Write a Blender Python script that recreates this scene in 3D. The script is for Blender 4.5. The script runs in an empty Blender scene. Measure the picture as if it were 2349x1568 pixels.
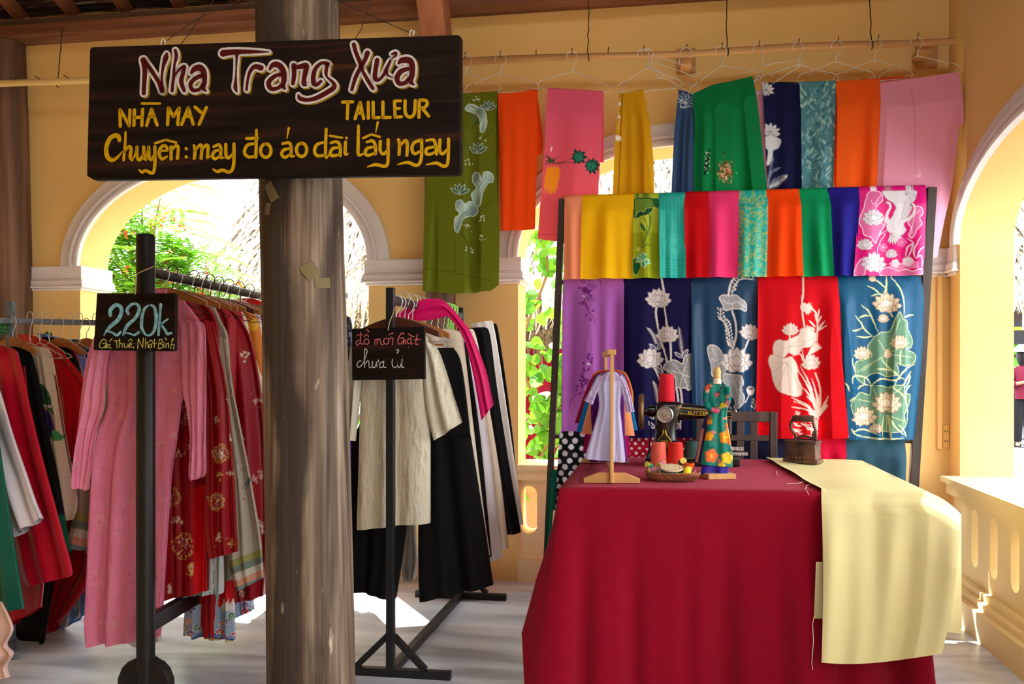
import bpy, bmesh, math, random
import numpy as np
from mathutils import Vector, Matrix, noise
random.seed(7); RNG = np.random.default_rng(7)
SC = bpy.context.scene
COL = SC.collection

# ------------------------------------------------------------------ camera
W, H, F, HZ, CH = 2349, 1568, 2050.0, 840.0, 1.3
TH = math.radians(9.4); CS, SN = math.cos(TH), math.sin(TH)
cam = bpy.data.objects.new('camera', bpy.data.cameras.new('camera')); COL.objects.link(cam)
cam.location = (0, 0, CH); cam.rotation_euler = (math.pi / 2, 0, TH)
cam.data.sensor_width = 36.0; cam.data.lens = F / W * 36.0
cam.data.shift_y = (HZ - H / 2) / W; cam.data.clip_start = 0.05; cam.data.clip_end = 200
SC.camera = cam

# ------------------------------------------------------------------ light
SC.view_settings.view_transform = 'Standard'; SC.view_settings.look = 'None'
SC.view_settings.gamma = 1.0; SC.view_settings.use_curve_mapping = False
SC.view_settings.exposure = 0.16
world = bpy.data.worlds.new('sky'); SC.world = world; world.use_nodes = True
_bg = world.node_tree.nodes['Background']
_bg.inputs['Color'].default_value = (0.93, 0.97, 1.0, 1); _bg.inputs['Strength'].default_value = 6.6
def sun_lamp():
    l = bpy.data.lights.new('sun', 'SUN'); l.energy = 34.0; l.angle = math.radians(0.8); l.color = (1, .95, .86)
    o = bpy.data.objects.new('sun', l); COL.objects.link(o)
    d = Vector((0.42, -0.62, -1.15))       # the way the light travels
    o.rotation_euler = d.to_track_quat('-Z', 'Y').to_euler()
    o.location = (-4, 9, 8)
sun_lamp()
def daylight(name, loc, target, sx, sy, power, colour=(1, .97, .93)):
    l = bpy.data.lights.new(name, 'AREA'); l.shape = 'RECTANGLE'; l.size = sx; l.size_y = sy
    l.energy = power; l.color = colour
    o = bpy.data.objects.new(name, l); COL.objects.link(o); o.location = loc
    o.rotation_euler = (Vector(target) - Vector(loc)).to_track_quat('-Z', 'Y').to_euler()

# ------------------------------------------------------------------ pixels of the photograph -> points in the room
def ray(px, py):
    u = (px - W / 2) / F; v = (HZ - py) / F
    return -SN + u * CS, CS + u * SN, v
def on_y(px, py, Y):
    a, b, c = ray(px, py); t = Y / b
    return Vector((a * t, Y, CH + c * t))
def on_x(px, py, X):
    a, b, c = ray(px, py); t = X / a
    return Vector((X, b * t, CH + c * t))
def on_z(px, py, Z):
    a, b, c = ray(px, py); t = (Z - CH) / c
    return Vector((a * t, b * t, Z))
def on_plane(px, py, p0, n):
    a, b, c = ray(px, py); t = (p0[0] * n[0] + p0[1] * n[1]) / (a * n[0] + b * n[1])
    return Vector((a * t, b * t, CH + c * t))
def to_px(p):
    x = p[0] * CS + p[1] * SN; d = -p[0] * SN + p[1] * CS
    return W / 2 + F * x / d, HZ - F * (p[2] - CH) / d

# ------------------------------------------------------------------ colour and materials
def lin(c):
    c = np.asarray(c, float) / 255.0
    return np.where(c <= .04045, c / 12.92, ((c + .055) / 1.055) ** 2.4)
def L4(c): return tuple(lin(c)) + (1.0,)
_mats = {}
def mat(name, rgb, rough=.6, metal=0.0, spec=.4, bump=0.0, bscale=40, vary=0.0, vscale=6, stretch=None,
        dark=None, sheen=0.0, transl=0.0):
    if name in _mats: return _mats[name]
    m = bpy.data.materials.new(name); m.use_nodes = True; nt = m.node_tree; N = nt.nodes; K = nt.links
    b = N['Principled BSDF']; b.inputs['Base Color'].default_value = L4(rgb); b.inputs['Roughness'].default_value = rough
    b.inputs['Metallic'].default_value = metal; b.inputs['Specular IOR Level'].default_value = spec
    if sheen: b.inputs['Sheen Weight'].default_value = sheen
    if bump or vary:
        tc = N.new('ShaderNodeTexCoord'); mp = N.new('ShaderNodeMapping'); K.new(tc.outputs['Object'], mp.inputs['Vector'])
        if stretch: mp.inputs['Scale'].default_value = stretch
    if vary:
        n = N.new('ShaderNodeTexNoise'); n.inputs['Scale'].default_value = vscale; n.inputs['Detail'].default_value = 6
        K.new(mp.outputs[0], n.inputs['Vector'])
        r = N.new('ShaderNodeValToRGB'); r.color_ramp.elements[0].position = .32; r.color_ramp.elements[1].position = .68
        d = dark if dark is not None else [max(0, v * (1 - vary)) for v in rgb]
        r.color_ramp.elements[0].color = L4(d); r.color_ramp.elements[1].color = L4(rgb)
        K.new(n.outputs['Fac'], r.inputs['Fac']); K.new(r.outputs['Color'], b.inputs['Base Color'])
    if bump:
        n2 = N.new('ShaderNodeTexNoise'); n2.inputs['Scale'].default_value = bscale; n2.inputs['Detail'].default_value = 4
        K.new(mp.outputs[0], n2.inputs['Vector'])
        bp = N.new('ShaderNodeBump'); bp.inputs['Strength'].default_value = bump; bp.inputs['Distance'].default_value = .01
        K.new(n2.outputs['Fac'], bp.inputs['Height']); K.new(bp.outputs['Normal'], b.inputs['Normal'])
    if transl:
        out = N['Material Output']; t = N.new('ShaderNodeBsdfTranslucent'); mx = N.new('ShaderNodeMixShader')
        t.inputs['Color'].default_value = L4(rgb); mx.inputs['Fac'].default_value = transl
        K.new(b.outputs[0], mx.inputs[1]); K.new(t.outputs[0], mx.inputs[2]); K.new(mx.outputs[0], out.inputs['Surface'])
    _mats[name] = m
    return m
def cloth_mat(name, rough=.75, sheen=0.0, weave=.15, spec=.12, wscale=700, wrinkle=0.0, transl=0.0, stint=(1, 1, 1)):
    """dyed and painted cloth: its dye is carried by the mesh as a colour attribute"""
    if name in _mats: return _mats[name]
    m = bpy.data.materials.new(name); m.use_nodes = True; nt = m.node_tree; N = nt.nodes; K = nt.links
    b = N['Principled BSDF']; b.inputs['Roughness'].default_value = rough; b.inputs['Specular IOR Level'].default_value = spec
    b.inputs['Sheen Weight'].default_value = sheen; b.inputs['Sheen Tint'].default_value = (*stint, 1)
    a = N.new('ShaderNodeAttribute'); a.attribute_name = 'dye'; K.new(a.outputs['Color'], b.inputs['Base Color'])
    tc = N.new('ShaderNodeTexCoord')
    n = N.new('ShaderNodeTexNoise'); n.inputs['Scale'].default_value = wscale; K.new(tc.outputs['Object'], n.inputs['Vector'])
    bp = N.new('ShaderNodeBump'); bp.inputs['Strength'].default_value = weave; bp.inputs['Distance'].default_value = .002
    K.new(n.outputs['Fac'], bp.inputs['Height'])
    last = bp
    if wrinkle:
        mp = N.new('ShaderNodeMapping'); mp.inputs['Scale'].default_value = (1, 1, .35); K.new(tc.outputs['Object'], mp.inputs['Vector'])
        n3 = N.new('ShaderNodeTexNoise'); n3.inputs['Scale'].default_value = 22; n3.inputs['Detail'].default_value = 3
        K.new(mp.outputs[0], n3.inputs['Vector'])
        b3 = N.new('ShaderNodeBump'); b3.inputs['Strength'].default_value = wrinkle; b3.inputs['Distance'].default_value = .03
        K.new(n3.outputs['Fac'], b3.inputs['Height']); K.new(bp.outputs['Normal'], b3.inputs['Normal']); last = b3
    K.new(last.outputs['Normal'], b.inputs['Normal'])
    if transl:
        out = N['Material Output']; t = N.new('ShaderNodeBsdfTranslucent'); mx = N.new('ShaderNodeMixShader')
        K.new(a.outputs['Color'], t.inputs['Color']); mx.inputs['Fac'].default_value = transl
        K.new(b.outputs[0], mx.inputs[1]); K.new(t.outputs[0], mx.inputs[2]); K.new(mx.outputs[0], out.inputs['Surface'])
    _mats[name] = m
    return m
COTTON = cloth_mat('cotton_cloth', transl=.08)
SATIN = cloth_mat('satin_cloth', rough=.45, sheen=.0, weave=.05, spec=.25, wrinkle=.12)
LINEN = cloth_mat('linen_cloth', rough=.85, weave=.3, wscale=320, wrinkle=.25)
CRUMPLED = cloth_mat('crumpled_silk', rough=.45, weave=.05, spec=.45, wrinkle=.75)

# ------------------------------------------------------------------ objects
def tag(o, label=None, cat=None, group=None, kind=None):
    if label: o['label'] = label
    if cat: o['category'] = cat
    if group: o['group'] = group
    if kind: o['kind'] = kind
    return o
def empty(name, loc=(0, 0, 0), label=None, cat=None, group=None, kind=None):
    o = bpy.data.objects.new(name, None); COL.objects.link(o); o.location = loc; o.empty_display_size = .05
    return tag(o, label, cat, group, kind)
def put(name, me, material=None, parent=None, smooth=True):
    """links a mesh (world coordinates) as one object; under a parent it is moved to the parent's space"""
    if material is not None:
        for m in (material if isinstance(material, (list, tuple)) else [material]): me.materials.append(m)
    if smooth: me.polygons.foreach_set('use_smooth', np.ones(len(me.polygons), bool))
    o = bpy.data.objects.new(name, me); COL.objects.link(o)
    if parent is not None:
        root = parent
        off = Vector((0, 0, 0))
        while root is not None:
            off += root.location; root = root.parent
        me.transform(Matrix.Translation(-off)); o.parent = parent
    else:
        v = np.empty(len(me.vertices) * 3); me.vertices.foreach_get('co', v); v = v.reshape(-1, 3)
        c = Vector(((v[:, 0].min() + v[:, 0].max()) / 2, (v[:, 1].min() + v[:, 1].max()) / 2, v[:, 2].min()))
        me.transform(Matrix.Translation(-c)); o.location = c
    me.update()
    return o
class MB:
    """collects shapes into one mesh"""
    def __init__(s): s.v = []; s.f = []; s.mi = []
    def add(s, vs, fs, mi=0):
        k = len(s.v); s.v += [tuple(v) for v in vs]; s.f += [tuple(i + k for i in f) for f in fs]; s.mi += [mi] * len(fs)
        return s
    def box(s, lo, hi, mi=0, M=None):
        x0, y0, z0 = lo; x1, y1, z1 = hi
        vs = [Vector(p) for p in ((x0, y0, z0), (x1, y0, z0), (x1, y1, z0), (x0, y1, z0), (x0, y0, z1), (x1, y0, z1), (x1, y1, z1), (x0, y1, z1))]
        if M is not None: vs = [M @ v for v in vs]
        return s.add(vs, [(0, 3, 2, 1), (4, 5, 6, 7), (0, 1, 5, 4), (1, 2, 6, 5), (2, 3, 7, 6), (3, 0, 4, 7)], mi)
    def bar(s, a, b, w, h, up=(0, 0, 1), mi=0):
        a, b = Vector(a), Vector(b); d = (b - a).normalized(); up = Vector(up)
        if abs(d.dot(up)) > .98: up = Vector((0, 1, 0))
        r = d.cross(up).normalized() * w / 2; u = r.cross(d).normalized() * h / 2
        vs = [a - r - u, a + r - u, a + r + u, a - r + u, b - r - u, b + r - u, b + r + u, b - r + u]
        return s.add(vs, [(0, 3, 2, 1), (4, 5, 6, 7), (0, 1, 5, 4), (1, 2, 6, 5), (2, 3, 7, 6), (3, 0, 4, 7)], mi)
    def tube(s, pts, r, n=8, cap=True, mi=0, flat=None):
        pts = [Vector(p) for p in pts]; rr = r if isinstance(r, (list, tuple, np.ndarray)) else [r] * len(pts)
        k = len(s.v); d0 = (pts[1] - pts[0]).normalized()
        ref = Vector((0, 0, 1)) if abs(d0.z) < .9 else Vector((1, 0, 0))
        u = d0.cross(ref).normalized()
        vs = []
        for i, p in enumerate(pts):
            d = (pts[min(i + 1, len(pts) - 1)] - pts[max(i - 1, 0)])
            d = d.normalized() if d.length > 1e-9 else d0
            u = (u - d * u.dot(d)); u = u.normalized() if u.length > 1e-6 else d.orthogonal().normalized()
            w = d.cross(u)
            for j in range(n):
                a = 2 * math.pi * j / n
                vs.append(p + (u * math.cos(a) + w * math.sin(a) * (flat or 1)) * rr[i])
        fs = [(i * n + j, i * n + (j + 1) % n, (i + 1) * n + (j + 1) % n, (i + 1) * n + j) for i in range(len(pts) - 1) for j in range(n)]
        if cap: fs += [tuple(range(n))[::-1], tuple((len(pts) - 1) * n + j for j in range(n))]
        return s.add(vs, fs, mi)
    def lathe(s, prof, c, n=24, axis=None, mi=0, cap=True):
        """prof: (radius, height) pairs along axis from c"""
        ax = Vector(axis or (0, 0, 1)).normalized(); u = ax.orthogonal().normalized(); w = ax.cross(u); c = Vector(c)
        vs = [c + ax * h + (u * math.cos(2 * math.pi * j / n) + w * math.sin(2 * math.pi * j / n)) * r for r, h in prof for j in range(n)]
        fs = [(i * n + j, i * n + (j + 1) % n, (i + 1) * n + (j + 1) % n, (i + 1) * n + j) for i in range(len(prof) - 1) for j in range(n)]
        if cap: fs += [tuple(range(n))[::-1], tuple((len(prof) - 1) * n + j for j in range(n))]
        return s.add(vs, fs, mi)
    def prism(s, pts, d, mi=0):
        """pts: planar polygon in space, d: extrusion vector"""
        pts = [Vector(p) for p in pts]; d = Vector(d); n = len(pts)
        vs = pts + [p + d for p in pts]
        return s.add(vs, [tuple(range(n))[::-1], tuple(range(n, 2 * n))] + [(i, (i + 1) % n, (i + 1) % n + n, i + n) for i in range(n)], mi)
    def mesh(s, name='m'):
        me = bpy.data.meshes.new(name); me.from_pydata(s.v, [], s.f)
        if any(s.mi): me.polygons.foreach_set('material_index', s.mi)
        me.update(); return me
    def build(s, name, material, parent=None, smooth=False, bevel=0.0, fix=True, auto=True):
        me = s.mesh(name)
        if fix:
            bm = bmesh.new(); bm.from_mesh(me); bmesh.ops.recalc_face_normals(bm, faces=bm.faces[:]); bm.to_mesh(me); bm.free()
        o = put(name, me, material, parent, smooth)
        if bevel:
            b = o.modifiers.new('bevel', 'BEVEL'); b.width = bevel; b.segments = 2; b.limit_method = 'ANGLE'
        if smooth and auto:
            try: me.set_sharp_from_angle(angle=math.radians(45))
            except Exception: pass
        return o
def cr(pts, n=6, closed=False):
    """Catmull-Rom curve through the points (any dimension)"""
    P = [np.asarray(p, float) for p in pts]; out = []
    m = len(P)
    for i in range(m if closed else m - 1):
        if closed: a, b, c, d = P[(i - 1) % m], P[i], P[(i + 1) % m], P[(i + 2) % m]
        else: a, b, c, d = P[max(i - 1, 0)], P[i], P[i + 1], P[min(i + 2, m - 1)]
        for k in range(n):
            t = k / n
            out.append(.5 * ((2 * b) + (c - a) * t + (2 * a - 5 * b + 4 * c - d) * t * t + (-a + 3 * b - 3 * c + d) * t ** 3))
    if not closed: out.append(P[-1])
    return out
def interp(nodes, t):
    k = [n[0] for n in nodes]; v = [n[1] for n in nodes]
    return np.interp(t, k, v)
# ================================================================== the building
YELLOW = mat('ochre_limewash', (236, 200, 132), rough=.85, spec=.12, vary=.10, vscale=1.3, dark=(229, 189, 116), bump=.08, bscale=30)
WHITE = mat('white_limewash', (232, 224, 222), rough=.8, spec=.2, vary=.06, vscale=4)
PALE = mat('parapet_pale_ochre', (242, 218, 164), rough=.85, spec=.12, vary=.06, vscale=1.6, bump=.06, bscale=30)  # paler tint of the wall ochre, used on the parapets
def floor_mat():
    m = bpy.data.materials.new('polished_cement'); m.use_nodes = True; nt = m.node_tree; N = nt.nodes; K = nt.links
    b = N['Principled BSDF']; b.inputs['Roughness'].default_value = .33; b.inputs['Specular IOR Level'].default_value = .45
    tc = N.new('ShaderNodeTexCoord'); mp = N.new('ShaderNodeMapping'); K.new(tc.outputs['Object'], mp.inputs['Vector'])
    mp.inputs['Rotation'].default_value = (0, 0, .45); mp.inputs['Scale'].default_value = (.55, 2.1, 1)
    n = N.new('ShaderNodeTexNoise'); n.inputs['Scale'].default_value = 1.5; n.inputs['Detail'].default_value = 9; n.inputs['Distortion'].default_value = 1.6
    K.new(mp.outputs[0], n.inputs['Vector'])
    r = N.new('ShaderNodeValToRGB'); e = r.color_ramp.elements
    e[0].position = .30; e[0].color = L4((132, 140, 152)); e[1].position = .62; e[1].color = L4((222, 228, 238))
    x = r.color_ramp.elements.new(.44); x.color = L4((184, 192, 206)); x = r.color_ramp.elements.new(.52); x.color = L4((206, 213, 224))
    K.new(n.outputs['Fac'], r.inputs['Fac'])
    n2 = N.new('ShaderNodeTexNoise'); n2.inputs['Scale'].default_value = .8; n2.inputs['Detail'].default_value = 5; K.new(mp.outputs[0], n2.inputs['Vector'])
    r2 = N.new('ShaderNodeValToRGB'); r2.color_ramp.elements[0].position = .56; r2.color_ramp.elements[0].color = (0, 0, 0, 1)
    r2.color_ramp.elements[1].position = .72; r2.color_ramp.elements[1].color = (.5, .5, .5, 1); K.new(n2.outputs['Fac'], r2.inputs['Fac'])
    mx = N.new('ShaderNodeMix'); mx.data_type = 'RGBA'; K.new(r2.outputs['Color'], mx.inputs['Factor']); K.new(r.outputs['Color'], mx.inputs[6])
    mx.inputs[7].default_value = L4((176, 150, 128)); K.new(mx.outputs[2], b.inputs['Base Color'])
    return m
MB().box((-5.4, -5.3, -.12), (1.9, 5.66, 0)).build('floor', floor_mat()).__setitem__('kind', 'structure')

ZS = 1.96            # springing line
def arch_fn(c, a, b): return lambda x: ZS + b * math.sqrt(max(0.0, 1 - ((x - c) / a) ** 2))
def arched_wall(name, lo, hi, zt, openings, place, sill):
    """openings: (centre, half width, rise). place(u, w, z): u along the wall, w = 0 inside face, 1 outside face"""
    cuts = [lo]
    mb = MB()
    def quad(a, b, c, d): mb.add([a, b, c, d], [(0, 1, 2, 3)])
    def column(u0, u1, z00, z01, z1):
        for w in (0, 1):
            quad(place(u0, w, z00), place(u1, w, z01), place(u1, w, z1), place(u0, w, z1))
    u = lo
    for (c, a, b) in openings:
        column(u, c - a, 0, 0, zt)
        f = arch_fn(c, a, b); n = 56
        us = [c - a * math.cos(math.pi * k / n) for k in range(n + 1)]
        for k in range(n):
            z0, z1 = f(us[k]), f(us[k + 1])
            column(us[k], us[k + 1], z0, z1, zt)
            quad(place(us[k], 0, z0), place(us[k], 1, z0), place(us[k + 1], 1, z1), place(us[k + 1], 0, z1))
        for s in (-1, 1):
            quad(place(c + s * a, 0, 0), place(c + s * a, 1, 0), place(c + s * a, 1, ZS), place(c + s * a, 0, ZS))
        u = c + a
    column(u, hi, 0, 0, zt)
    for uu in (lo, hi): quad(place(uu, 0, 0), place(uu, 1, 0), place(uu, 1, zt), place(uu, 0, zt))
    quad(place(lo, 0, zt), place(hi, 0, zt), place(hi, 1, zt), place(lo, 1, zt))
    o = mb.build(name, YELLOW, smooth=False); o['kind'] = 'structure'
    return o
def archivolt(name, c, a, b, place, s=1):
    prof = [(0, 0), (0, .034), (.012, .040), (.028, .036), (.034, .022), (.040, .022), (.046, .034), (.060, .036), (.068, .020), (.074, .016), (.135, .016), (.140, 0)]
    n = 64; vs = []; fs = []
    for k in range(n + 1):
        t = math.pi * k / n
        for r, q in prof:
            vs.append(place(c - (a + r) * math.cos(t), -q * s, ZS + (b + r) * math.sin(t)))
    m = len(prof)
    for k in range(n):
        for j in range(m - 1): fs.append((k * m + j, k * m + j + 1, (k + 1) * m + j + 1, (k + 1) * m + j))
    fs += [tuple(range(m)), tuple(range(n * m, n * m + m))[::-1]]
    o = MB().add(vs, fs).build(name, WHITE, smooth=True); o['kind'] = 'structure'
def impost(name, boxes):
    """boxes: plan rectangles (x0, y0, x1, y1) of the pier; the moulding runs round them"""
    mb = MB()
    for (x0, y0, x1, y1) in boxes:
        for z0, z1, q in ((ZS - .082, ZS + .002, .022), (ZS - .092, ZS - .082, .028), (ZS - .128, ZS - .092, .034), (ZS - .142, ZS - .128, .042), (ZS - .158, ZS - .142, .018)):
            mb.box((x0 - q, y0 - q, z0), (x1 + q, y1 + q, z1))
    o = mb.build(name, WHITE, bevel=.006); o['kind'] = 'structure'
YW, TW = 5.35, .30
pb = lambda u, w, z: Vector((u, YW + (TW * w if w >= 0 else w), z))
A1, A2 = (-2.782, .99, .635), (.142, .99, .635)
arched_wall('wall_back', -5.2, 1.9, 3.62, [A1, A2], pb, 0)
for i, A in enumerate((A1, A2)): archivolt('trim_%d' % (i + 1), *A, pb)
impost('trim_3', [(-4.6, YW, -3.772, YW + TW)])
impost('trim_4', [(-1.792, YW, -.848, YW + TW)])
XR, TR = 1.6, .27
pr = lambda u, w, z: Vector((XR + (TR * w if w >= 0 else w), u, z))
A3 = (4.02, 1.14, .46)
arched_wall('wall_right', -5.0, 5.36, 3.6, [(.9, 1.14, .46), A3], pr, 0)  # unseen near half, first arch included, added to cut light on the front
archivolt('trim_5', *A3, pr)
impost('trim_6', [(XR + .002, 5.215, XR + .05, YW), (1.132, YW, 1.7, YW + TW)])

def parapet(name, u0, u1, place, slots, plinth):
    """solid balustrade with upright slots; place(u, w, z): w metres from the inside face outwards"""
    mb = MB(); zc, zt = .615, .708; t0, t1 = .02, .20
    P = lambda u, w, z: place(u, w, z)
    def bx(ua, ub, wa, wb, za, zb):
        vs = [P(ua, wa, za), P(ub, wa, za), P(ub, wb, za), P(ua, wb, za), P(ua, wa, zb), P(ub, wa, zb), P(ub, wb, zb), P(ua, wb, zb)]
        mb.add(vs, [(0, 3, 2, 1), (4, 5, 6, 7), (0, 1, 5, 4), (1, 2, 6, 5), (2, 3, 7, 6), (3, 0, 4, 7)])
    bx(u0, u1, -.05, .29, zt - .028, zt); bx(u0, u1, -.02, .26, zc, zt - .028)
    bx(u0, u1, t0 - plinth - .03, t1 + .04, 0, .135); bx(u0, u1, t0 - plinth, t1 + .02, .135, .165); bx(u0, u1, t0 - plinth * .5, t1, .165, .2)
    z0, z1 = .2, zc; hw, sa, sb = .05, .285, .575
    edges = [u0] + [(slots[i] + slots[i + 1]) / 2 for i in range(len(slots) - 1)] + [u1]
    for i, c in enumerate(slots):
        ua, ub = edges[i], edges[i + 1]; n = 10
        hole = [(c + hw * math.cos(math.pi * k / n), sb - hw + hw * math.sin(math.pi * k / n)) for k in range(n + 1)] + \
               [(c - hw * math.cos(math.pi * k / n), sa + hw - hw * math.sin(math.pi * k / n)) for k in range(n + 1)]
        m = len(hole)
        rect = []
        for (x, z) in hole:   # the matching point on the rectangle round the slot
            dx, dz = x - c, z - (sa + sb) / 2
            rx = (ub - c) if dx > 0 else (c - ua); rz = (z1 - (sa + sb) / 2) if dz > 0 else ((sa + sb) / 2 - z0)
            k = min(rx / abs(dx) if abs(dx) > 1e-6 else 1e9, rz / abs(dz) if abs(dz) > 1e-6 else 1e9)
            rect.append((c + dx * k, (sa + sb) / 2 + dz * k))
        for (cx, cz) in ((ua, z0), (ub, z0), (ua, z1), (ub, z1)):
            k = min(range(m), key=lambda k: (rect[k][0] - cx) ** 2 + (rect[k][1] - cz) ** 2); rect[k] = (cx, cz)
        for w in (t0, t1):
            vs = [P(x, w, z) for x, z in hole] + [P(x, w, z) for x, z in rect]
            mb.add(vs, [(k, (k + 1) % m, (k + 1) % m + m, k + m) for k in range(m)])
        vs = [P(x, t0, z) for x, z in hole] + [P(x, t1, z) for x, z in hole]
        mb.add(vs, [(k, (k + 1) % m, (k + 1) % m + m, k + m) for k in range(m)])
    o = mb.build(name, PALE); o['kind'] = 'structure'
def slots_from(a, step, lo, hi):
    s = []; x = a
    while x < hi - .06: s.append(x); x += step
    return s
parapet('wall_back_parapet_left', -3.772, -1.792, lambda u, w, z: Vector((u, YW + w, z)), slots_from(-3.70, .26, 0, -1.792), .015)
parapet('wall_back_parapet_right', -.848, 1.132, lambda u, w, z: Vector((u, YW + w, z)), slots_from(-.785, .26, 0, 1.132), .015)
parapet('wall_right_parapet', 1.5, 5.16, lambda u, w, z: Vector((XR + w - .05, u, z)), slots_from(1.72, .26, 0, 5.0), .06)

# ------------------------------------------------------------------ timber
def wood(name, light, dark, rough=.6, grain=(1, 1, .06), scale=14, bump=.3):
    return mat(name, light, rough=rough, spec=.3, vary=1, dark=dark, vscale=scale, stretch=grain, bump=bump, bscale=scale * 2)
BROWN = wood('brown_timber', (148, 96, 68), (96, 56, 38), grain=(.08, 1, 1))
GREYWOOD = wood('weathered_timber', (112, 88, 72), (66, 48, 40), grain=(.08, 1, 1))
MB().box((-5.2, 5.19, 3.435), (1.9, 5.42, 3.515)).build('roof_beam', BROWN, bevel=.006)
tag(bpy.data.objects['roof_beam'], kind='structure')
MB().box((-5.2, 5.235, 3.515), (1.9, 5.42, 3.57)).build('wall_plate_beam', GREYWOOD, bevel=.006).__setitem__('kind', 'structure')
RAFT = wood('rafter_timber', (158, 98, 66), (104, 58, 38), grain=(1, .08, 1))
sl = .40
for k in range(19):
    x = -4.98 + .385 * k
    a = Vector((x, 5.42, 3.57 + .035)); b = Vector((x, .9, 3.57 + .035 + sl * (5.42 - .9)))
    o = MB().bar(a, b, .058, .075).build('rafter', RAFT, bevel=.004)
    if x < -2.2 or x > -1: tag(o, 'brown sloping rafter under the tiled roof', 'rafter', 'rafters under the tiles')
    else: tag(o, 'brown sloping rafter under the tiled roof', 'rafter', 'rafters under the tiles')
def tile_mat():
    m = bpy.data.materials.new('old_roof_tiles'); m.use_nodes = True; nt = m.node_tree; N = nt.nodes; K = nt.links
    b = N['Principled BSDF']; b.inputs['Roughness'].default_value = .8
    tc = N.new('ShaderNodeTexCoord')
    mp = N.new('ShaderNodeMapping'); mp.inputs['Scale'].default_value = (1, 1, 1); K.new(tc.outputs['Object'], mp.inputs['Vector'])
    br = N.new('ShaderNodeTexBrick'); br.inputs['Scale'].default_value = 1; br.inputs['Brick Width'].default_value = .32; br.inputs['Row Height'].default_value = .085
    br.inputs['Mortar Size'].default_value = .014; br.inputs['Color1'].default_value = L4((120, 78, 62)); br.inputs['Color2'].default_value = L4((74, 62, 58))
    br.inputs['Mortar'].default_value = L4((20, 16, 14)); K.new(mp.outputs[0], br.inputs['Vector'])
    mp2 = N.new('ShaderNodeMapping'); mp2.inputs['Scale'].default_value = (2.2, 16, 1); K.new(tc.outputs['Object'], mp2.inputs['Vector'])
    n = N.new('ShaderNodeTexNoise'); n.inputs['Scale'].default_value = 2.2; n.inputs['Detail'].default_value = 6; K.new(mp2.outputs[0], n.inputs['Vector'])
    r = N.new('ShaderNodeValToRGB'); e = r.color_ramp.elements; e[0].position = .36; e[0].color = L4((40, 34, 32)); e[1].position = .68; e[1].color = L4((196, 182, 168))
    x = e.new(.52); x.color = L4((120, 92, 78)); K.new(n.outputs['Fac'], r.inputs['Fac'])
    mx = N.new('ShaderNodeMix'); mx.data_type = 'RGBA'; mx.blend_type = 'MULTIPLY'; mx.inputs['Factor'].default_value = .75
    K.new(r.outputs['Color'], mx.inputs[6]); K.new(br.outputs['Color'], mx.inputs[7])
    mx2 = N.new('ShaderNodeMix'); mx2.data_type = 'RGBA'; mx2.inputs['Factor'].default_value = .45
    K.new(mx.outputs[2], mx2.inputs[6]); K.new(r.outputs['Color'], mx2.inputs[7]); K.new(mx2.outputs[2], b.inputs['Base Color'])
    return m
mb = MB()
y, z = 5.9, 3.57 + .108 - .48 * sl
while y > .9:           # overlapping courses of tiles
    mb.bar((-5.2, y, z + .012), (1.9, y, z + .012), .10, .016, up=(0, -sl * .55, 1))
    y -= .085; z += .085 * sl
mb.add([(-5.2, 5.95, 3.43), (1.9, 5.95, 3.43), (1.9, .9, 3.43 + 5.05 * sl), (-5.2, .9, 3.43 + 5.05 * sl)], [(0, 1, 2, 3)])
for i in range(4): mb.v[-4 + i] = (mb.v[-4 + i][0], mb.v[-4 + i][1], mb.v[-4 + i][2] + .08)
mb.add([(-5.4, -.75, 5.5), (2.2, -.75, 5.5), (2.2, -5.3, 3.6), (-5.4, -5.3, 3.6)], [(0, 1, 2, 3)])  # unseen slab added behind the camera, leaving a gap for overhead light
mb.add([(-5.4, -.8, 5.5), (-1.3, -.8, 5.5), (-1.3, .95, 5.5), (-5.4, .95, 5.5)], [(0, 1, 2, 3)])  # unseen slab added over the left of the gap to darken that side
mb.build('ceiling', tile_mat())['kind'] = 'structure'
MB().box((-5.4, -5.3, 0), (2.2, -5.0, 3.6)).build('wall_front_light_block', YELLOW)['kind'] = 'structure'  # unseen wall added behind the camera to shut out front light
MB().box((1.6, -5.0, 3.6), (1.9, 5.0, 5.6)).build('wall_right_gable', YELLOW)['kind'] = 'structure'
MB().add([(-5.2, -5.0, 0), (-5.2, 5.6, 0), (-5.2, 5.6, 3.6), (-5.2, .9, 5.5), (-5.2, -.75, 5.5), (-5.2, -5.0, 3.6)], [(0, 1, 2, 3, 4, 5)]).build('wall_left', YELLOW)['kind'] = 'structure'

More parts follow.
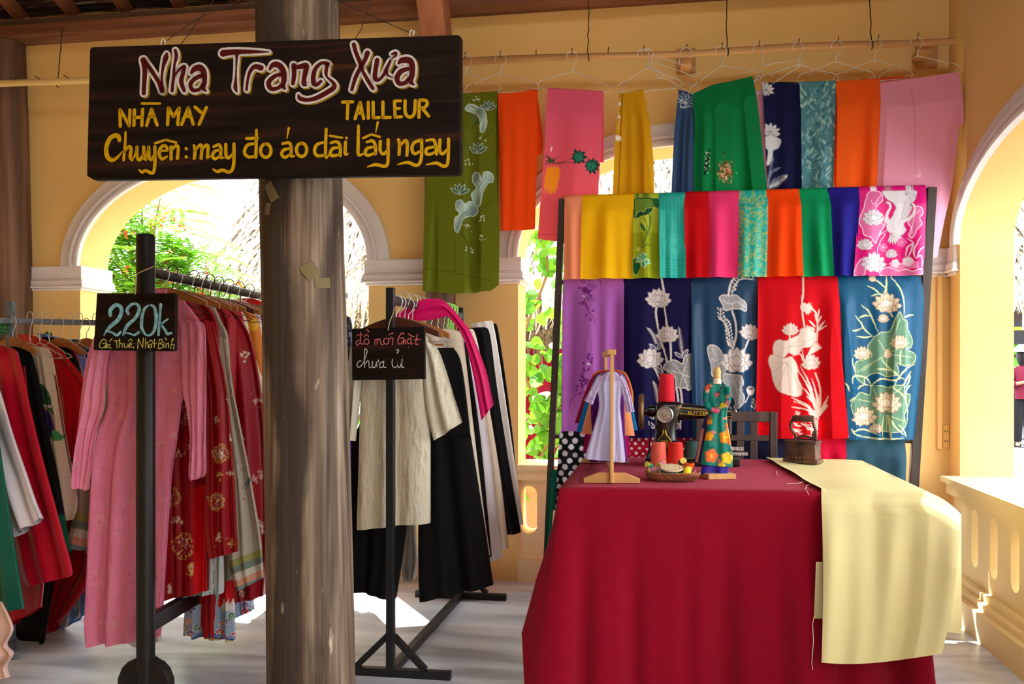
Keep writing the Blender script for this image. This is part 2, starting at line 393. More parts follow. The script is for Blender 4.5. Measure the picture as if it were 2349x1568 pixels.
# the weathered trunk of a column that carries the sign
def trunk_mat():
    m = bpy.data.materials.new('weathered_trunk'); m.use_nodes = True; nt = m.node_tree; N = nt.nodes; K = nt.links
    b = N['Principled BSDF']; b.inputs['Roughness'].default_value = .7; b.inputs['Specular IOR Level'].default_value = .25
    tc = N.new('ShaderNodeTexCoord')
    def nz(scale, stretch, detail=7, dist=0.0):
        mp = N.new('ShaderNodeMapping'); mp.inputs['Scale'].default_value = stretch; K.new(tc.outputs['Object'], mp.inputs['Vector'])
        n = N.new('ShaderNodeTexNoise'); n.inputs['Scale'].default_value = scale; n.inputs['Detail'].default_value = detail; n.inputs['Distortion'].default_value = dist
        K.new(mp.outputs[0], n.inputs['Vector']); return n
    def ramp(n, stops):
        r = N.new('ShaderNodeValToRGB'); e = r.color_ramp.elements
        e[0].position, e[0].color = stops[0][0], L4(stops[0][1]); e[1].position, e[1].color = stops[-1][0], L4(stops[-1][1])
        for p, c in stops[1:-1]: x = e.new(p); x.color = L4(c)
        K.new(n.outputs['Fac'], r.inputs['Fac']); return r
    def mix(f, a, c2, bt='MIX'):
        x = N.new('ShaderNodeMix'); x.data_type = 'RGBA'; x.blend_type = bt
        if isinstance(f, float): x.inputs['Factor'].default_value = f
        else: K.new(f, x.inputs['Factor'])
        K.new(a, x.inputs[6])
        if isinstance(c2, tuple): x.inputs[7].default_value = L4(c2)
        else: K.new(c2, x.inputs[7])
        return x.outputs[2]
    g = ramp(nz(9, (5, 5, .16), 9), [(.30, (80, 62, 50)), (.48, (112, 94, 78)), (.60, (136, 120, 102)), (.72, (160, 146, 128))])
    st = N.new('ShaderNodeValToRGB'); st.color_ramp.elements[0].position = .46; st.color_ramp.elements[0].color = (0, 0, 0, 1)
    st.color_ramp.elements[1].position = .58; st.color_ramp.elements[1].color = (.85, .85, .85, 1)
    sn_ = nz(1.5, (2.4, 2.4, .5), 9, .6); K.new(sn_.outputs['Fac'], st.inputs['Fac'])
    c = mix(st.outputs['Color'], g.outputs['Color'], (50, 36, 27))
    wh = N.new('ShaderNodeValToRGB'); wh.color_ramp.elements[0].position = .68; wh.color_ramp.elements[0].color = (0, 0, 0, 1)
    wh.color_ramp.elements[1].position = .78; wh.color_ramp.elements[1].color = (.8, .8, .8, 1)
    wn = nz(26, (1, 1, .3), 6); K.new(wn.outputs['Fac'], wh.inputs['Fac'])
    sx = N.new('ShaderNodeSeparateXYZ'); K.new(tc.outputs['Object'], sx.inputs[0]); bn = nz(1.6, (1.4, 1.4, .8), 7, .4)
    def M_(op, a, b=None, c_=None):
        q = N.new('ShaderNodeMath'); q.operation = op
        for i, v in enumerate((a, b, c_)):
            if v is None: continue
            if isinstance(v, float): q.inputs[i].default_value = v
            else: K.new(v, q.inputs[i])
        return q.outputs[0]
    band = M_('ABSOLUTE', M_('ADD', M_('MULTIPLY_ADD', bn.outputs['Fac'], .34, -.17), M_('ADD', sx.outputs[0], .035)))
    rg_ = N.new('ShaderNodeMapRange'); rg_.inputs['From Min'].default_value = .045; rg_.inputs['From Max'].default_value = .085
    rg_.inputs['To Min'].default_value = .92; rg_.inputs['To Max'].default_value = 0; K.new(band, rg_.inputs['Value'])
    c = mix(rg_.outputs[0], c, (54, 45, 40))
    c = mix(wh.outputs['Color'], c, (196, 184, 164))
    ck = N.new('ShaderNodeValToRGB'); ck.color_ramp.elements[0].position = .30; ck.color_ramp.elements[0].color = (.75, .75, .75, 1)
    ck.color_ramp.elements[1].position = .36; ck.color_ramp.elements[1].color = (0, 0, 0, 1)
    cn = nz(34, (1, 1, .035), 3); K.new(cn.outputs['Fac'], ck.inputs['Fac'])
    c = mix(ck.outputs['Color'], c, (48, 36, 28)); K.new(c, b.inputs['Base Color'])
    bp = N.new('ShaderNodeBump'); bp.inputs['Strength'].default_value = .55; bp.inputs['Distance'].default_value = .01
    K.new(cn.outputs['Fac'], bp.inputs['Height']); K.new(bp.outputs['Normal'], b.inputs['Normal'])
    return m
TRUNK = trunk_mat()
def post(name, nodes, material, label, n=36, rough=.012):
    """nodes: (x, y, z, radius)"""
    pts = cr(nodes, 10); vs = []; m = len(pts)
    for i, (x, y, z, r) in enumerate(pts):
        for j in range(n):
            a = 2 * math.pi * j / n
            k = 1 + rough * 3 * noise.noise(Vector((math.cos(a) * 1.6, math.sin(a) * 1.6, z * .9))) + rough * noise.noise(Vector((math.cos(a) * 9, math.sin(a) * 9, z * 2)))
            vs.append((x + r * k * math.cos(a), y + r * k * math.sin(a), z))
    fs = [(i * n + j, i * n + (j + 1) % n, (i + 1) * n + (j + 1) % n, (i + 1) * n + j) for i in range(m - 1) for j in range(n)]
    fs += [tuple(range(n))[::-1], tuple((m - 1) * n + j for j in range(n))]
    o = MB().add(vs, fs).build(name, material, smooth=True)
    return tag(o, label, 'column')
def colpt(pxl, pxr, py, d):
    """centre and radius of the column seen between two pixels at depth d"""
    c = (pxl + pxr) / 2; u = (c - W / 2) / F
    x, y = d * (-SN + u * CS), d * (CS + u * SN)
    return (x, y, CH + (HZ - py) / F * d, (pxr - pxl) / 2 / F * d)
D = 3.2
PAPER = mat('old_paper_scrap', (116, 102, 70), rough=.9)
trunk_ = post('wooden_column', [colpt(616, 818, 1640, D)[:2] + (0, colpt(616, 818, 1640, D)[3]), colpt(613, 809, 1300, D), colpt(604, 797, 800, D), colpt(595, 783, 420, D), colpt(589, 776, 30, D),
     colpt(586, 772, -300, D), colpt(580, 766, -900, D)], TRUNK, 'thick weathered round wooden column behind the large hanging sign')
for px, py, w, h, rot in ((629, 443, .018, .034, .5), (710, 620, .026, .026, .6), (736, 648, .028, .018, .1), (622, 482, .012, .02, -.2)):
    cpx = np.interp(py, [420, 800], [689, 700.5]); rpx = 95; R0 = rpx / F * D
    th = math.asin(max(-.98, min(.98, (px - cpx) / rpx))); cc = at_ = None
    u = (cpx - W / 2) / F; cx, cy = D * (-SN + u * CS), D * (CS + u * SN); zc_ = CH + (HZ - py) / F * (D - R0 * math.cos(th)); a0 = math.atan2(-cy, -cx) + th
    vs = []; m = 6
    for i in range(m + 1):
        for j in range(3):
            a, b = (i / m - .5) * 2 * w, (j / 2 - .5) * 2 * h; s_, z_ = a * math.cos(rot) - b * math.sin(rot), a * math.sin(rot) + b * math.cos(rot)
            t = a0 + s_ / R0; r_ = R0 * 1.035 + .001; vs.append((cx + r_ * math.cos(t), cy + r_ * math.sin(t), zc_ + z_))
    MB().add(vs, [(i * 3 + j, i * 3 + j + 1, i * 3 + j + 4, i * 3 + j + 3) for i in range(m) for j in range(2)]).build('paper_scrap', PAPER, trunk_, smooth=True)
DARKTRUNK = wood('dark_post_timber', (124, 92, 70), (62, 42, 32), grain=(3, 3, .15), scale=6, bump=.5)
post('wooden_column', [(-4.24, 5.28, 0, .145), (-4.24, 5.28, 1.5, .14), (-4.25, 5.28, 2.6, .13), (-4.27, 5.28, 3.43, .12)], DARKTRUNK,
     'dark brown wooden column against the wall at the far left edge')
post('wooden_column', [(-1.31, 5.265, 0, .098), (-1.31, 5.265, 1.6, .092), (-1.32, 5.265, 2.6, .086), (-1.32, 5.265, 3.2, .084)], GREYWOOD if False else DARKTRUNK,
     'slim wooden column against the wall behind the olive green fabric')
BR = wood('bracket_timber', (176, 112, 78), (128, 74, 48), grain=(1, 1, .12), scale=8)
mb = MB(); prof = []
for k in range(9):
    t = k / 8; prof.append((5.12 - .62 * t ** 1.6, 3.02 + .95 * t))
for k in range(9):
    t = 1 - k / 8; prof.append((5.29 - .55 * t ** 1.8, 3.02 + 1.0 * t))
mb.prism([(-1.385, y, z) for y, z in prof], (.155, 0, 0))
tag(mb.build('roof_bracket', BR, bevel=.01), 'curved reddish brown timber bracket on top of the slim column', 'bracket')
# ================================================================== outside the arches
PAVE = mat('courtyard_paving', (112, 120, 128), rough=.8, vary=.25, vscale=3)
MB().box((-14, 5.66, -.10), (2.6, 30, -.01)).build('ground', PAVE)['kind'] = 'structure'
MB().box((2.6, 5.66, -.10), (16, 30, -.01)).build('ground', mat('shaded_paving', (50, 56, 64), rough=.7, vary=.25, vscale=3))['kind'] = 'structure'  # hut shade put into the colour of this darker paving
MB().box((1.9, -6, -.10), (16, 5.66, -.01)).build('ground', PAVE)['kind'] = 'structure'
THATCH = mat('sunlit_thatch', (226, 218, 206), rough=.95, spec=.1, vary=.5, vscale=30, dark=(150, 136, 118))  # sun glare is mixed into this near-white thatch colour
POLEW = mat('hut_timber', (92, 62, 44), rough=.7, vary=.3, vscale=8)
def thatch(name, parent, x0, x1, ye, ze, yr, zr, n, fringe, seed, axis='x', material=None):
    """a thatched slope: eave line at (ye, ze), rising to (yr, zr); strands of palm leaf lie on it and hang over the eave"""
    rng = random.Random(seed); mb = MB()
    P = (lambda u, w, z: Vector((u, w, z))) if axis == 'x' else (lambda u, w, z: Vector((w, u, z)))
    th = .16
    mb.add([P(x0, ye, ze), P(x1, ye, ze), P(x1, yr, zr), P(x0, yr, zr), P(x0, ye, ze - th), P(x1, ye, ze - th), P(x1, yr, zr - th), P(x0, yr, zr - th)],
           [(0, 1, 2, 3), (4, 7, 6, 5), (0, 4, 5, 1), (1, 5, 6, 2), (3, 2, 6, 7), (0, 3, 7, 4)])
    ln = math.hypot(yr - ye, zr - ze); dy, dz = (yr - ye) / ln, (zr - ze) / ln; ny, nz = -dz, dy
    if nz < 0: ny, nz = -ny, -nz
    for k in range(n):
        u = rng.uniform(x0, x1); f = rng.random() ** 1.6 * ln; l = rng.uniform(.35, .8); w = rng.uniform(.008, .022); sk = rng.gauss(0, .12); up = rng.uniform(.02, .10)
        top = P(u, ye + dy * f, ze + dz * f) + P(0, ny * .02, nz * .02)
        f2 = f - l; fl = rng.uniform(.6, 1.0)
        if f2 > 0: bot = P(u + sk, ye + dy * f2 + ny * up, ze + dz * f2 + nz * up)
        else: bot = P(u + sk, ye + dy * f2 * .35 + ny * .03, ze + f2 * fl * fringe)
        m = top.lerp(bot, .55) + P(0, ny * up * .5, nz * up * .5)
        s = P(w, 0, 0)
        mb.add([top - s, top + s, m + s, m - s, bot + s * .3, bot - s * .3], [(0, 1, 2, 3), (3, 2, 4, 5)])
    return mb.build(name, material or THATCH, parent, fix=False)
h1 = empty('thatched_hut', (-1.5, 8.2, -.01), 'open hut with a sunlit thatched roof beyond the back arches', 'hut')
thatch('roof', h1, -4.4, 3.4, 8.0, 2.06, 10.4, 4.6, 5200, .75, 3)
for x in (-3.9, -1.95, 2.9): MB().tube([(x, 8.3, -.01), (x, 8.3, 2.2)], .06, 10).build('post', POLEW, h1, smooth=True)
MB().bar((-4.3, 8.3, 1.93), (3.3, 8.3, 1.93), .09, .11).build('beam', POLEW, h1)
h2 = empty('thatched_hut', (-1, 10.2, -.01), 'second thatched hut with red curtains, lower and farther back', 'hut')
THATCH2 = mat('shaded_thatch', (158, 138, 108), rough=.95, spec=.1, vary=.4, vscale=30)  # tan copy of the thatch, shade carried in its colour
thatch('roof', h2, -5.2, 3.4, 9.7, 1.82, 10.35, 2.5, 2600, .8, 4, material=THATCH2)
CURT = mat('red_curtain', (168, 16, 52), rough=.8)
vs, fs = [], []
for k in range(241):
    x = -2.3 + 5.4 * k / 240; y = 10.05 + .05 * math.sin(k * .55) + .02 * math.sin(k * 1.3); vs += [(x, y, 0.02), (x, y, 1.72)]
fs = [(2 * k, 2 * k + 2, 2 * k + 3, 2 * k + 1) for k in range(240)]
MB().add(vs, fs).build('curtain', CURT, h2, smooth=True, fix=False)
for x in (-4.9, 3.2): MB().tube([(x, 9.95, -.01), (x, 9.95, 1.9)], .05, 10).build('post', POLEW, h2, smooth=True)
# festive plaque with a ring of white bulbs in front of the curtain
c0 = on_y(1273, 750, 9.9); pq = empty('bulb_sign', c0, 'red plaque ringed with white bulbs before the red curtain', 'sign')
pts = [(-.10, .13), (.10, .13), (.16, .05), (.13, -.10), (.05, -.17), (-.05, -.17), (-.13, -.10), (-.16, .05)]
mb = MB(); mb.prism([c0 + Vector((x * 1.25, 0, z * 1.25)) for x, z in pts], (0, .04, 0)); mb.build('frame', mat('plaque_purple', (110, 70, 120), rough=.6), pq)
mb = MB(); mb.prism([c0 + Vector((x * .95, -.012, z * .95)) for x, z in pts], (0, .012, 0)); mb.build('panel', mat('plaque_red', (226, 60, 50), rough=.5), pq)
BULB = mat('white_bulb', (235, 232, 225), rough=.3)
for k in range(8):
    for t in (0, .5):
        a, b = pts[k], pts[(k + 1) % 8]; x, z = a[0] + (b[0] - a[0]) * t, a[1] + (b[1] - a[1]) * t
        MB().lathe([(.001, -.022), (.016, -.012), (.02, 0), (.016, .012)], c0 + Vector((x * 1.12, -.02, z * 1.12)), 8, axis=(0, 1, 0)).build('bulb', BULB, pq, smooth=True)
mb = MB()
for (a, b) in (((-.05, .05), (.05, .05)), ((0, .05), (0, -.06)), ((-.05, -.06), (.05, -.06))): mb.tube([c0 + Vector((a[0], -.018, a[1])), c0 + Vector((b[0], -.018, b[1]))], .012, 6)
mb.build('character', mat('plaque_yellow', (240, 190, 40), rough=.5), pq)
# trees and vines
LEAF = mat('sunlit_feather_leaf', (136, 196, 60), rough=.6, transl=.45, vary=.35, vscale=9, dark=(70, 132, 36))
LEAF2 = mat('broad_vine_leaf', (104, 168, 40), rough=.5, transl=.4, vary=.45, vscale=7, dark=(48, 116, 40))
BARK = mat('grey_bark', (120, 100, 82), rough=.9)
FLOW = mat('orange_red_blossom', (226, 84, 44), rough=.6, transl=.3)
def feather_tree(name, label, trunk, crown, rad, nl, seed, flowers):
    rng = random.Random(seed); e = empty(name, (trunk[0][0], trunk[0][1], -.01), label, 'tree')
    mb = MB(); mb.tube(trunk, [.06, .05, .035][:len(trunk)], 8); c = Vector(crown); tips = []
    for k in range(26):
        d = Vector((rng.gauss(0, 1), rng.gauss(0, .8), rng.gauss(0, .8))).normalized()
        t = c + Vector((d.x * rad[0], d.y * rad[1], d.z * rad[2])) * rng.uniform(.5, 1); a = Vector(trunk[-1]); m = a.lerp(t, .5) + Vector((0, 0, .12))
        mb.tube([a, m, t], [.022, .012, .004], 5); tips += [m.lerp(t, q) for q in (.2, .5, .8, 1)]
    mb.build('trunk', BARK, e, smooth=True)
    mb = MB(); fl = MB()
    for k in range(nl):
        o = rng.choice(tips) + Vector((rng.gauss(0, .14), rng.gauss(0, .14), rng.gauss(0, .12))); a = rng.uniform(0, 6.28); L_ = rng.uniform(.22, .42)
        d = Vector((math.cos(a), math.sin(a) * .7, rng.uniform(-.45, .2))).normalized(); s = d.cross(Vector((0, 0, 1))).normalized(); n_ = s.cross(d)
        for j in range(13):
            t = (j + 1) / 14; p = o + d * L_ * t - Vector((0, 0, .10 * t * t)); w = .085 * math.sin(math.pi * min(.95, t * .85 + .12))
            for sg in (-1, 1):
                q = p + s * sg * w + d * .018 + n_ * .008; r = d * .014
                mb.add([p, p.lerp(q, .5) + r, q, p.lerp(q, .5) - r], [(0, 1, 2, 3)])
    for k in range(flowers):
        o = rng.choice(tips) + Vector((rng.gauss(0, .18), rng.gauss(0, .15), rng.gauss(0, .15)))
        for j in range(9):
            p = o + Vector((rng.gauss(0, .025), rng.gauss(0, .025), rng.gauss(0, .025))); v = Vector((rng.gauss(0, 1), rng.gauss(0, 1), rng.gauss(0, 1))).normalized() * .018; w = v.orthogonal().normalized() * .012
            fl.add([p - v, p + w, p + v, p - w], [(0, 1, 2, 3)])
    mb.build('foliage', LEAF, e, fix=False); fl.build('blossom', FLOW, e, fix=False)
feather_tree('flame_tree', 'feathery green tree with orange red blossoms outside the left arch', [(-4.6, 6.9, -.01), (-4.5, 6.9, 1.0), (-4.25, 6.85, 1.7)], (-4.3, 6.8, 2.15), (.85, .45, .75), 620, 5, 60)
feather_tree('flame_tree', 'second feathery tree, paler and farther back beyond the left arch', [(-6.9, 8.6, -.01), (-6.8, 8.6, 1.2), (-6.6, 8.6, 2.2)], (-6.7, 8.5, 3.0), (1.3, .6, 1.0), 520, 9, 40)
def vine(name, label, base, stems, nl, seed, size=(.05, .095)):
    rng = random.Random(seed); e = empty(name, base, label, 'plant'); mb = MB(); spots = []
    for st in stems:
        p = [Vector(q) for q in cr(st, 8)]; mb.tube(p, [.012 * (1 - .6 * i / len(p)) + .003 for i in range(len(p))], 6); spots += p[3:]
    mb.build('stem', BARK, e, smooth=True); lf = MB()
    for k in range(nl):
        o = rng.choice(spots) + Vector((rng.gauss(0, .07), rng.gauss(0, .06), rng.gauss(0, .07))); L_ = rng.uniform(*size)
        d = Vector((rng.gauss(0, 1), rng.gauss(-.3, .6), rng.gauss(-.7, .5))).normalized(); s = d.cross(Vector((rng.gauss(0, .4), -1, rng.gauss(.3, .4)))).normalized(); n_ = s.cross(d)
        out = [(0, 0), (.05, .42), (.3, .60), (.62, .45), (.85, .2), (1.05, 0)]
        vs = [o + d * a * L_ + s * b * L_ * .8 - n_ * abs(b) * .12 * L_ for a, b in out] + [o + d * a * L_ - s * b * L_ * .8 - n_ * abs(b) * .12 * L_ for a, b in out[1:-1]]
        lf.add(vs, [(0, 1, 2, 3, 4, 5), (0, 5, 9, 8, 7, 6)])
    lf.build('foliage', LEAF2, e, fix=False)
vine('climbing_vine', 'broad leaved green vine climbing outside the arch behind the screen', (-.85, 6.5, .0),
     [[(-.95, 6.5, .4), (-.85, 6.45, .9), (-1.0, 6.4, 1.4), (-.8, 6.4, 2.0), (-.9, 6.4, 2.3)], [(-.7, 6.5, .4), (-.6, 6.45, .9), (-.75, 6.4, 1.3), (-.55, 6.4, 1.8)], [(-1.0, 6.45, .9), (-.7, 6.4, 1.0), (-.4, 6.4, .95)], [(-.4, 6.5, .4), (-.3, 6.5, 1.0), (-.1, 6.4, 1.7), (.2, 6.4, 2.1)], [(.3, 6.5, .4), (.5, 6.5, 1.2), (.4, 6.4, 1.9)], [(-.95, 6.5, .3), (-.8, 6.42, .75), (-.55, 6.4, .9)], [(-.9, 6.5, .6), (-.65, 6.4, 1.15), (-.5, 6.4, 1.3)]], 560, 12, size=(.06, .11))
vine('leafy_shrub', 'low bright green shrub outside the left arch below the thatch', (-2.5, 7.0, 0), [[(-2.6, 7.0, 0), (-2.5, 7.0, .7), (-2.3, 7.0, 1.1)], [(-2.4, 7.0, 0), (-2.2, 7.0, .8), (-1.95, 7.0, 1.15)], [(-2.9, 7.0, 0), (-2.95, 7.0, .8), (-2.8, 7.0, 1.2)]], 150, 14)
TERRA = mat('terracotta_planter_clay', (196, 118, 74), rough=.85, vary=.15, vscale=8)
for x, lab in ((-.72, 'terracotta planter under the vine outside the arch by the screen'), (.45, 'terracotta planter outside the arch hidden behind the screen')):
    mb = MB(); mb.lathe([(.20, 0), (.24, .1), (.27, .40), (.29, .42), (.29, .47), (.25, .47), (.24, .40)], (x, 6.5, -.01), 24, cap=False); mb.lathe([(.0, .40), (.245, .40)], (x, 6.5, -.01), 24, cap=False)
    if x < 0: tag(mb.build('planter', TERRA, smooth=True), lab, 'planter')
# beyond the right arch
h3 = empty('thatched_hut', (8, 18, -.01), 'thatched hut beyond the right arch behind the passer by', 'hut')
thatch('roof', h3, 4.7, 14, 16.5, 3.2, 20.0, 6.6, 3000, .6, 6)
for x in (5.3, 13): MB().tube([(x, 17.1, -.01), (x, 17.1, 3.5)], .10, 10).build('post', POLEW, h3, smooth=True)
MB().bar((4.8, 17.05, 2.78), (13.8, 17.05, 2.78), .18, .32).build('beam', POLEW, h3)
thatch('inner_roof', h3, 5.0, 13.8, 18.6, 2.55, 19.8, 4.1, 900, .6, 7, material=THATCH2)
MB().box((5.0, 23, -.01), (15, 23.3, 3.6)).build('back_wall', mat('dark_hut_wall', (74, 58, 50), rough=.9, vary=.3, vscale=5), h3)
c1 = on_y(2352, 762, 13.0); s1 = empty('shop_board', c1, 'black board with a yellow stripe hanging behind the straw hat', 'sign')
MB().box(c1 + Vector((-.22, 0, -.16)), c1 + Vector((.5, .03, .16))).build('panel', mat('black_board', (24, 24, 28), rough=.6), s1)
MB().box(c1 + Vector((-.14, -.006, .03)), c1 + Vector((.42, 0, .075))).build('stripe', YELP if 'YELP' in globals() else mat('board_yellow', (230, 190, 40)), s1)
vine('banana_leaf_plant', 'green plant beside the straw hat beyond the right arch', (6.32, 17.6, 0), [[(6.32, 17.6, 0), (6.32, 17.6, 1.2), (6.36, 17.6, 1.85)]], 14, 15, size=(.2, .34))
def person():
    P = on_z(2347, 1024, -.01); x0, y0 = P.x, P.y
    e = empty('person', (x0, y0, -.01), 'person in a straw cone hat, maroon blouse and black trousers beyond the right arch', 'person')
    SKIN = mat('skin', (196, 142, 112), rough=.55)
    def V(x, y, z): return (x0 + x, y0 + y, z - .01)
    J = [V(0, 0, .86), V(0, 0, 1.08), V(0, -.01, 1.26), V(0, -.01, 1.34), V(-.02, -.04, 1.46), V(-.02, -.05, 1.54),
         V(-.09, 0, .82), V(-.10, -.03, .44), V(-.10, .0, .06), V(-.12, -.13, .03), V(.09, 0, .82), V(.10, .02, .44), V(.11, .05, .06), V(.12, -.08, .03),
         V(-.17, 0, 1.24), V(-.23, -.05, 1.0), V(-.06, -.24, 1.06), V(.0, -.28, 1.10), V(.17, 0, 1.24), V(.22, -.06, 1.0), V(.06, -.24, 1.08), V(.02, -.28, 1.12)]
    E = [(0, 1), (1, 2), (2, 3), (3, 4), (4, 5), (0, 6), (6, 7), (7, 8), (8, 9), (0, 10), (10, 11), (11, 12), (12, 13), (2, 14), (14, 15), (15, 16), (16, 17), (2, 18), (18, 19), (19, 20), (20, 21)]
    R = [.12, .10, .10, .05, .085, .07, .085, .055, .04, .035, .085, .055, .04, .035, .05, .038, .026, .03, .05, .038, .026, .03]
    me = bpy.data.meshes.new('body'); me.from_pydata(J, E, []); o = put('body', me, SKIN, e, smooth=False)
    o.modifiers.new('skin', 'SKIN'); 
    for i, sv in enumerate(me.skin_vertices[0].data): sv.radius = (R[i], R[i]); sv.use_root = (i == 0)
    o.modifiers.new('sub', 'SUBSURF').levels = 2; o.modifiers['sub'].render_levels = 2
    BL = mat('maroon_blouse', (110, 14, 44), rough=.8); TR = mat('black_trouser_cloth', (16, 16, 18), rough=.85)
    mb = MB(); mb.lathe([(.17, -.02), (.165, .12), (.15, .25), (.165, .42), (.13, .50), (.065, .53)], V(0, -.005, .80), 20)
    mb.build('blouse', BL, e, smooth=True)
    for s in (-1, 1): MB().tube([V(s * .13, 0, 1.27), V(s * .20, -.02, 1.12), V(s * .225, -.055, 1.0), V(s * .15, -.15, 1.03)], [.075, .066, .058, .05], 10).build('sleeve', BL, e, smooth=True)
    for s, dy in ((-1, -.03), (1, .02)): MB().tube([V(s * .08, 0, .86), V(s * .10, dy, .46), V(s * .105, dy + .02, .09)], [.105, .085, .075], 12).build('trouser_leg', TR, e, smooth=True)
    for s, dy in ((-1, 0), (1, .05)): MB().lathe([(.055, 0), (.06, .03), (.04, .07)], V(s * .11, dy - .05, 0), 12).build('shoe', TR, e, smooth=True)
    MB().lathe([(.20, 0), (.195, .004), (.10, .09), (.004, .17)], V(-.02, -.05, 1.545), 24).build('straw_hat', mat('pale_straw', (206, 182, 140), rough=.8), e, smooth=True)
    MB().lathe([(.05, -.16), (.085, -.05), (.098, .03), (.08, .09)], V(-.02, -.03, 1.47), 14).build('hair', mat('black_hair', (20, 18, 18), rough=.5), e, smooth=True)
person()
# ================================================================== cloth: dyed, painted, draped
class Canvas:
    """dye on a cloth, addressed in the photograph's pixels"""
    def __init__(s, x0, y0, x1, y1, base, step=1.25):
        s.x0, s.y0, s.step = x0 - 4, y0 - 4, step
        s.nx = int((x1 - x0 + 8) / step) + 2; s.ny = int((y1 - y0 + 8) / step) + 2
        s.a = np.empty((s.ny, s.nx, 3)); s.a[:] = lin(base)
        s.X, s.Y = np.meshgrid(s.x0 + np.arange(s.nx) * step, s.y0 + np.arange(s.ny) * step)
    def win(s, xa, ya, xb, yb):
        i0 = max(0, int((ya - s.y0) / s.step) - 1); i1 = min(s.ny, int((yb - s.y0) / s.step) + 2)
        j0 = max(0, int((xa - s.x0) / s.step) - 1); j1 = min(s.nx, int((xb - s.x0) / s.step) + 2)
        return (slice(i0, i1), slice(j0, j1)) if i1 > i0 and j1 > j0 else None
    def mixin(s, w, m, col):
        c = lin(col) if not callable(col) else col(s.X[w], s.Y[w])
        s.a[w] = s.a[w] * (1 - m[..., None]) + c * m[..., None]
    def poly(s, pts, col, alpha=1.0):
        P = np.asarray(pts, float); w = s.win(P[:, 0].min(), P[:, 1].min(), P[:, 0].max(), P[:, 1].max())
        if w is None: return
        X, Y = s.X[w], s.Y[w]; ins = np.zeros(X.shape, bool); n = len(P)
        for i in range(n):
            xa, ya = P[i]; xb, yb = P[(i + 1) % n]
            if ya == yb: continue
            c = ((ya > Y) != (yb > Y)) & (X < (xb - xa) * (Y - ya) / (yb - ya) + xa); ins ^= c
        s.mixin(w, ins * alpha, col)
    def line(s, pts, wd, col, alpha=1.0):
        P = [np.asarray(p, float) for p in pts]; n = len(P)
        wd = list(wd) if isinstance(wd, (list, tuple, np.ndarray)) else [wd, wd]
        ws = np.interp(np.linspace(0, 1, n), np.linspace(0, 1, len(wd)), wd)
        for i in range(n - 1):
            a, b = P[i], P[i + 1]; r = max(ws[i], ws[i + 1]) / 2 + 1
            w = s.win(min(a[0], b[0]) - r, min(a[1], b[1]) - r, max(a[0], b[0]) + r, max(a[1], b[1]) + r)
            if w is None: continue
            d = b - a; L = max(d @ d, 1e-9); t = np.clip(((s.X[w] - a[0]) * d[0] + (s.Y[w] - a[1]) * d[1]) / L, 0, 1)
            q = np.hypot(s.X[w] - a[0] - t * d[0], s.Y[w] - a[1] - t * d[1])
            m = np.clip((ws[i] * (1 - t) + ws[i + 1] * t) / 2 - q + .5, 0, 1) * alpha
            s.mixin(w, m, col)
    def curve(s, pts, wd, col, n=7, alpha=1.0): s.line(cr(pts, n), wd, col, alpha)
    def dot(s, x, y, r, col, ry=None, alpha=1.0):
        ry = ry or r; w = s.win(x - r - 1, y - ry - 1, x + r + 1, y + ry + 1)
        if w is None: return
        q = np.hypot((s.X[w] - x) / r, (s.Y[w] - y) / ry); s.mixin(w, np.clip((1 - q) * min(r, ry) + .5, 0, 1) * alpha, col)
    def blob(s, pts, col, edge=None, ew=1.4, alpha=1.0, n=6):
        p = cr(pts, n, True); s.poly(p, col, alpha)
        if edge is not None: s.line(list(p) + [p[0]], ew, edge)
        return p
    def petal(s, cx, cy, ang, ln, wd, col, edge=None, ew=1.1, vein=None):
        a = math.radians(ang); ux, uy = math.sin(a), -math.cos(a); vx, vy = -uy, ux; k = 9
        R = [(cx + ux * ln * t + vx * wd / 2 * math.sin(math.pi * t ** .85) ** .8, cy + uy * ln * t + vy * wd / 2 * math.sin(math.pi * t ** .85) ** .8) for t in np.linspace(0, 1, k)]
        Lf = [(cx + ux * ln * t - vx * wd / 2 * math.sin(math.pi * t ** .85) ** .8, cy + uy * ln * t - vy * wd / 2 * math.sin(math.pi * t ** .85) ** .8) for t in np.linspace(1, 0, k)]
        p = R + Lf[1:-1]; s.poly(p, col)
        if edge is not None: s.line(p + [p[0]], ew, edge)
        if vein is not None: s.line([(cx + ux * ln * .25, cy + uy * ln * .25), (cx + ux * ln * .8, cy + uy * ln * .8)], .9, vein, .6)
    def lotus(s, cx, cy, r, rot=0, col=(232, 222, 214), edge=(196, 182, 172), inner=None, wide=.56):
        inner = inner or col; e = max(.8, r * .045)
        for a, l in ((-82, .98), (82, .98), (-52, 1.0), (52, 1.0), (-24, .98), (24, .98), (0, 1.0)): s.petal(cx, cy + r * .12, a + rot, l * r, wide * r, col, edge, e, edge)
        for a, l in ((-112, .78), (112, .78), (-140, .62), (140, .62), (180, .42)): s.petal(cx, cy + r * .05, a + rot, l * r, wide * r * .95, col, edge, e, edge)
        for a, l in ((-38, .62), (38, .62), (0, .6)): s.petal(cx, cy + r * .18, a + rot, l * r, wide * r, inner, edge, e)
    def fern(s, pts, wd, col, hair=6, lw=.9):
        p = cr(pts, 8); s.line(p, [wd, wd * .5], col)
        for i in range(1, len(p) - 1):
            d = p[i] - p[i - 1]; d = d / max(np.hypot(*d), 1e-6); nrm = np.array([-d[1], d[0]]); k = hair * (.4 + .6 * math.sin(math.pi * i / len(p)))
            for sg in (-1, 1): s.line([p[i], p[i] + (nrm * sg * .7 - d * .9) * k], [lw, .4], col, .85)
    def grass(s, pts, wd, col, alpha=1.0): s.line(cr(pts, 8), [wd * .35, wd, wd * .85, wd * .15], col, alpha)
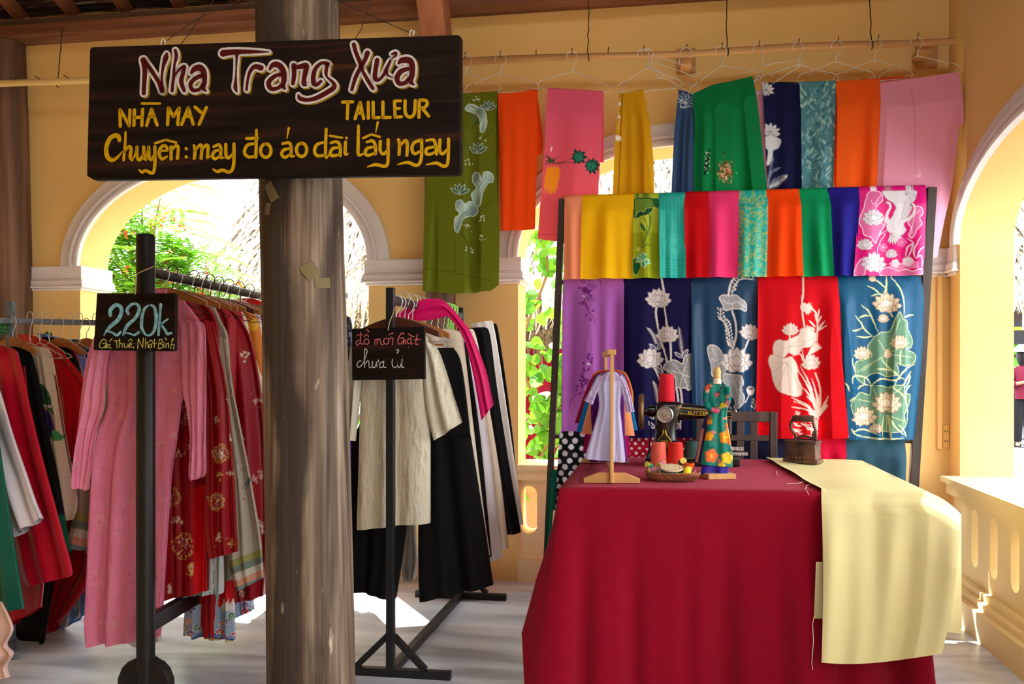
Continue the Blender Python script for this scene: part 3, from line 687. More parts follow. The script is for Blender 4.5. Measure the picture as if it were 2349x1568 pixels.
    def sample(s, px, py):
        j = np.clip(np.rint((px - s.x0) / s.step).astype(int), 0, s.nx - 1); i = np.clip(np.rint((py - s.y0) / s.step).astype(int), 0, s.ny - 1)
        return s.a[i, j]
def ZT(x0, y0, k):
    def f(pts):
        if isinstance(pts[0], (int, float)): return (x0 + pts[0] / k, y0 + pts[1] / k)
        return [(x0 + p[0] / k, y0 + p[1] / k) for p in pts]
    return f
def grid_mesh(V, C, closed=False, extra=None):
    """V: (nt, ns, 3) points, C: colours of the same shape"""
    nt, ns = V.shape[:2]
    me = bpy.data.meshes.new('cloth')
    me.vertices.add(nt * ns); me.vertices.foreach_set('co', V.reshape(-1).astype(np.float32))
    i, j = np.meshgrid(np.arange(nt - 1), np.arange(ns if closed else ns - 1), indexing='ij')
    k = (j + 1) % ns
    q = np.stack([i * ns + j, i * ns + k, (i + 1) * ns + k, (i + 1) * ns + j], -1).reshape(-1, 4)
    nf = len(q)
    me.loops.add(nf * 4); me.loops.foreach_set('vertex_index', q.reshape(-1).astype(np.int32))
    me.polygons.add(nf); me.polygons.foreach_set('loop_start', (np.arange(nf) * 4).astype(np.int32))
    try: me.polygons.foreach_set('loop_total', np.full(nf, 4, np.int32))
    except Exception: pass
    at = me.color_attributes.new('dye', 'FLOAT_COLOR', 'POINT')
    c4 = np.ones((nt * ns, 4), np.float32); c4[:, :3] = C.reshape(-1, 3); at.data.foreach_set('color', c4.reshape(-1))
    me.update(calc_edges=True); me.validate()
    return me
def unproj(px, py, Y=None, plane=None):
    u = (px - W / 2) / F; v = (HZ - py) / F
    a, b = -SN + u * CS, CS + u * SN
    if plane is None: t = Y / b
    else:
        p0, n = plane; t = (p0[0] * n[0] + p0[1] * n[1]) / (a * n[0] + b * n[1])
    return np.stack([a * t, b * t, CH + v * t], -1)
def panel(name, label, cat, Y, lx, rx, top, bot, base, paint=None, folds=(2, .012), seed=0, mat_=None, step=None, rad=.012, back=.45,
          group=None, parent=None, kind=None, tint=0.0, side=0.0, lim=.055):
    """a length of cloth hung over a rail: front sheet traced at depth Y, a turn over the rail, and a shorter sheet behind"""
    rng = np.random.default_rng(seed + 11)
    nd = lambda q: q if isinstance(q, (list, tuple)) else [(0, q), (1, q)]
    lx, rx, top, bot = nd(lx), nd(rx), nd(top), nd(bot)
    xs = [p[1] for p in lx + rx]; ys = [p[1] for p in top + bot]
    x0, x1, y0, y1 = min(xs), max(xs), min(ys), max(ys)
    step = step or (1.35 if paint else 5.0)
    ns = max(12, int((x1 - x0) / step)); nt = max(14, int((y1 - y0) / step))
    s = np.linspace(0, 1, ns)[None, :]; t = np.linspace(0, 1, nt)[:, None]
    lxx = np.interp(t, [p[0] for p in lx], [p[1] for p in lx]); rxx = np.interp(t, [p[0] for p in rx], [p[1] for p in rx])
    px = lxx + (rxx - lxx) * s
    tp = np.interp(s, [p[0] for p in top], [p[1] for p in top]); bt = np.interp(s, [p[0] for p in bot], [p[1] for p in bot])
    py = tp + (bt - tp) * t
    V = unproj(px, py, Y)
    fr, am = folds
    dep = np.zeros((nt, ns)); grow = .15 + .85 * np.clip(t * 1.3, 0, 1)
    for k in range(3):
        f = fr * (.6 + .5 * k) + rng.uniform(-.25, .25); ph = rng.uniform(0, 6.28); dr = rng.uniform(-.5, .5)
        dep += am * (.62 ** k) * np.sin(2 * math.pi * f * s + ph + dr * t * 2) * grow
    dep += am * .8 * np.sin(2.2 * t + rng.uniform(0, 6)) * (s - .5)
    dep = np.minimum((dep - dep.min()) * np.clip(t * 6, 0, 1) * 1.7, lim)
    V[..., 1] -= dep + side * np.abs(2 * s - 1) ** 3
    cv = Canvas(x0, y0, x1, y1, base)
    if paint: paint(cv)
    C = cv.sample(px, py)
    if tint: C = C * (1 + tint * (rng.random((nt, ns, 1)) - .5))
    # over the rail and down behind
    rows = []; m = 7
    T = V[0]
    for k in range(1, m + 1):
        a = math.pi * k / m
        q = T.copy(); q[:, 1] += rad * (1 - math.cos(a)); q[:, 2] += rad * math.sin(a); rows.append(q)
    nb = max(4, int(nt / 6) if paint else 8); ln = (T[:, 2].mean() - V[-1, :, 2].mean()) * back
    for k in range(1, nb + 1):
        q = T.copy(); q[:, 1] += 2 * rad + .3 * np.clip(dep[min(nt - 1, int(k / nb * nt * back))], 0, 1); q[:, 2] -= ln * k / nb; rows.append(q)
    B = np.stack(rows[::-1], 0)
    V2 = np.concatenate([B, V], 0); C2 = np.concatenate([np.repeat(C[:1], len(rows), 0), C], 0)
    o = put(name, grid_mesh(V2, C2), mat_ or COTTON, parent)
    return tag(o, label, cat, group, kind)

# ---------------------------------------------------------------- the bamboo rail and what hangs on it
BAMBOO = wood('bamboo_pole', (206, 160, 104), (150, 104, 62), grain=(.06, 1, 1), scale=12, rough=.5)
BAMBOO_PALE = wood('pale_bamboo_pole', (232, 206, 140), (200, 166, 100), grain=(.06, 1, 1), scale=12, rough=.5)
YR = 5.142
def rail_pt(px):
    return on_y(px, np.interp(px, [-60, 0, 200, 1068, 1575, 2192], [200, 197, 190, 140, 122, 93]), YR)
STEEL = mat('galvanised_wire', (206, 202, 198), rough=.45, metal=.4)
DARKWIRE = mat('dark_wire', (46, 40, 36), rough=.6)
IRONNAIL = mat('rusty_nail', (58, 42, 34), rough=.7)
rl = empty('hanging_rail', rail_pt(1500), 'long bamboo pole hung on wires above the row of scarves', 'rail')
mb = MB(); mb.tube([rail_pt(x) + Vector((0, 0, .004 * math.sin(x / 90))) for x in range(560, 2193, 40)] + [rail_pt(2192)], [.020 + .003 * math.sin(x / 130) for x in range(560, 2193, 40)] + [.020], 12)
mb.build('pole', BAMBOO, rl, smooth=True)
for px in (1068, 1148, 1230, 1312, 1395, 1476, 1574, 1655, 1740, 1830, 1920, 2012, 2102):
    p = rail_pt(px); MB().tube([p + Vector((0, -.012, .012)), p + Vector((.004, -.03, .042))], .0028, 6).build('nail', IRONNAIL, rl)
lr = empty('hanging_rail', rail_pt(100), 'pale bamboo pole hung on a wire left of the big sign', 'rail')
mb = MB(); mb.tube([rail_pt(x) + Vector((0, -.045, 0)) for x in range(-140, 420, 40)], .021, 12); mb.build('pole', BAMBOO_PALE, lr, smooth=True)
for px in (52, 108, 173):
    p = rail_pt(px) + Vector((0, -.045, 0)); MB().tube([p + Vector((0, -.012, .012)), p + Vector((-.03, -.03, .03))], .0028, 6).build('nail', IRONNAIL, lr)
for px, top, lab, par in ((133, 60, 'dark twisted wire holding up the pale bamboo pole', lr), (1349, 14, 'dark wire from the roof beam to the pole above the pink scarf', rl),
                     (1668, -4, 'dark wire from the roof beam to the pole above the green scarf', rl), (1998, -10, 'dark wire from the roof beam to the pole above the orange scarf', rl)):
    p = rail_pt(px); a = Vector((p.x, 5.185, 3.47))
    q = [a.lerp(p, k / 12) + Vector((random.uniform(-.004, .004), 0, 0)) for k in range(13)]
    q += [p + Vector((.004, -.024, .01)), p + Vector((.006, -.02, -.02)), p + Vector((.004, .0, -.026))]
    MB().tube(q, .0032, 6).build('suspension_wire', DARKWIRE, par)
BLOCK = wood('block_wood', (206, 158, 100), (176, 126, 76), scale=6)
for px, py, lab in ((1574, 140, 'square wooden block on the wall behind the middle of the pole'), (2126, 126, 'square wooden block on the wall behind the right end of the pole')):
    c = on_y(px, py, 5.33); b = empty('wall_block', c, lab, 'block')
    MB().box(c + Vector((-.055, -.012, -.072)), c + Vector((.055, .02, .072))).build('plate', BLOCK, b, bevel=.003)
    e = rail_pt(px)
    MB().box((e.x - .03, 5.16, e.z - .055), (e.x + .03, c.y - .012, e.z - .012)).build('arm', BLOCK, b, bevel=.003)

def wire_hanger(label, group, P, hook_z, wl, wr, drop, tilt=0.0, material=None, notch=True, r=.0021, twist=0.0, name='wire_hanger'):
    """P: point on the rail the hook hangs from; wl, wr: half widths; drop: from the neck to the bar; tilt turns it in its plane"""
    mt = material or STEEL
    e = empty(name, P, label, 'hanger', group)
    ct, st_ = math.cos(twist), math.sin(twist)
    def q(x, z): 
        xx, zz = x * math.cos(tilt) + z * math.sin(tilt), -x * math.sin(tilt) + z * math.cos(tilt)
        return Vector((P[0] + xx * ct, P[1] + xx * st_, P[2] + zz))
    mb = MB(); R = .026
    hk = [q(-R * math.cos(a) if True else 0, R * math.sin(a) * 1.1 + hook_z) for a in np.linspace(-.5, math.pi, 12)]
    hk += [q(R * .8, hook_z - .02), q(.003, hook_z - .052), q(0, hook_z - .085)]
    mb.tube(hk, r, 6); mb.build('hook', mt, e, smooth=True)
    mb = MB(); n0 = hook_z - .085
    for k in range(5): mb.tube([q(.004 * math.cos(k * 1.6), n0 + .002 - .008 * k + .01), q(.004 * math.cos((k + 1) * 1.6), n0 - .006 - .008 * k + .01)], r * 1.2, 5)
    for sg, wd in ((-1, wl), (1, wr)):
        pts = [q(0, n0 - .03), q(sg * wd * .5, n0 - .03 - drop * .42)]
        if notch: pts += [q(sg * wd * .70, n0 - .03 - drop * .62), q(sg * wd * .72, n0 - .03 - drop * .72), q(sg * wd * .78, n0 - .03 - drop * .66)]
        pts += [q(sg * wd * .98, n0 - .03 - drop * .84), q(sg * wd * 1.02, n0 - .03 - drop * .9), q(sg * wd * .98, n0 - .03 - drop * .95)]
        if notch: pts += [q(sg * wd * .86, n0 - .03 - drop * .93), q(sg * wd * .84, n0 - .03 - drop * .98)]
        pts += [q(sg * wd * .9, n0 - .03 - drop)]
        if sg == 1: pts += [q(-wl * .9, n0 - .03 - drop)]
        mb.tube(pts, r, 6)
    mb.build('wire_frame', mt, e, smooth=True)
    return e

OL = (98, 106, 18)
zo = ZT(1040, 80, 3.137)
def p_olive(c):
    LF, DK, HI = (176, 206, 196), (64, 84, 50), (206, 226, 218)
    def leaf(pts, vein):
        p = c.blob(zo(pts), lambda X, Y: lin((176, 206, 196)) * (.72 + .28 * np.sin(X * .12 + Y * .09))[..., None], HI, 1.6)
        for v in vein: c.curve(zo(v), [1.6, .6], (90, 116, 92))
    leaf([(92, 540), (110, 508), (150, 505), (190, 530), (225, 550), (250, 600), (252, 650), (235, 710), (205, 712), (205, 660), (190, 600), (150, 570), (110, 560)], [[(130, 520), (190, 560), (230, 640), (225, 700)]])
    c.poly(cr(zo([(130, 575), (170, 580), (195, 620), (205, 665), (150, 640)]), 5, True), (84, 104, 52), .8)
    leaf([(150, 1010), (180, 1000), (205, 1020), (220, 1070), (230, 1010), (260, 998), (296, 1020), (296, 1070), (262, 1080), (225, 1150), (205, 1230), (180, 1240), (150, 1210), (135, 1150), (170, 1105), (145, 1060)], [[(215, 1075), (190, 1130), (180, 1220)], [(220, 1070), (255, 1030)], [(215, 1075), (165, 1030)]])
    leaf([(35, 1215), (70, 1200), (100, 1230), (120, 1205), (155, 1215), (185, 1270), (160, 1300), (110, 1315), (75, 1360), (45, 1430), (25, 1400), (28, 1330), (60, 1300), (35, 1260)], [[(105, 1280), (60, 1330), (45, 1400)], [(105, 1280), (140, 1240)]])
    for (x, y, r) in ((258, 520, 44), (188, 830, 48), (60, 1125, 46)):
        cx, cy = zo((x, y)); r /= 3.137 * .8
        for a in (-55, -25, 0, 28, 58): c.petal(cx, cy + r * .6, a, r * 1.35, r * .42, (70, 92, 66), (178, 204, 190), 1.3)
    for (x, y) in ((165, 465), (222, 760), (125, 925), (118, 1395), (222, 1470), (118, 1550), (215, 1330)):
        for k in range(8): c.dot(*zo((x + random.uniform(-26, 26), y + random.uniform(-22, 22))), random.uniform(.7, 1.7), (240, 240, 226))
    for pts in ([(300, 700), (230, 760), (195, 800)], [(90, 760), (130, 850), (140, 980)], [(290, 1200), (200, 1290), (150, 1400)], [(60, 1420), (110, 1500), (120, 1600)], [(190, 620), (150, 680), (140, 700)]):
        c.curve(zo(pts), [1.6, 2.4, .8], (66, 74, 14), alpha=.8)
    c.line([(976, 618), (1047, 626)], 1.6, (72, 78, 12)); c.line([(1048, 560), (1049, 628), (1130, 645)], 1.8, (72, 78, 12))
panel('scarf', 'olive green scarf hand painted with pale lotus leaves, hanging beside the sign', 'scarf', 5.092,
      [(0, 1002), (.3, 988), (.55, 979), (1, 975)], [(0, 1141), (.4, 1141), (.75, 1150), (1, 1148)], [(0, 222), (1, 213)], [(0, 668), (.4, 676), (.9, 668), (1, 655)], OL, p_olive, (2.3, .022), 1, group=None, back=.9)
o = panel('scarf', 'plain bright orange scarf hanging between the olive and the pink scarf', 'scarf', 5.11, [(0, 1142), (.4, 1146), (1, 1150)], [(0, 1231), (.3, 1234), (1, 1228)], [(0, 217), (1, 208)], [(0, 531), (1, 526)], (240, 74, 8), None, (1.6, .012), 2)
panel('side_fold', None, None, 5.125, [(0, 1226), (1, 1228)], [(0, 1232), (.8, 1247), (1, 1244)], [(0, 210), (1, 209)], [(0, 362), (1, 352)], (232, 66, 8), None, (1, .006), 3, parent=o)
def p_pink(c):
    g = lambda X, Y: lin((228, 92, 124)) + (lin((246, 92, 100)) - lin((228, 92, 124))) * np.clip((Y - 260) / 260, 0, 1)[..., None]
    c.poly([(1200, 180), (1420, 180), (1420, 600), (1200, 600)], g)
    for (x, y, n, r) in ((905, 892, 9, 56), (1000, 955, 10, 56)):
        cx, cy = zo((x, y)); r /= 3.137
        for k in range(n):
            c.petal(cx, cy, 360 / n * k + 12, r * random.uniform(.9, 1.25), r * .5, (24, 70, 62))
            c.petal(cx, cy, 360 / n * k + 5, r * .7, r * .2, (46, 150, 120))
    for pts in ([(660, 930), (760, 925), (870, 895)], [(760, 920), (860, 930), (960, 935)], [(700, 905), (670, 880), (650, 870)], [(700, 905), (740, 930), (800, 935)], [(705, 900), (770, 880)]): c.curve(zo(pts), [1.6, .8], (70, 60, 50))
    for k in range(9): c.grass([zo((700, 915)), zo((700 + random.uniform(-40, 40), 915 + random.uniform(-50, 50)))], 3.4, (40, 80, 50))
    for k in range(5): c.dot(*zo((705 + random.uniform(-8, 8), 830 + random.uniform(-20, 20))), 1.6, (255, 220, 225))
    for x, w in ((668, 8), (690, 12), (715, 18), (742, 12)): c.grass([zo((x + 14, 955)), zo((x + 5, 1030)), zo((x - 14, 1130 + w))], w, (250, 150, 30), .85)
    c.line([(1236, 538), (1285, 538)], 2, (214, 60, 80))
panel('scarf', 'pink scarf with small dark palm leaves painted across it', 'scarf', 5.10, [(0, 1256), (.4, 1250), (1, 1234)], [(0, 1384), (.3, 1381), (.75, 1372), (1, 1364)], [(0, 205), (1, 212)], [(0, 548), (1, 566)], (232, 92, 122), p_pink, (1.0, .012), 4)
def p_mustard(c):
    c.line([(1428, 212), (1424, 330), (1418, 470)], 3, (150, 100, 8))
    for (x, y, r) in ((1421, 240, 5), (1421, 272, 4), (1419, 320, 8)):
        for k in range(8): c.petal(x, y, 45 * k, r, r * .5, (238, 232, 220))
    c.curve([(1424, 228), (1417, 255), (1423, 275), (1418, 300)], 1.2, (232, 214, 170))
panel('scarf', 'mustard yellow scarf with a strip of small white flowers', 'scarf', 5.11, [(0, 1420), (.35, 1411), (.75, 1405), (1, 1402)], [(0, 1476), (.22, 1491), (.45, 1499), (1, 1504)], [(0, 217), (.3, 214), (1, 209)], 560, (206, 150, 14), p_mustard, (1.8, .018), 5)
def p_slate(c):
    for k in range(7): c.petal(1571, 238, -70 + 30 * k, 26, 8, (58, 86, 124), (196, 210, 226), .9)
    for k in range(26): c.dot(1566 + random.uniform(-8, 14), 240 + random.uniform(-12, 10), random.uniform(.8, 1.6), (226, 232, 238))
panel('scarf', 'narrow slate blue scarf with a white flower at its top', 'scarf', 5.12, [(0, 1556), (.3, 1546), (1, 1534)], [(0, 1594), (.3, 1592), (1, 1590)], [(0, 209), (1, 218)], 560, (52, 78, 116), p_slate, (2.2, .014), 6)
def p_green(c):
    c.curve([(1628, 345), (1620, 380), (1616, 405)], [2, 8, 9, 4], (10, 44, 26))
    for k in range(22): c.dot(1622 + random.uniform(-6, 6), 378 + random.uniform(-26, 26), 1.0, (226, 236, 226))
    c.curve([(1622, 392), (1640, 396), (1660, 398)], 1.6, (60, 70, 30))
    for k in range(150):
        x, y = 1662 + random.gauss(0, 9), 398 + random.gauss(0, 12); c.dot(x, y, random.uniform(1.2, 2.4), random.choice([(112, 62, 32), (150, 86, 48), (70, 60, 26), (216, 150, 110)]))
    for k in range(40): c.dot(1662 + random.gauss(0, 9), 400 + random.gauss(0, 12), .9, (250, 222, 196))
    c.line([(1600, 240), (1740, 215)], 2.5, (30, 140, 86), .35)
panel('scarf', 'wide emerald green scarf with a beaded brown flower motif', 'scarf', 5.10, [(0, 1590), (.25, 1594), (.6, 1588), (1, 1584)], [(0, 1727), (.3, 1741), (.75, 1760), (1, 1766)], [(0, 218), (.35, 197), (.6, 191), (1, 178)], 560, (8, 122, 66), p_green, (2.6, .022), 7)
panel('scarf', 'sliver of pale pink scarf behind the emerald green one', 'scarf', 5.14, [(0, 1728), (1, 1735)], [(0, 1756), (1, 1768)], [(0, 216), (1, 205)], 540, (226, 150, 172), None, (1.5, .006), 8)
def p_navylotus(c):
    WT, GY = (226, 226, 226), (120, 124, 140)
    def fl(x, y, r, rot=0):
        for a in (-100, -65, -35, 0, 35, 65, 100): c.petal(x, y, a + rot, r, r * .45, WT, GY, 1.0, GY)
        for a in (-140, 140, 180): c.petal(x, y, a + rot, r * .7, r * .5, (206, 208, 212), GY, 1.0, GY)
    fl(1757, 208, 20, 10); fl(1767, 306, 23)
    c.blob([(1752, 320), (1768, 312), (1790, 322), (1786, 340), (1774, 346), (1770, 366), (1764, 380), (1756, 380), (1760, 350), (1752, 340)], (214, 216, 220), GY, 1.2)
    for q in ([(1756, 440), (1765, 400), (1790, 385)], [(1760, 440), (1775, 415), (1802, 402)], [(1758, 440), (1768, 380), (1772, 360)]): c.fern(q, 1.6, (150, 158, 178), 7)
    c.fern([(1764, 432), (1785, 420), (1805, 404)], 1.6, (220, 224, 230), 9, 1.6)
panel('scarf', 'navy blue scarf with white lotus flowers down its left edge, hung from the pole', 'scarf', 5.11, [(0, 1749), (.6, 1757), (1, 1766)], [(0, 1835), (1, 1838)], [(0, 194), (.5, 191), (1, 193)], 560, (18, 22, 62), p_navylotus, (1.5, .010), 9)
def p_tealleaf(c):
    for k in range(330):
        x = random.uniform(1830, 1922); y = random.uniform(185, 470); a = random.choice([-38, 38, -25, 25, 150, -150]) + random.uniform(-12, 12)
        c.petal(x, y, a, random.uniform(12, 22), random.uniform(4, 7), random.choice([(108, 160, 166), (136, 180, 180), (72, 126, 138), (58, 110, 126), (160, 196, 186), (90, 142, 152)]))
    for x in (1848, 1876, 1903): c.curve([(x, 185), (x + 4, 280), (x - 3, 380), (x + 2, 470)], 2.2, (84, 136, 148), alpha=.6)
panel('scarf', 'teal scarf woven all over with pale leaves', 'scarf', 5.10, [(0, 1834), (1, 1836)], [(0, 1917), (.5, 1913), (1, 1905)], [(0, 191), (1, 188)], 540, (78, 132, 144), p_tealleaf, (1.0, .010), 10)
o = panel('scarf', 'orange scarf hanging between the teal leaf scarf and the light pink one', 'scarf', 5.105, [(0, 1917), (.5, 1915), (1, 1912)], [(0, 2018), (.4, 2014), (1, 2006)], [(0, 189), (1, 184)], 550, (242, 92, 22), None, (1.8, .014), 11)
panel('side_fold', None, None, 5.12, [(0, 1912), (.85, 1904), (1, 1907)], [(0, 1920), (1, 1918)], [(0, 192), (1, 190)], [(0, 378), (1, 470)], (240, 84, 16), None, (1.2, .006), 12, parent=o)
panel('scarf', 'dark orange scarf mostly hidden behind the light pink one', 'scarf', 5.135, 1980, [(0, 2086), (1, 2080)], [(0, 184), (1, 178)], 420, (226, 78, 22), None, (1.2, .006), 13)
def p_lpink(c):
    c.line([(2088, 205), (2092, 300), (2094, 450)], 1.6, (208, 120, 150))
    for k in range(14): c.dot(2101 + random.gauss(0, 4), 405 + random.gauss(0, 5), 1.2, (250, 214, 226))
panel('scarf', 'wide light pink scarf at the right end of the pole', 'scarf', 5.10, [(0, 2018), (.5, 2010), (1, 2000)], [(0, 2199), (.28, 2205), (.30, 2195), (.62, 2182), (.8, 2166), (1, 2150)], [(0, 192), (.5, 180), (1, 167)], [(0, 590), (.7, 600), (1, 590)], (232, 152, 178), p_lpink, (1.7, .016), 14, rad=.008)
# hangers that carry them: hook on a nail, slanting with the cloth
HG = 'wire hangers on the bamboo pole'
def scarf_hanger(label, nail, neck, e0, e1, Y=5.112, r=.0019):
    """hook on the nail, neck below it, shoulders running down to the two ends of the bar the cloth hangs from"""
    P = on_y(nail, np.interp(nail, [1068, 1575, 2192], [140, 122, 93]) - 10, Y); e = empty('wire_hanger', P, label, 'hanger', HG)
    q = lambda x, y, dy=0.0: on_y(x, y, Y + dy)
    nx, ny = neck; hx, hy = nail, to_px(P)[1]; R = 13
    hk = [(hx - R * math.cos(t), hy + 10 - R * math.sin(t)) for t in np.linspace(-.35, math.pi, 11)] + [(hx + R * .8, hy + 20), (nx + 2, ny - 16), (nx, ny)]
    MB().tube([q(x, y, -.012 if y < hy + 12 else 0) for x, y in hk], r, 6).build('hook', STEEL, e, smooth=True)
    mb = MB()
    for k in range(4): mb.tube([q(nx - 1.6 * (-1) ** k, ny - 12 + 4 * k), q(nx + 1.6 * (-1) ** k, ny - 8 + 4 * k)], r * 1.2, 5)
    for (ex, ey) in (e0, e1):
        sg = 1 if ex > nx else -1; L_ = lambda t, dy=0: (nx + (ex - nx) * t, ny + (ey - 12 - ny) * t + dy)
        pts = [(nx, ny), L_(.35, -1), L_(.66, -1), L_(.69, 5), L_(.76, -3), L_(.95, -2), (ex, ey - 9), (ex + sg * 2, ey - 4), (ex - sg * 4, ey), (ex - sg * 13, ey - 4), (ex - sg * 16, ey + 1), (ex - sg * 8, ey + 4)]
        if sg > 0: pts += [(e0[0] + 8, e0[1] + 4)]
        mb.tube([q(x, y) for x, y in pts], r, 6)
    mb.build('wire_frame', STEEL, e, smooth=True)
for nail, neck, e0, e1, lab in (
    (1068, (1070, 168), (992, 214), (1147, 207), 'wire hanger beside the sign carrying the olive scarf'), (1148, (1148, 168), (1068, 212), (1234, 205), 'wire hanger carrying the orange scarf beside the olive one'),
    (1312, (1314, 163), (1236, 200), (1397, 210), 'wire hanger carrying the pink scarf with palm leaves'), (1476, (1486, 155), (1417, 210), (1562, 198), 'wire hanger carrying the mustard yellow scarf'),
    (1486, (1492, 158), (1520, 176), (1603, 216), 'wire hanger slanting down to the slate blue scarf'), (1574, (1558, 146), (1494, 138), (1604, 172), 'empty wire hanger tangled by the middle block'),
    (1655, (1657, 150), (1582, 216), (1748, 178), 'wire hanger carrying the emerald green scarf'), (1740, (1750, 150), (1726, 212), (1842, 148), 'tilted wire hanger above the sliver of pale pink scarf'),
    (1830, (1832, 148), (1744, 190), (1922, 186), 'wire hanger carrying the navy lotus scarf'), (1920, (1918, 141), (1830, 188), (2006, 182), 'wire hanger carrying the teal leaf scarf'),
    (2009, (2007, 137), (1912, 188), (2092, 176), 'wire hanger carrying the orange scarf near the right end'), (2102, (2105, 128), (2016, 188), (2202, 164), 'wire hanger carrying the light pink scarf at the right end')):
    scarf_hanger(lab, nail, neck, e0, e1)

# ---------------------------------------------------------------- the screen: two posts, three rails, scarves over them
SCREEN = wood('dark_stained_wood', (74, 60, 54), (46, 36, 32), grain=(1, 1, .1), scale=10, rough=.5)
YS = 5.03
sp = empty('display_frame', on_y(1690, 1385, YS), 'tall dark wooden frame with three rails behind the table', 'rack')
la, lb = on_y(1290, 456, YS), on_y(1251, 1364, YS); ra, rb = on_y(2137, 430, YS), on_y(2078, 1402, YS)
la.z = max(la.z, 0); lb.z = 0; rb.z = 0
MB().bar(la, lb, .036, .045, up=(0, 1, 0)).build('post', SCREEN, sp, bevel=.003)
MB().bar(ra, rb, .046, .045, up=(0, 1, 0)).build('post', SCREEN, sp, bevel=.003)
def post_at(a, b, z): return a.lerp(b, (a.z - z) / (a.z - b.z))
for zz_ in (2.215, 1.775, .905):
    MB().tube([post_at(la, lb, zz_), post_at(ra, rb, zz_)], .013, 10).build('rail', SCREEN, sp, smooth=True)
for zz_ in (.16,): MB().bar(post_at(la, lb, zz_), post_at(ra, rb, zz_), .03, .05).build('rail', SCREEN, sp)
for (a, b) in ((la, lb), (ra, rb)):
    f = Vector((b.x, b.y, .025)); MB().bar(f + Vector((0, -.06, 0)), f + Vector((0, .2, 0)), .05, .05).build('foot', SCREEN, sp, bevel=.004)
def ytop(x): return np.interp(x, [1296, 2122], [458, 434])
def yb1(x): return np.interp(x, [1296, 1700, 2115], [641, 636, 632])
zl = ZT(1240, 400, 4.356); zc = ZT(1700, 400, 4.356)
def p_lime(c):
    DG, MG = (26, 84, 44), (94, 138, 46)
    c.poly([(1440, 535), (1530, 535), (1530, 660), (1440, 660)], (150, 164, 26))
    c.blob(zl([(940, 250), (1000, 238), (1090, 238), (1125, 260), (1130, 300), (1120, 330), (1080, 345), (1060, 400), (1010, 380), (980, 420), (945, 440), (935, 380)]), (108, 142, 52), DG, 3)
    c.blob(zl([(1130, 240), (1185, 250), (1185, 330), (1150, 330), (1130, 300)]), (36, 98, 52))
    c.blob(zl([(950, 430), (975, 385), (1010, 372), (1030, 385), (1060, 350), (1085, 340), (1125, 335), (1110, 375), (1085, 395), (1060, 420), (1010, 425), (960, 445)]), (20, 76, 48), (190, 196, 90), 1.0)
    for v in ([(1085, 400), (1090, 500), (1060, 600), (1020, 720)], [(1110, 395), (1100, 500), (1070, 600), (1030, 700)], [(1040, 445), (1062, 520), (1055, 600)]): c.curve(zl(v), [2.2, 1.2], (46, 108, 46))
    c.petal(*zl((1052, 585)), -30, 26, 7, (40, 110, 60))
    c.grass([zl((1000, 750)), zl((1050, 715)), zl((1115, 712))], 2.5, (60, 120, 40)); c.grass([zl((1020, 720)), zl((1015, 660)), zl((1018, 620))], 2, (90, 140, 50))
    for k in range(26): c.dot(*zl((980 + random.gauss(0, 14), 755 + random.gauss(0, 14))), .8, (230, 226, 130))
    for (pts) in ([(925, 870), (950, 835), (970, 850), (950, 880), (990, 890), (1000, 930), (985, 960), (965, 1000), (935, 990), (920, 950)],): c.blob(zl(pts), (22, 84, 44), (140, 170, 80), 1.2)
    for a, l in ((-55, 70), (-25, 90), (5, 96), (30, 90), (75, 70), (100, 80), (160, 60)): c.petal(*zl((1020, 880)), a, l / 4.356, 9, (66, 178, 110), (208, 240, 220), 1.2)
def p_jac(c):
    H = (52, 186, 174)
    cx, cy = zl((1340, 720))
    for k in range(34):
        a = 2 * math.pi * k / 34; c.line([(cx + 10 * math.cos(a), cy + 12 * math.sin(a)), (cx + 26 * math.cos(a), cy + 30 * math.sin(a))], [2.2, 1.6], H, .8)
    for k in range(12):
        a = 2 * math.pi * k / 12; c.dot(cx + 6 * math.cos(a), cy + 7 * math.sin(a), 2, H, alpha=.7)
    for k in range(7): c.curve([(1514 + 9 * k, 455), (1518 + 8 * k, 500), (1514 + 9 * k, 545)], 1.6, H, alpha=.6)
    for k in range(5): c.curve([(1516, 606 + 6 * k), (1535, 600 + 7 * k), (1572, 604 + 6 * k)], 1.6, H, alpha=.7)
def p_gold(c):
    for k in range(620):
        x, y = random.uniform(1688, 1764), random.uniform(444, 640); a = random.uniform(0, 6.28)
        c.curve([(x, y), (x + 3 * math.cos(a), y + 3 * math.sin(a)), (x + 4 * math.cos(a + 1.2), y + 4 * math.sin(a + 1.2))], 1.3, random.choice([(150, 176, 92), (96, 186, 150), (176, 178, 84)]), n=3)
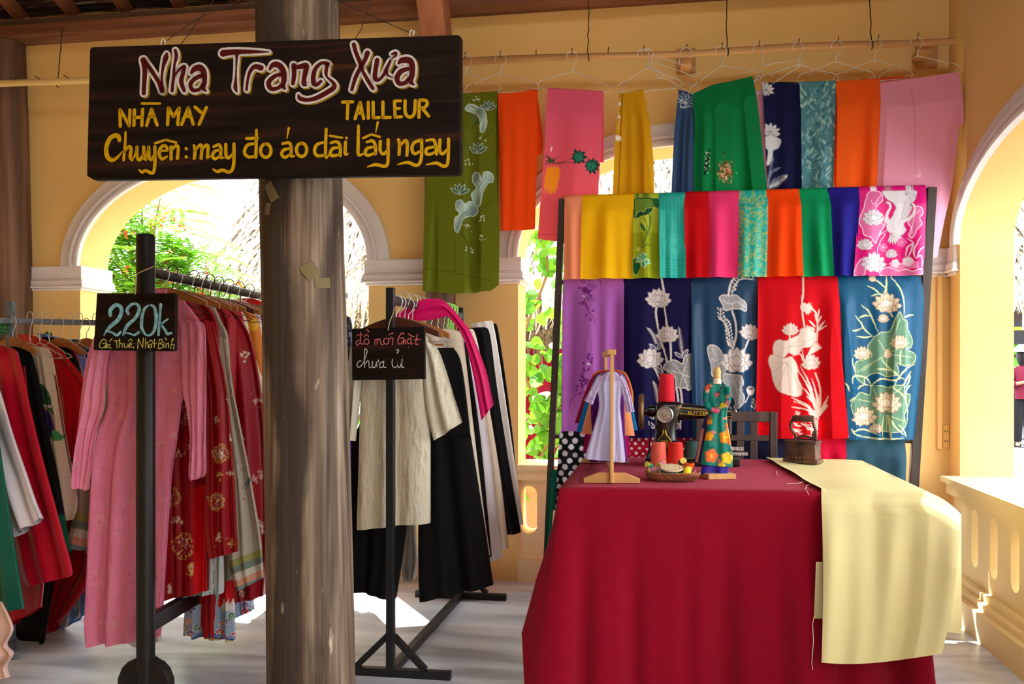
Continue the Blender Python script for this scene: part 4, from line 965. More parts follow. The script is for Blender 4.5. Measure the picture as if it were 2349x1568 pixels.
def p_crane(c):
    WH, GR, PK = (216, 208, 214), (160, 146, 158), (214, 96, 152)
    for pts in ([(1280, 175), (1340, 165), (1400, 190), (1410, 260), (1370, 300), (1340, 360), (1400, 400), (1440, 480), (1400, 560), (1360, 640), (1330, 690), (1290, 640), (1220, 610), (1200, 540), (1170, 470), (1200, 390), (1225, 320), (1240, 260)],
                [(1730, 330), (1795, 340), (1800, 400), (1770, 440), (1790, 500), (1740, 560), (1700, 640), (1665, 610), (1690, 540), (1660, 490), (1700, 420)],
                [(1140, 930), (1170, 870), (1210, 860), (1220, 1010), (1120, 1010)], [(1400, 1010), (1420, 940), (1500, 930), (1560, 960), (1640, 950), (1700, 970), (1780, 950), (1790, 1000), (1700, 1015)]):
        c.blob(zc(pts), PK, (244, 222, 234), 1.4)
    for v in ([(1400, 200), (1320, 300), (1290, 260)], [(1330, 320), (1360, 250)], [(1780, 360), (1720, 420), (1690, 600)], [(1400, 490), (1420, 520), (1370, 600)]): c.curve(zc(v), 1.0, (244, 222, 234))
    for (x, y, r) in ((1315, 450, 118), (1320, 900, 140), (1228, 715, 84), (1500, 800, 64)):
        cx, cy = zc((x, y)); c.lotus(cx, cy, r / 4.356, 0, WH, GR, (222, 214, 220), .5)
    # two cranes, one above the other
    c.blob(zc([(1410, 170), (1470, 160), (1560, 165), (1640, 160), (1750, 165), (1740, 230), (1700, 300), (1690, 360), (1640, 450), (1620, 500), (1640, 560), (1590, 620), (1540, 640), (1500, 600), (1460, 560), (1450, 500), (1500, 430), (1530, 370), (1540, 330), (1500, 280), (1440, 230)]), WH, GR, 1)
    for k in range(9): c.petal(*zc((1620 - 6 * k, 300 + 24 * k)), 48 + 3 * k, 26, 5, WH, GR, .8)
    for k in range(8): c.petal(*zc((1640, 210)), 18 + 12 * k, 24, 5, WH, GR, .8)
    for k in range(7): c.petal(*zc((1500, 590)), 200 - 14 * k, 22 + 2 * k, 5, WH, GR, .7)
    c.curve(zc([(1465, 470), (1450, 410), (1485, 340), (1475, 295), (1440, 280)]), [9, 6, 5, 4.5, 4], WH); c.dot(*zc((1440, 278)), 2.0, (80, 70, 70))
    c.curve(zc([(1600, 480), (1690, 430), (1720, 360), (1715, 310), (1690, 305)]), [8, 6, 5, 4, 4], WH); c.dot(*zc((1692, 308)), 2.0, (80, 70, 70))
    for v in ([(1440, 590), (1380, 690), (1350, 780)], [(1455, 560), (1370, 610)]): c.curve(zc(v), 1.4, WH)
    for (x, y, r) in ((1600, 680, 44), (1420, 730, 42), (1540, 890, 40), (1655, 875, 46)):
        cx, cy = zc((x, y))
        for k in range(5): c.dot(cx + r / 8 * math.cos(1.257 * k), cy + r / 8 * math.sin(1.257 * k), r / 8, PK if y < 800 else WH, alpha=1); 
        c.dot(cx, cy, 2, WH)
    for v in ([(1640, 830), (1650, 740), (1700, 690), (1650, 640)], [(1660, 830), (1700, 720), (1690, 660)], [(1720, 840), (1710, 760), (1780, 620)], [(1740, 830), (1760, 770), (1815, 730)], [(1720, 850), (1775, 820), (1790, 900), (1770, 960)]): c.grass(zc(v), 3, WH)
    for k in range(6): c.curve(zc([(1480, 880 + 12 * k), (1560, 890 + 11 * k), (1640, 880 + 12 * k), (1750, 885 + 11 * k)]), 1.0, (240, 170, 204))
ROW1 = [((1296, 1336), (1294, 1335), (242, 146, 108), 'narrow peach scarf at the left end of the upper rail', None, COTTON, (1.0, .008)),
        ((1336, 1453), (1333, 1453), (240, 182, 6), 'wide golden yellow scarf on the upper rail', None, COTTON, (2.0, .012)),
        ((1453, 1512), (1452, 1515), (176, 186, 50), 'lime scarf with dark green painted lotus leaves', p_lime, COTTON, (1.2, .010)),
        ((1512, 1571), (1515, 1572), (20, 160, 146), 'turquoise jacquard scarf beside the lime painted one', p_jac, SATIN, (1.6, .009)),
        ((1571, 1627), (1572, 1624), (198, 6, 18), 'plain red scarf on the upper rail between turquoise and pink', None, COTTON, (1.0, .010)),
        ((1627, 1695), (1622, 1691), (228, 52, 112), 'plain deep pink scarf on the upper rail beside the red one', None, COTTON, (1.1, .010)),
        ((1695, 1760), (1690, 1757), (22, 168, 154), 'turquoise scarf with a fine gold pattern', p_gold, SATIN, (1.6, .010)),
        ((1760, 1833), (1757, 1839), (250, 70, 4), 'plain orange scarf on the upper rail of the frame', None, COTTON, (1.2, .014)),
        ((1833, 1900), (1839, 1909), (6, 146, 88), 'plain green scarf on the upper rail of the frame', None, COTTON, (1.2, .014)),
        ((1900, 1970), (1909, 1958), (32, 26, 128), 'royal blue scarf on the upper rail beside the crane one', None, COTTON, (1.5, .014)),
        ((1969, 2124), (1957, 2113), (208, 4, 112), 'magenta scarf printed with white cranes and lotus', p_crane, SATIN, (1.6, .012))]
for i, (tx, bx, colr, lab, pt, mt, fo) in enumerate(ROW1):
    panel('scarf', lab, 'scarf', 5.0 - .002 * (i % 2), [(0, tx[0] - 1), (.6, (tx[0] + bx[0]) / 2 - 1), (1, bx[0] - 1)], [(0, tx[1] + 1), (.6, (tx[1] + bx[1]) / 2 + 1), (1, bx[1] + 1)],
          [(0, ytop(tx[0])), (1, ytop(tx[1]))], [(0, yb1(bx[0])), (1, yb1(bx[1]))], colr, pt, fo, 30 + i, mat_=mt, rad=.03, back=.85, side=-.006)
zp = ZT(1240, 600, 3.41); zr = ZT(1700, 600, 3.016)
IV, IVE = (214, 204, 200), (150, 138, 140)
def p_purple(c):
    D = (104, 34, 112)
    def leaf(x, y, a, l=30): c.petal(*zp((x, y)), a, l / 3.41, l / 7, D)
    def curl(x, y, r, s=1): c.line([zp((x + s * r * (1 - k / 18) * math.cos(k * .55), y + r * (1 - k / 18) * math.sin(k * .55))) for k in range(16)], 1.6, D)
    curl(410, 185, 30); curl(340, 142, 26, -1); curl(390, 288, 26); curl(330, 325, 18, -1)
    c.curve(zp([(400, 130), (380, 160), (375, 195), (345, 220)]), 1.6, D); c.curve(zp([(460, 130), (470, 170), (475, 215)]), 1.8, D)
    for a in range(0, 360, 60): c.petal(*zp((348, 222)), a, 8, 7, D)
    for a in range(0, 360, 72): leaf(375, 240, a, 24); 
    for a in range(0, 360, 72): c.petal(*zp((343, 272)), a, 5, 5, (224, 190, 214), D, .8)
    c.curve(zp([(345, 290), (355, 330), (365, 370), (395, 410), (420, 445), (430, 500)]), [2, 1], D)
    for q in ((320, 215, -60), (380, 235, 60), (345, 315, 200), (355, 330, 160), (365, 405, 190), (372, 380, 30), (405, 395, 60), (400, 440, 190), (380, 270, 90)): leaf(*q)
    c.curve(zp([(370, 720), (385, 760), (400, 800)]), 1.6, D); c.curve(zp([(385, 845), (345, 860), (335, 900)]), 1.4, D)
    for q in ((378, 770, -20), (352, 810, -30), (400, 800, 20), (380, 745, 10), (350, 860, -10), (375, 855, 20), (400, 770, 40)): leaf(*q, 34)
    for a in range(0, 360, 72): c.petal(*zp((382, 800)), a, 4, 4, (224, 190, 214))
    for k in range(16): leaf(355 + random.uniform(-35, 25), 930 + random.uniform(-30, 40), random.uniform(0, 360), 30)
    c.curve(zp([(370, 950), (300, 975), (250, 1030)]), [2, 1], D); c.curve(zp([(365, 1010), (280, 1040), (240, 1080), (228, 1150)]), [2, 1], D)
    for q in ((300, 975, -80), (320, 960, 20), (290, 990, 200), (330, 1030, -70), (310, 1040, 10)): leaf(*q, 26)
def p_navy(c):
    st = lambda pts, w=4.2: c.curve(zp(pts), w, IV)
    st([(945, 120), (958, 200), (965, 245)]); st([(912, 340), (902, 400), (915, 500), (935, 600), (990, 780), (1000, 900)]); st([(968, 350), (980, 440), (992, 520), (1012, 610), (1020, 780)])
    st([(875, 800), (905, 860), (930, 920)], 3.6); st([(935, 790), (958, 870)], 2.6); st([(1060, 980), (1075, 1100), (1060, 1300)], 4); st([(1095, 990), (1105, 1100), (1090, 1300)], 4)
    c.fern(zp([(905, 640), (885, 575), (832, 515)]), 1.8, IV, 7); c.fern(zp([(1110, 740), (1095, 620), (1082, 510)]), 1.8, IV, 7); c.fern(zp([(915, 1100), (905, 1000), (880, 930)]), 1.8, IV, 7)
    for x, y, a in ((905, 690, -50), (920, 690, 15), (1105, 750, -55), (1110, 740, 40), (950, 870, -45), (885, 1230, -30), (890, 1300, -40), (1040, 1310, 40)): c.petal(*zp((x, y)), a, 20, 8, (60, 58, 100), IV, 1.4, IV)
    p = c.blob(zp([(960, 830), (985, 790), (1040, 768), (1085, 785), (1112, 800), (1120, 750), (1150, 730), (1178, 742), (1180, 960), (1160, 1000), (1130, 985), (1090, 985), (1060, 970), (1050, 900), (1000, 860)]), lambda X, Y: np.repeat((.16 + .22 * RNG.random(X.shape))[..., None], 3, -1), IV, 2)
    for v in ([(1110, 880), (1040, 800)], [(1110, 880), (1150, 760)], [(1110, 880), (1170, 900)], [(1110, 880), (1090, 980)], [(1110, 880), (1150, 980)], [(1110, 880), (990, 840)]): c.curve(zp(v), 1.4, IV)
    c.lotus(*zp((920, 300)), 31, 4, IV, IVE); c.lotus(*zp((990, 580)), 28, 2, IV, IVE); c.lotus(*zp((860, 770)), 32, -4, IV, IVE)
def p_dteal(c):
    net = lambda X, Y: np.repeat((.2 + .25 * RNG.random(X.shape))[..., None], 3, -1) * np.array([1, 1.02, 1.1])
    c.curve(zp([(1518, 122), (1482, 180), (1468, 262)]), 4, IV); c.curve(zp([(1495, 385), (1520, 470), (1525, 580), (1498, 690)]), 4, IV); c.curve(zp([(1640, 580), (1605, 660), (1578, 720)]), 4, IV)
    def twig(pts, n):
        p = cr(zp(pts), 6); c.line(p, 1.8, IV)
        for i in range(2, len(p) - 1, max(1, len(p) // n)):
            for s in (-1, 1): c.line([p[i], p[i] + np.array([s * 5.5, -5])], 1.4, IV); c.dot(p[i][0] + s * 6, p[i][1] - 6, 2.1, IV, 2.8)
    twig([(1495, 258), (1520, 180), (1580, 135), (1672, 140)], 7); twig([(1495, 680), (1480, 640), (1470, 560), (1450, 490), (1410, 450), (1408, 365)], 11)
    c.blob(zp([(1398, 288), (1420, 265), (1450, 262), (1480, 270), (1510, 262), (1540, 270), (1560, 290), (1590, 310), (1608, 340), (1602, 388), (1555, 372), (1500, 372), (1440, 382), (1422, 340)]), net, IV, 2)
    c.curve(zp([(1400, 290), (1470, 330), (1540, 320), (1605, 360)]), 1.6, IV); c.curve(zp([(1500, 330), (1500, 372)]), 1.2, IV)
    c.blob(zp([(1308, 665), (1340, 650), (1380, 665), (1410, 700), (1430, 760), (1445, 850), (1425, 965), (1380, 905), (1342, 890), (1330, 800), (1310, 720)]), net, IV, 2)
    c.blob(zp([(1430, 880), (1500, 880), (1560, 890), (1580, 950), (1560, 990), (1587, 1050), (1580, 1100), (1540, 1140), (1508, 1140), (1520, 1090), (1490, 1040), (1470, 980), (1440, 960)]), net, IV, 2)
    for v in ([(1340, 670), (1390, 780), (1410, 900)], [(1390, 780), (1340, 760)], [(1500, 900), (1530, 1000), (1540, 1120)], [(1530, 1000), (1575, 1000)]): c.curve(zp(v), 1.3, IV)
    c.lotus(*zp((1632, 560)), 26, 8, IV, IVE); c.lotus(*zp((1530, 790)), 40, 0, IV, IVE)
    cx, cy = zp((1640, 1010)); c.blob([(cx - 10, cy - 6), (cx, cy - 11), (cx + 10, cy - 6), (cx + 7, cy + 7), (cx, cy + 11), (cx - 7, cy + 6)], IV, IVE, 1); c.dot(cx + 1, cy - 5, 7, (90, 100, 110), 3.5); c.curve(zp([(1628, 1045), (1595, 1100)]), 2.2, IV)
    twig([(1672, 1160), (1680, 1120), (1690, 1090)], 3)
def p_red(c):
    I2, E2 = (220, 202, 190), (178, 150, 140)
    g = lambda pts, w=4: c.grass(zr(pts), w, I2)
    c.curve(zr([(430, 100), (425, 200), (415, 290), (418, 380), (432, 470)]), 4, I2); c.curve(zr([(480, 325), (520, 370), (525, 450), (518, 540)]), 4, I2)
    for k in range(9): c.petal(*zr((440, 325)), 30 + 18 * k, 17, 4, I2)
    c.dot(*zr((428, 318)), 9, I2, 10)
    for q in ((520, 440, 25), (522, 400, 10), (525, 470, 40), (515, 455, -50), (510, 470, -70), (520, 420, -10), (520, 480, 60), (508, 480, -60)): c.petal(*zr(q[:2]), q[2], 26, 4.5, I2)
    for k in range(9): g([(450, 650), (480 + 8 * k, 600), (520 + 4 * k, 545 + 6 * k)], 3)
    c.blob(zr([(218, 580), (250, 540), (300, 548), (340, 530), (390, 505), (402, 470), (450, 458), (490, 475), (516, 505), (510, 550), (470, 590), (420, 600), (390, 635), (350, 642), (320, 630), (290, 662), (228, 662)]), I2, E2, 1.2)
    c.blob(zr([(188, 660), (215, 643), (290, 667), (340, 658), (380, 720), (386, 800), (413, 870), (405, 922), (360, 932), (300, 912), (250, 892), (220, 830), (205, 760), (184, 700)]), I2, E2, 1.2)
    for v in ([(310, 700), (320, 800), (330, 900)], [(310, 700), (280, 780), (250, 860)], [(310, 700), (360, 790), (390, 880)], [(310, 700), (230, 700)], [(300, 690), (220, 760)], [(310, 600), (400, 540)], [(420, 560), (500, 520)], [(280, 600), (330, 590), (420, 580)]): c.curve(zr(v), 1.0, E2)
    c.lotus(*zr((332, 478)), 20, 0, I2, E2); c.curve(zr([(332, 500), (325, 540)]), 3, I2); c.lotus(*zr((478, 705)), 25, -6, I2, E2)
    g([(415, 610), (420, 680), (400, 640), (345, 655)], 4)
    for tx, ty in ((335, 935), (338, 1000), (405, 855), (425, 820), (495, 840), (592, 930), (590, 985), (440, 925), (455, 880), (350, 960), (480, 800), (380, 740), (520, 900), (400, 720), (560, 1000)):
        g([(528, 1080), ((528 + tx) / 2 + 14, (1060 + ty) / 2 - 8), (tx, ty)], 4.6)
    c.curve(zr([(510, 770), (545, 870), (545, 1000), (530, 1080), (518, 1200)]), 4.2, I2)
    for k in range(46):
        x, y = random.uniform(335, 500), random.uniform(1025, 1200)
        if x > 380 and y < 1040: continue
        g([(x, y), (x + 18, y + 9), (x + 34, y + 5)], 2.6)
    for k in range(12): g([(520, 1190 - 14 * k), (495, 1175 - 13 * k), (470, 1185 - 15 * k)], 3.2)
def p_teal(c):
    LG, EG, CRM, CE = (96, 136, 112), (208, 214, 160), (222, 202, 174), (160, 128, 98)
    def g(pts, w=3.6, col=(208, 214, 160)): c.grass(zr(pts), w, col)
    for pts in ([(920, 520), (960, 490), (1020, 480), (1050, 400), (1080, 350), (1100, 400), (1132, 410), (1142, 470), (1172, 530), (1165, 590), (1130, 605), (1192, 640), (1190, 690), (1120, 722), (1060, 700), (1072, 770), (1000, 792), (930, 770), (860, 800), (850, 842), (790, 800), (780, 720), (800, 690), (870, 670), (900, 640), (872, 590)],
                [(750, 980), (790, 930), (830, 905), (890, 920), (900, 860), (960, 858), (1020, 870), (1050, 850), (1110, 860), (1120, 910), (1160, 920), (1150, 990), (1120, 1060), (1132, 1130), (1080, 1170), (1000, 1172), (930, 1152), (900, 1100), (800, 1100), (760, 1040)]):
        c.blob(zr(pts), lambda X, Y: lin((92, 132, 108)) * (.85 + .3 * RNG.random(X.shape))[..., None], EG, 1.4)
    for v in ([(1000, 640), (940, 540)], [(1000, 640), (1080, 400)], [(1000, 640), (1150, 560)], [(1000, 640), (1180, 660)], [(1000, 640), (1000, 780)], [(1000, 640), (800, 760)], [(900, 710), (830, 760)], [(950, 980), (910, 880)], [(950, 980), (1090, 870)], [(1000, 1060), (1120, 1100)], [(950, 980), (790, 950)], [(1000, 1060), (1000, 1170)]): c.curve(zr(v), 1.2, EG)
    for v in ([(900, 100), (960, 150), (1000, 190), (985, 250)], [(1030, 100), (1085, 170), (1110, 260), (1108, 400)], [(1005, 100), (1000, 180), (975, 240)], [(870, 165), (930, 200), (960, 240)], [(895, 240), (950, 225), (990, 240)], [(825, 300), (880, 350), (910, 420), (940, 490)],
              [(785, 375), (820, 420), (860, 480), (915, 520)], [(810, 390), (850, 375), (890, 380)], [(760, 480), (800, 475), (840, 455)], [(790, 515), (850, 525), (915, 515)], [(1110, 390), (1150, 375), (1185, 372)], [(1010, 330), (1040, 390)], [(760, 670), (765, 720), (790, 760)],
              [(755, 840), (770, 790), (860, 800), (900, 860)], [(800, 880), (850, 850), (900, 860)], [(900, 850), (960, 810), (1040, 820), (1100, 800)], [(1190, 710), (1130, 740), (1070, 800), (1040, 860)], [(1165, 760), (1140, 800), (1100, 850), (1060, 850)], [(1165, 850), (1130, 890), (1130, 950)], [(1160, 780), (1150, 830), (1120, 870)],
              [(1020, 860), (1100, 920), (1140, 1000), (1140, 1120)], [(705, 835), (725, 860), (735, 895)], [(740, 965), (760, 945), (775, 935)], [(750, 1150), (780, 1190), (860, 1215)], [(760, 1170), (850, 1160), (960, 1200)], [(1000, 1060), (1060, 1150), (1130, 1200)], [(980, 1060), (970, 1150), (975, 1220)], [(1010, 1060), (1015, 1150), (1020, 1220)],
              [(850, 1210), (950, 1222), (1120, 1215)], [(1070, 1120), (1120, 1170), (1135, 1210)], [(1080, 720), (1085, 640), (1090, 610)], [(960, 670), (1000, 720), (1060, 780), (1120, 820)], [(930, 740), (1000, 745), (1060, 770)]): g(v)
    L_ = lambda x, y, r, a=0: c.lotus(*zr((x, y)), r / 3.016, a, CRM, CE, (240, 226, 204), .5)
    L_(995, 300, 100, 6); L_(975, 400, 42); L_(835, 640, 66, -8); L_(1080, 565, 66); c.petal(*zr((1010, 672)), -8, 24, 17, CRM, CE); L_(998, 985, 102); L_(845, 1080, 96, -6); L_(930, 1155, 46); c.petal(*zr((905, 140)), 10, 14, 18, CRM, CE)
def yb2(x): return np.interp(x, [1293, 2120], [988, 1008])
ROW2 = [((1293, 1431), (1289, 1430), (164, 90, 170), 'lilac purple scarf with dark purple embroidered vines', p_purple, (2.6, .014), 988),
        ((1431, 1587), (1431, 1587), (18, 12, 60), 'dark navy scarf embroidered with white lotus stems on the middle rail', p_navy, (2.2, .010), 1002),
        ((1586, 1740), (1587, 1738), (2, 50, 84), 'dark blue teal scarf with lacy white lotus leaves', p_dteal, (2.4, .012), 1004),
        ((1739, 1921), (1733, 1942), (200, 4, 20), 'bright red scarf with a big white lotus leaf and grasses', p_red, (2.6, .014), 1004),
        ((1919, 2118), (1944, 2096), (0, 78, 116), 'blue teal scarf with cream lotus and green leaves', p_teal, (2.8, .018), 1007)]
for i, (tx, bx, colr, lab, pt, fo, yb) in enumerate(ROW2):
    panel('scarf', lab, 'scarf', 5.012 - .002 * (i % 2), [(0, tx[0] - 1), (.5, tx[0] * .6 + bx[0] * .4 - 1), (1, bx[0])], [(0, tx[1] + 1), (.5, tx[1] * .7 + bx[1] * .3 + 1), (1, bx[1])],
          637, [(0, yb), (1, yb)], colr, pt, fo, 60 + i, mat_=SATIN if i in (2, 4) else COTTON, rad=.018, back=.8, side=-.006)
def p_polka(x0, y0, x1, y1, r, dx, colr, jit):
    def f(c):
        k = 0; y = y0
        while y < y1:
            x = x0 + (dx / 2 if k % 2 else 0)
            while x < x1:
                c.dot(x + random.uniform(-jit, jit), y + random.uniform(-jit, jit), r * random.uniform(.85, 1.05), colr); x += dx
            y += dx * .62; k += 1
    return f
panel('scarf', 'black scarf with large white polka dots on the lowest rail', 'scarf', 5.012, [(0, 1284), (1, 1268)], [(0, 1352), (1, 1340)], 992, 1290, (20, 18, 22), p_polka(1262, 996, 1356, 1300, 6.4, 24, (214, 212, 216), 3), (2, .012), 71, rad=.018)
panel('scarf', 'crimson scarf with small white polka dots on the lowest rail', 'scarf', 5.012, 1352, 1600, 992, 1240, (170, 10, 36), p_polka(1356, 996, 1600, 1240, 3.3, 17, (228, 210, 214), 1.5), (3, .010), 72, rad=.018)
panel('scarf', 'midnight blue scarf behind the chair on the lowest rail', 'scarf', 5.012, 1600, 1872, 998, 1240, (22, 22, 50), None, (3, .012), 73, rad=.018)
panel('scarf', 'plain crimson scarf beside the iron on the lowest rail', 'scarf', 5.012, [(0, 1868), (1, 1866)], 1939, [(0, 1001), (1, 1005)], 1240, (196, 8, 48), None, (1.5, .012), 74, rad=.018)
panel('scarf', 'slate teal scarf at the right end of the lowest rail', 'scarf', 5.012, 1937, [(0, 2076), (1, 2070)], [(0, 1007), (1, 1013)], 1240, (44, 76, 92), None, (2, .014), 75, rad=.018)
panel('scarf', 'dark green scarf hanging low outside the left post of the frame', 'scarf', 4.985, [(0, 1262), (1, 1249)], [(0, 1276), (1, 1262)], 1090, 1276, (8, 84, 62), None, (1, .006), 76, rad=.03)
# ================================================================== painted and chalked boards
def ribbon_px(pts, w):
    """outline (pixels) of a brush stroke with round ends; w: one width or one per point"""
    ws = [p[2] for p in pts] if len(pts[0]) > 2 else [w] * len(pts)
    P = [(p[0], p[1], q) for p, q in zip(pts, ws)]
    P = cr(P, 6) if len(P) > 2 else cr(P, 2)
    n = len(P); L_, R_ = [], []
    for i in range(n):
        d = np.array(P[min(i + 1, n - 1)][:2]) - np.array(P[max(i - 1, 0)][:2]); d = d / max(np.hypot(*d), 1e-6); nn = np.array([-d[1], d[0]])
        h = max(P[i][2], .1) / 2; L_.append(np.array(P[i][:2]) + nn * h); R_.append(np.array(P[i][:2]) - nn * h)
    return P, L_, R_
def strokes(mb, items, T, w, plane, lift, mi=0, grow=0.0, shift=(0, 0)):
    """items: polylines in zoomed pixels; T: zoom transform; plane: (point, normal) of the board's face"""
    p0, nv = plane; p0 = Vector((p0[0] - nv[0] * lift, p0[1] - nv[1] * lift, 0))
    k = T((1, 0))[0] - T((0, 0))[0]
    for it in items:
        pts = [T((p[0] + shift[0], p[1] + shift[1])) + ((( (p[2] if len(p) > 2 else w) + 2 * grow) * k),) for p in it]
        P, L_, R_ = ribbon_px(pts, 1)
        n = len(P); vs = [on_plane(a[0], a[1], p0, nv) for a in L_] + [on_plane(a[0], a[1], p0, nv) for a in R_]
        mb.add(vs, [(i, i + 1, n + i + 1, n + i) for i in range(n - 1)], mi)
        for e, sgn in ((0, -1), (n - 1, 1)):
            c = P[e]; o = P[1] if e == 0 else P[n - 2]; a0 = math.atan2(c[1] - o[1], c[0] - o[0])
            cap = [(c[0] + c[2] / 2 * math.cos(a0 + a), c[1] + c[2] / 2 * math.sin(a0 + a)) for a in np.linspace(-math.pi / 2, math.pi / 2, 7)]
            mb.add([on_plane(q[0], q[1], p0, nv) for q in cap], [tuple(range(7))], mi)
def dotp(x, y): return [(x, y), (x + 1, y + 1)]
def ell(cx, cy, rx, ry, n=14): return [(cx + rx * math.cos(a), cy + ry * math.sin(a)) for a in np.linspace(-1.7, -1.7 + 2 * math.pi, n)]
def paint_mat(name, c, vary=.12): return mat(name, c, rough=.6, spec=.12, vary=vary, vscale=60)
def board_mat():
    m = bpy.data.materials.new('stained_board'); m.use_nodes = True; nt = m.node_tree; N = nt.nodes; K = nt.links
    b = N['Principled BSDF']; b.inputs['Roughness'].default_value = .55; b.inputs['Specular IOR Level'].default_value = .08
    tc = N.new('ShaderNodeTexCoord'); mp = N.new('ShaderNodeMapping'); mp.inputs['Scale'].default_value = (.9, .9, 14); K.new(tc.outputs['Object'], mp.inputs['Vector'])
    n = N.new('ShaderNodeTexNoise'); n.inputs['Scale'].default_value = 1.8; n.inputs['Detail'].default_value = 8; n.inputs['Distortion'].default_value = .5; K.new(mp.outputs[0], n.inputs['Vector'])
    r = N.new('ShaderNodeValToRGB'); e = r.color_ramp.elements; e[0].position = .35; e[0].color = L4((18, 13, 12)); e[1].position = .75; e[1].color = L4((66, 36, 24))
    x = e.new(.55); x.color = L4((30, 20, 17)); K.new(n.outputs['Fac'], r.inputs['Fac']); K.new(r.outputs['Color'], b.inputs['Base Color'])
    return m
BOARD = board_mat()
def board(parent, corners, plane, th, name='board', material=None):
    p0, nv = plane; q = [on_plane(x, y, p0, nv) for x, y in corners]
    mb = MB(); mb.prism(q, (nv[0] * th, nv[1] * th, 0)); return mb.build(name, material or BOARD, parent, bevel=.005)
def at_depth(px, d):
    u = (px - W / 2) / F; return Vector((d * (-SN + u * CS), d * (CS + u * SN), 0))
YELP, WHTP, REDP = paint_mat('yellow_sign_paint', (202, 158, 8)), paint_mat('white_sign_paint', (206, 202, 202)), paint_mat('maroon_sign_paint', (78, 14, 12))
OLVP = paint_mat('ochre_shadow_paint', (150, 120, 16))
a, b = at_depth(205, 3.045), at_depth(1055, 2.84); dv = (b - a).normalized(); nv = (-dv.y, dv.x); SP = ((a.x, a.y), nv)
sg = empty('hanging_sign', on_plane(630, 405, *SP), 'large dark wooden sign with red, white and yellow lettering hung before the column', 'sign')
board(sg, [(205, 112), (211, 107), (1050, 79), (1057, 83), (1057, 393), (1052, 400), (214, 412), (198, 403)], SP, .034)
S1, S2, S3, S4 = ZT(300, 80, 6.909), ZT(640, 80, 6.909), ZT(220, 220, 5.593), ZT(640, 220, 5.593)
BIG1 = [[(198, 395, 85), (222, 560, 72), (214, 750, 66), (205, 925, 62)], [(232, 430, 60), (335, 575, 62), (440, 745, 62), (498, 885, 70)], [(568, 300, 40), (556, 360, 80), (515, 500, 48), (492, 690, 34), (500, 880, 64)],
        [(705, 245, 46), (722, 340, 52), (692, 480, 36), (680, 650, 46), (664, 790, 48), (655, 885, 48)], [(700, 640, 26), (770, 545, 36), (850, 500, 52), (830, 600, 60), (800, 740, 70), (848, 885, 50)],
        [(958, 600, 40), (1010, 540, 84), (1100, 520, 100), (1160, 600, 84), (1168, 750, 72), (1150, 840, 60), (1192, 888, 26)], [(1130, 640, 60), (1015, 695, 66), (945, 785, 62), (985, 875, 60), (1085, 862, 52), (1145, 790, 56)],
        [(1465, 292, 105), (1600, 272, 84), (1800, 265, 68), (2000, 266, 46), (2190, 270, 12)], [(1682, 280, 46), (1672, 500, 24), (1664, 700, 32), (1658, 830, 62), (1682, 900, 22)],
        [(2062, 522, 88), (1965, 502, 70), (1893, 580, 52), (1852, 720, 40), (1836, 868, 38)]]
BIG2 = [[(-148, 545, 36), (-90, 472, 78), (0, 482, 92), (68, 570, 86), (80, 700, 84), (66, 800, 66), (95, 855, 30)], [(50, 620, 52), (-60, 650, 60), (-160, 745, 72), (-135, 845, 70), (-40, 850, 56), (40, 800, 60)],
        [(232, 480, 70), (240, 620, 70), (222, 770, 58)], [(255, 520, 50), (340, 500, 74), (432, 482, 78), (425, 570, 80), (398, 690, 70), (400, 775, 78), (440, 798, 20)],
        [(775, 460, 56), (690, 440, 46), (600, 505, 60), (550, 620, 70), (546, 755, 72), (595, 790, 56), (665, 735, 46)], [(765, 470, 56), (745, 600, 50), (768, 672, 30), (858, 755, 52), (872, 830, 74), (770, 905, 74), (600, 995, 68), (450, 1030, 56), (335, 1005, 66), (308, 950, 24)],
        [(1186, 150, 62), (1220, 280, 60), (1290, 450, 60), (1330, 575, 48), (1400, 705, 58), (1488, 848, 54)], [(1402, 285, 76), (1362, 400, 62), (1290, 520, 60), (1212, 680, 60), (1155, 868, 50)],
        [(1556, 400, 72), (1530, 560, 70), (1522, 685, 70), (1580, 712, 50), (1652, 640, 44), (1722, 500, 50), (1765, 412, 40)], [(1702, 560, 46), (1722, 635, 30), (1790, 668, 18)], [(1788, 302, 26), (1850, 286, 46), (1848, 332, 30), (1790, 376, 12)],
        [(1895, 450, 36), (1950, 402, 88), (2060, 402, 100), (2112, 480, 84), (2110, 620, 84), (2086, 735, 74), (2136, 786, 28)], [(2045, 535, 58), (1930, 580, 78), (1872, 680, 78), (1902, 768, 66), (1998, 758, 64), (2055, 695, 56)]]
mb = MB(); strokes(mb, BIG1, S1, 60, SP, .0007, grow=34, shift=(26, 20)); strokes(mb, BIG2, S2, 60, SP, .0007, grow=34, shift=(26, 20)); mb.build('letter_shadow', OLVP, sg, fix=False)
mb = MB(); strokes(mb, BIG1, S1, 60, SP, .0014, grow=36); strokes(mb, BIG2, S2, 60, SP, .0014, grow=36); mb.build('letter_outline', WHTP, sg, fix=False)
mb = MB(); strokes(mb, BIG1, S1, 60, SP, .0021, grow=2); strokes(mb, BIG2, S2, 60, SP, .0021, grow=2); mb.build('letter_fill', REDP, sg, fix=False)
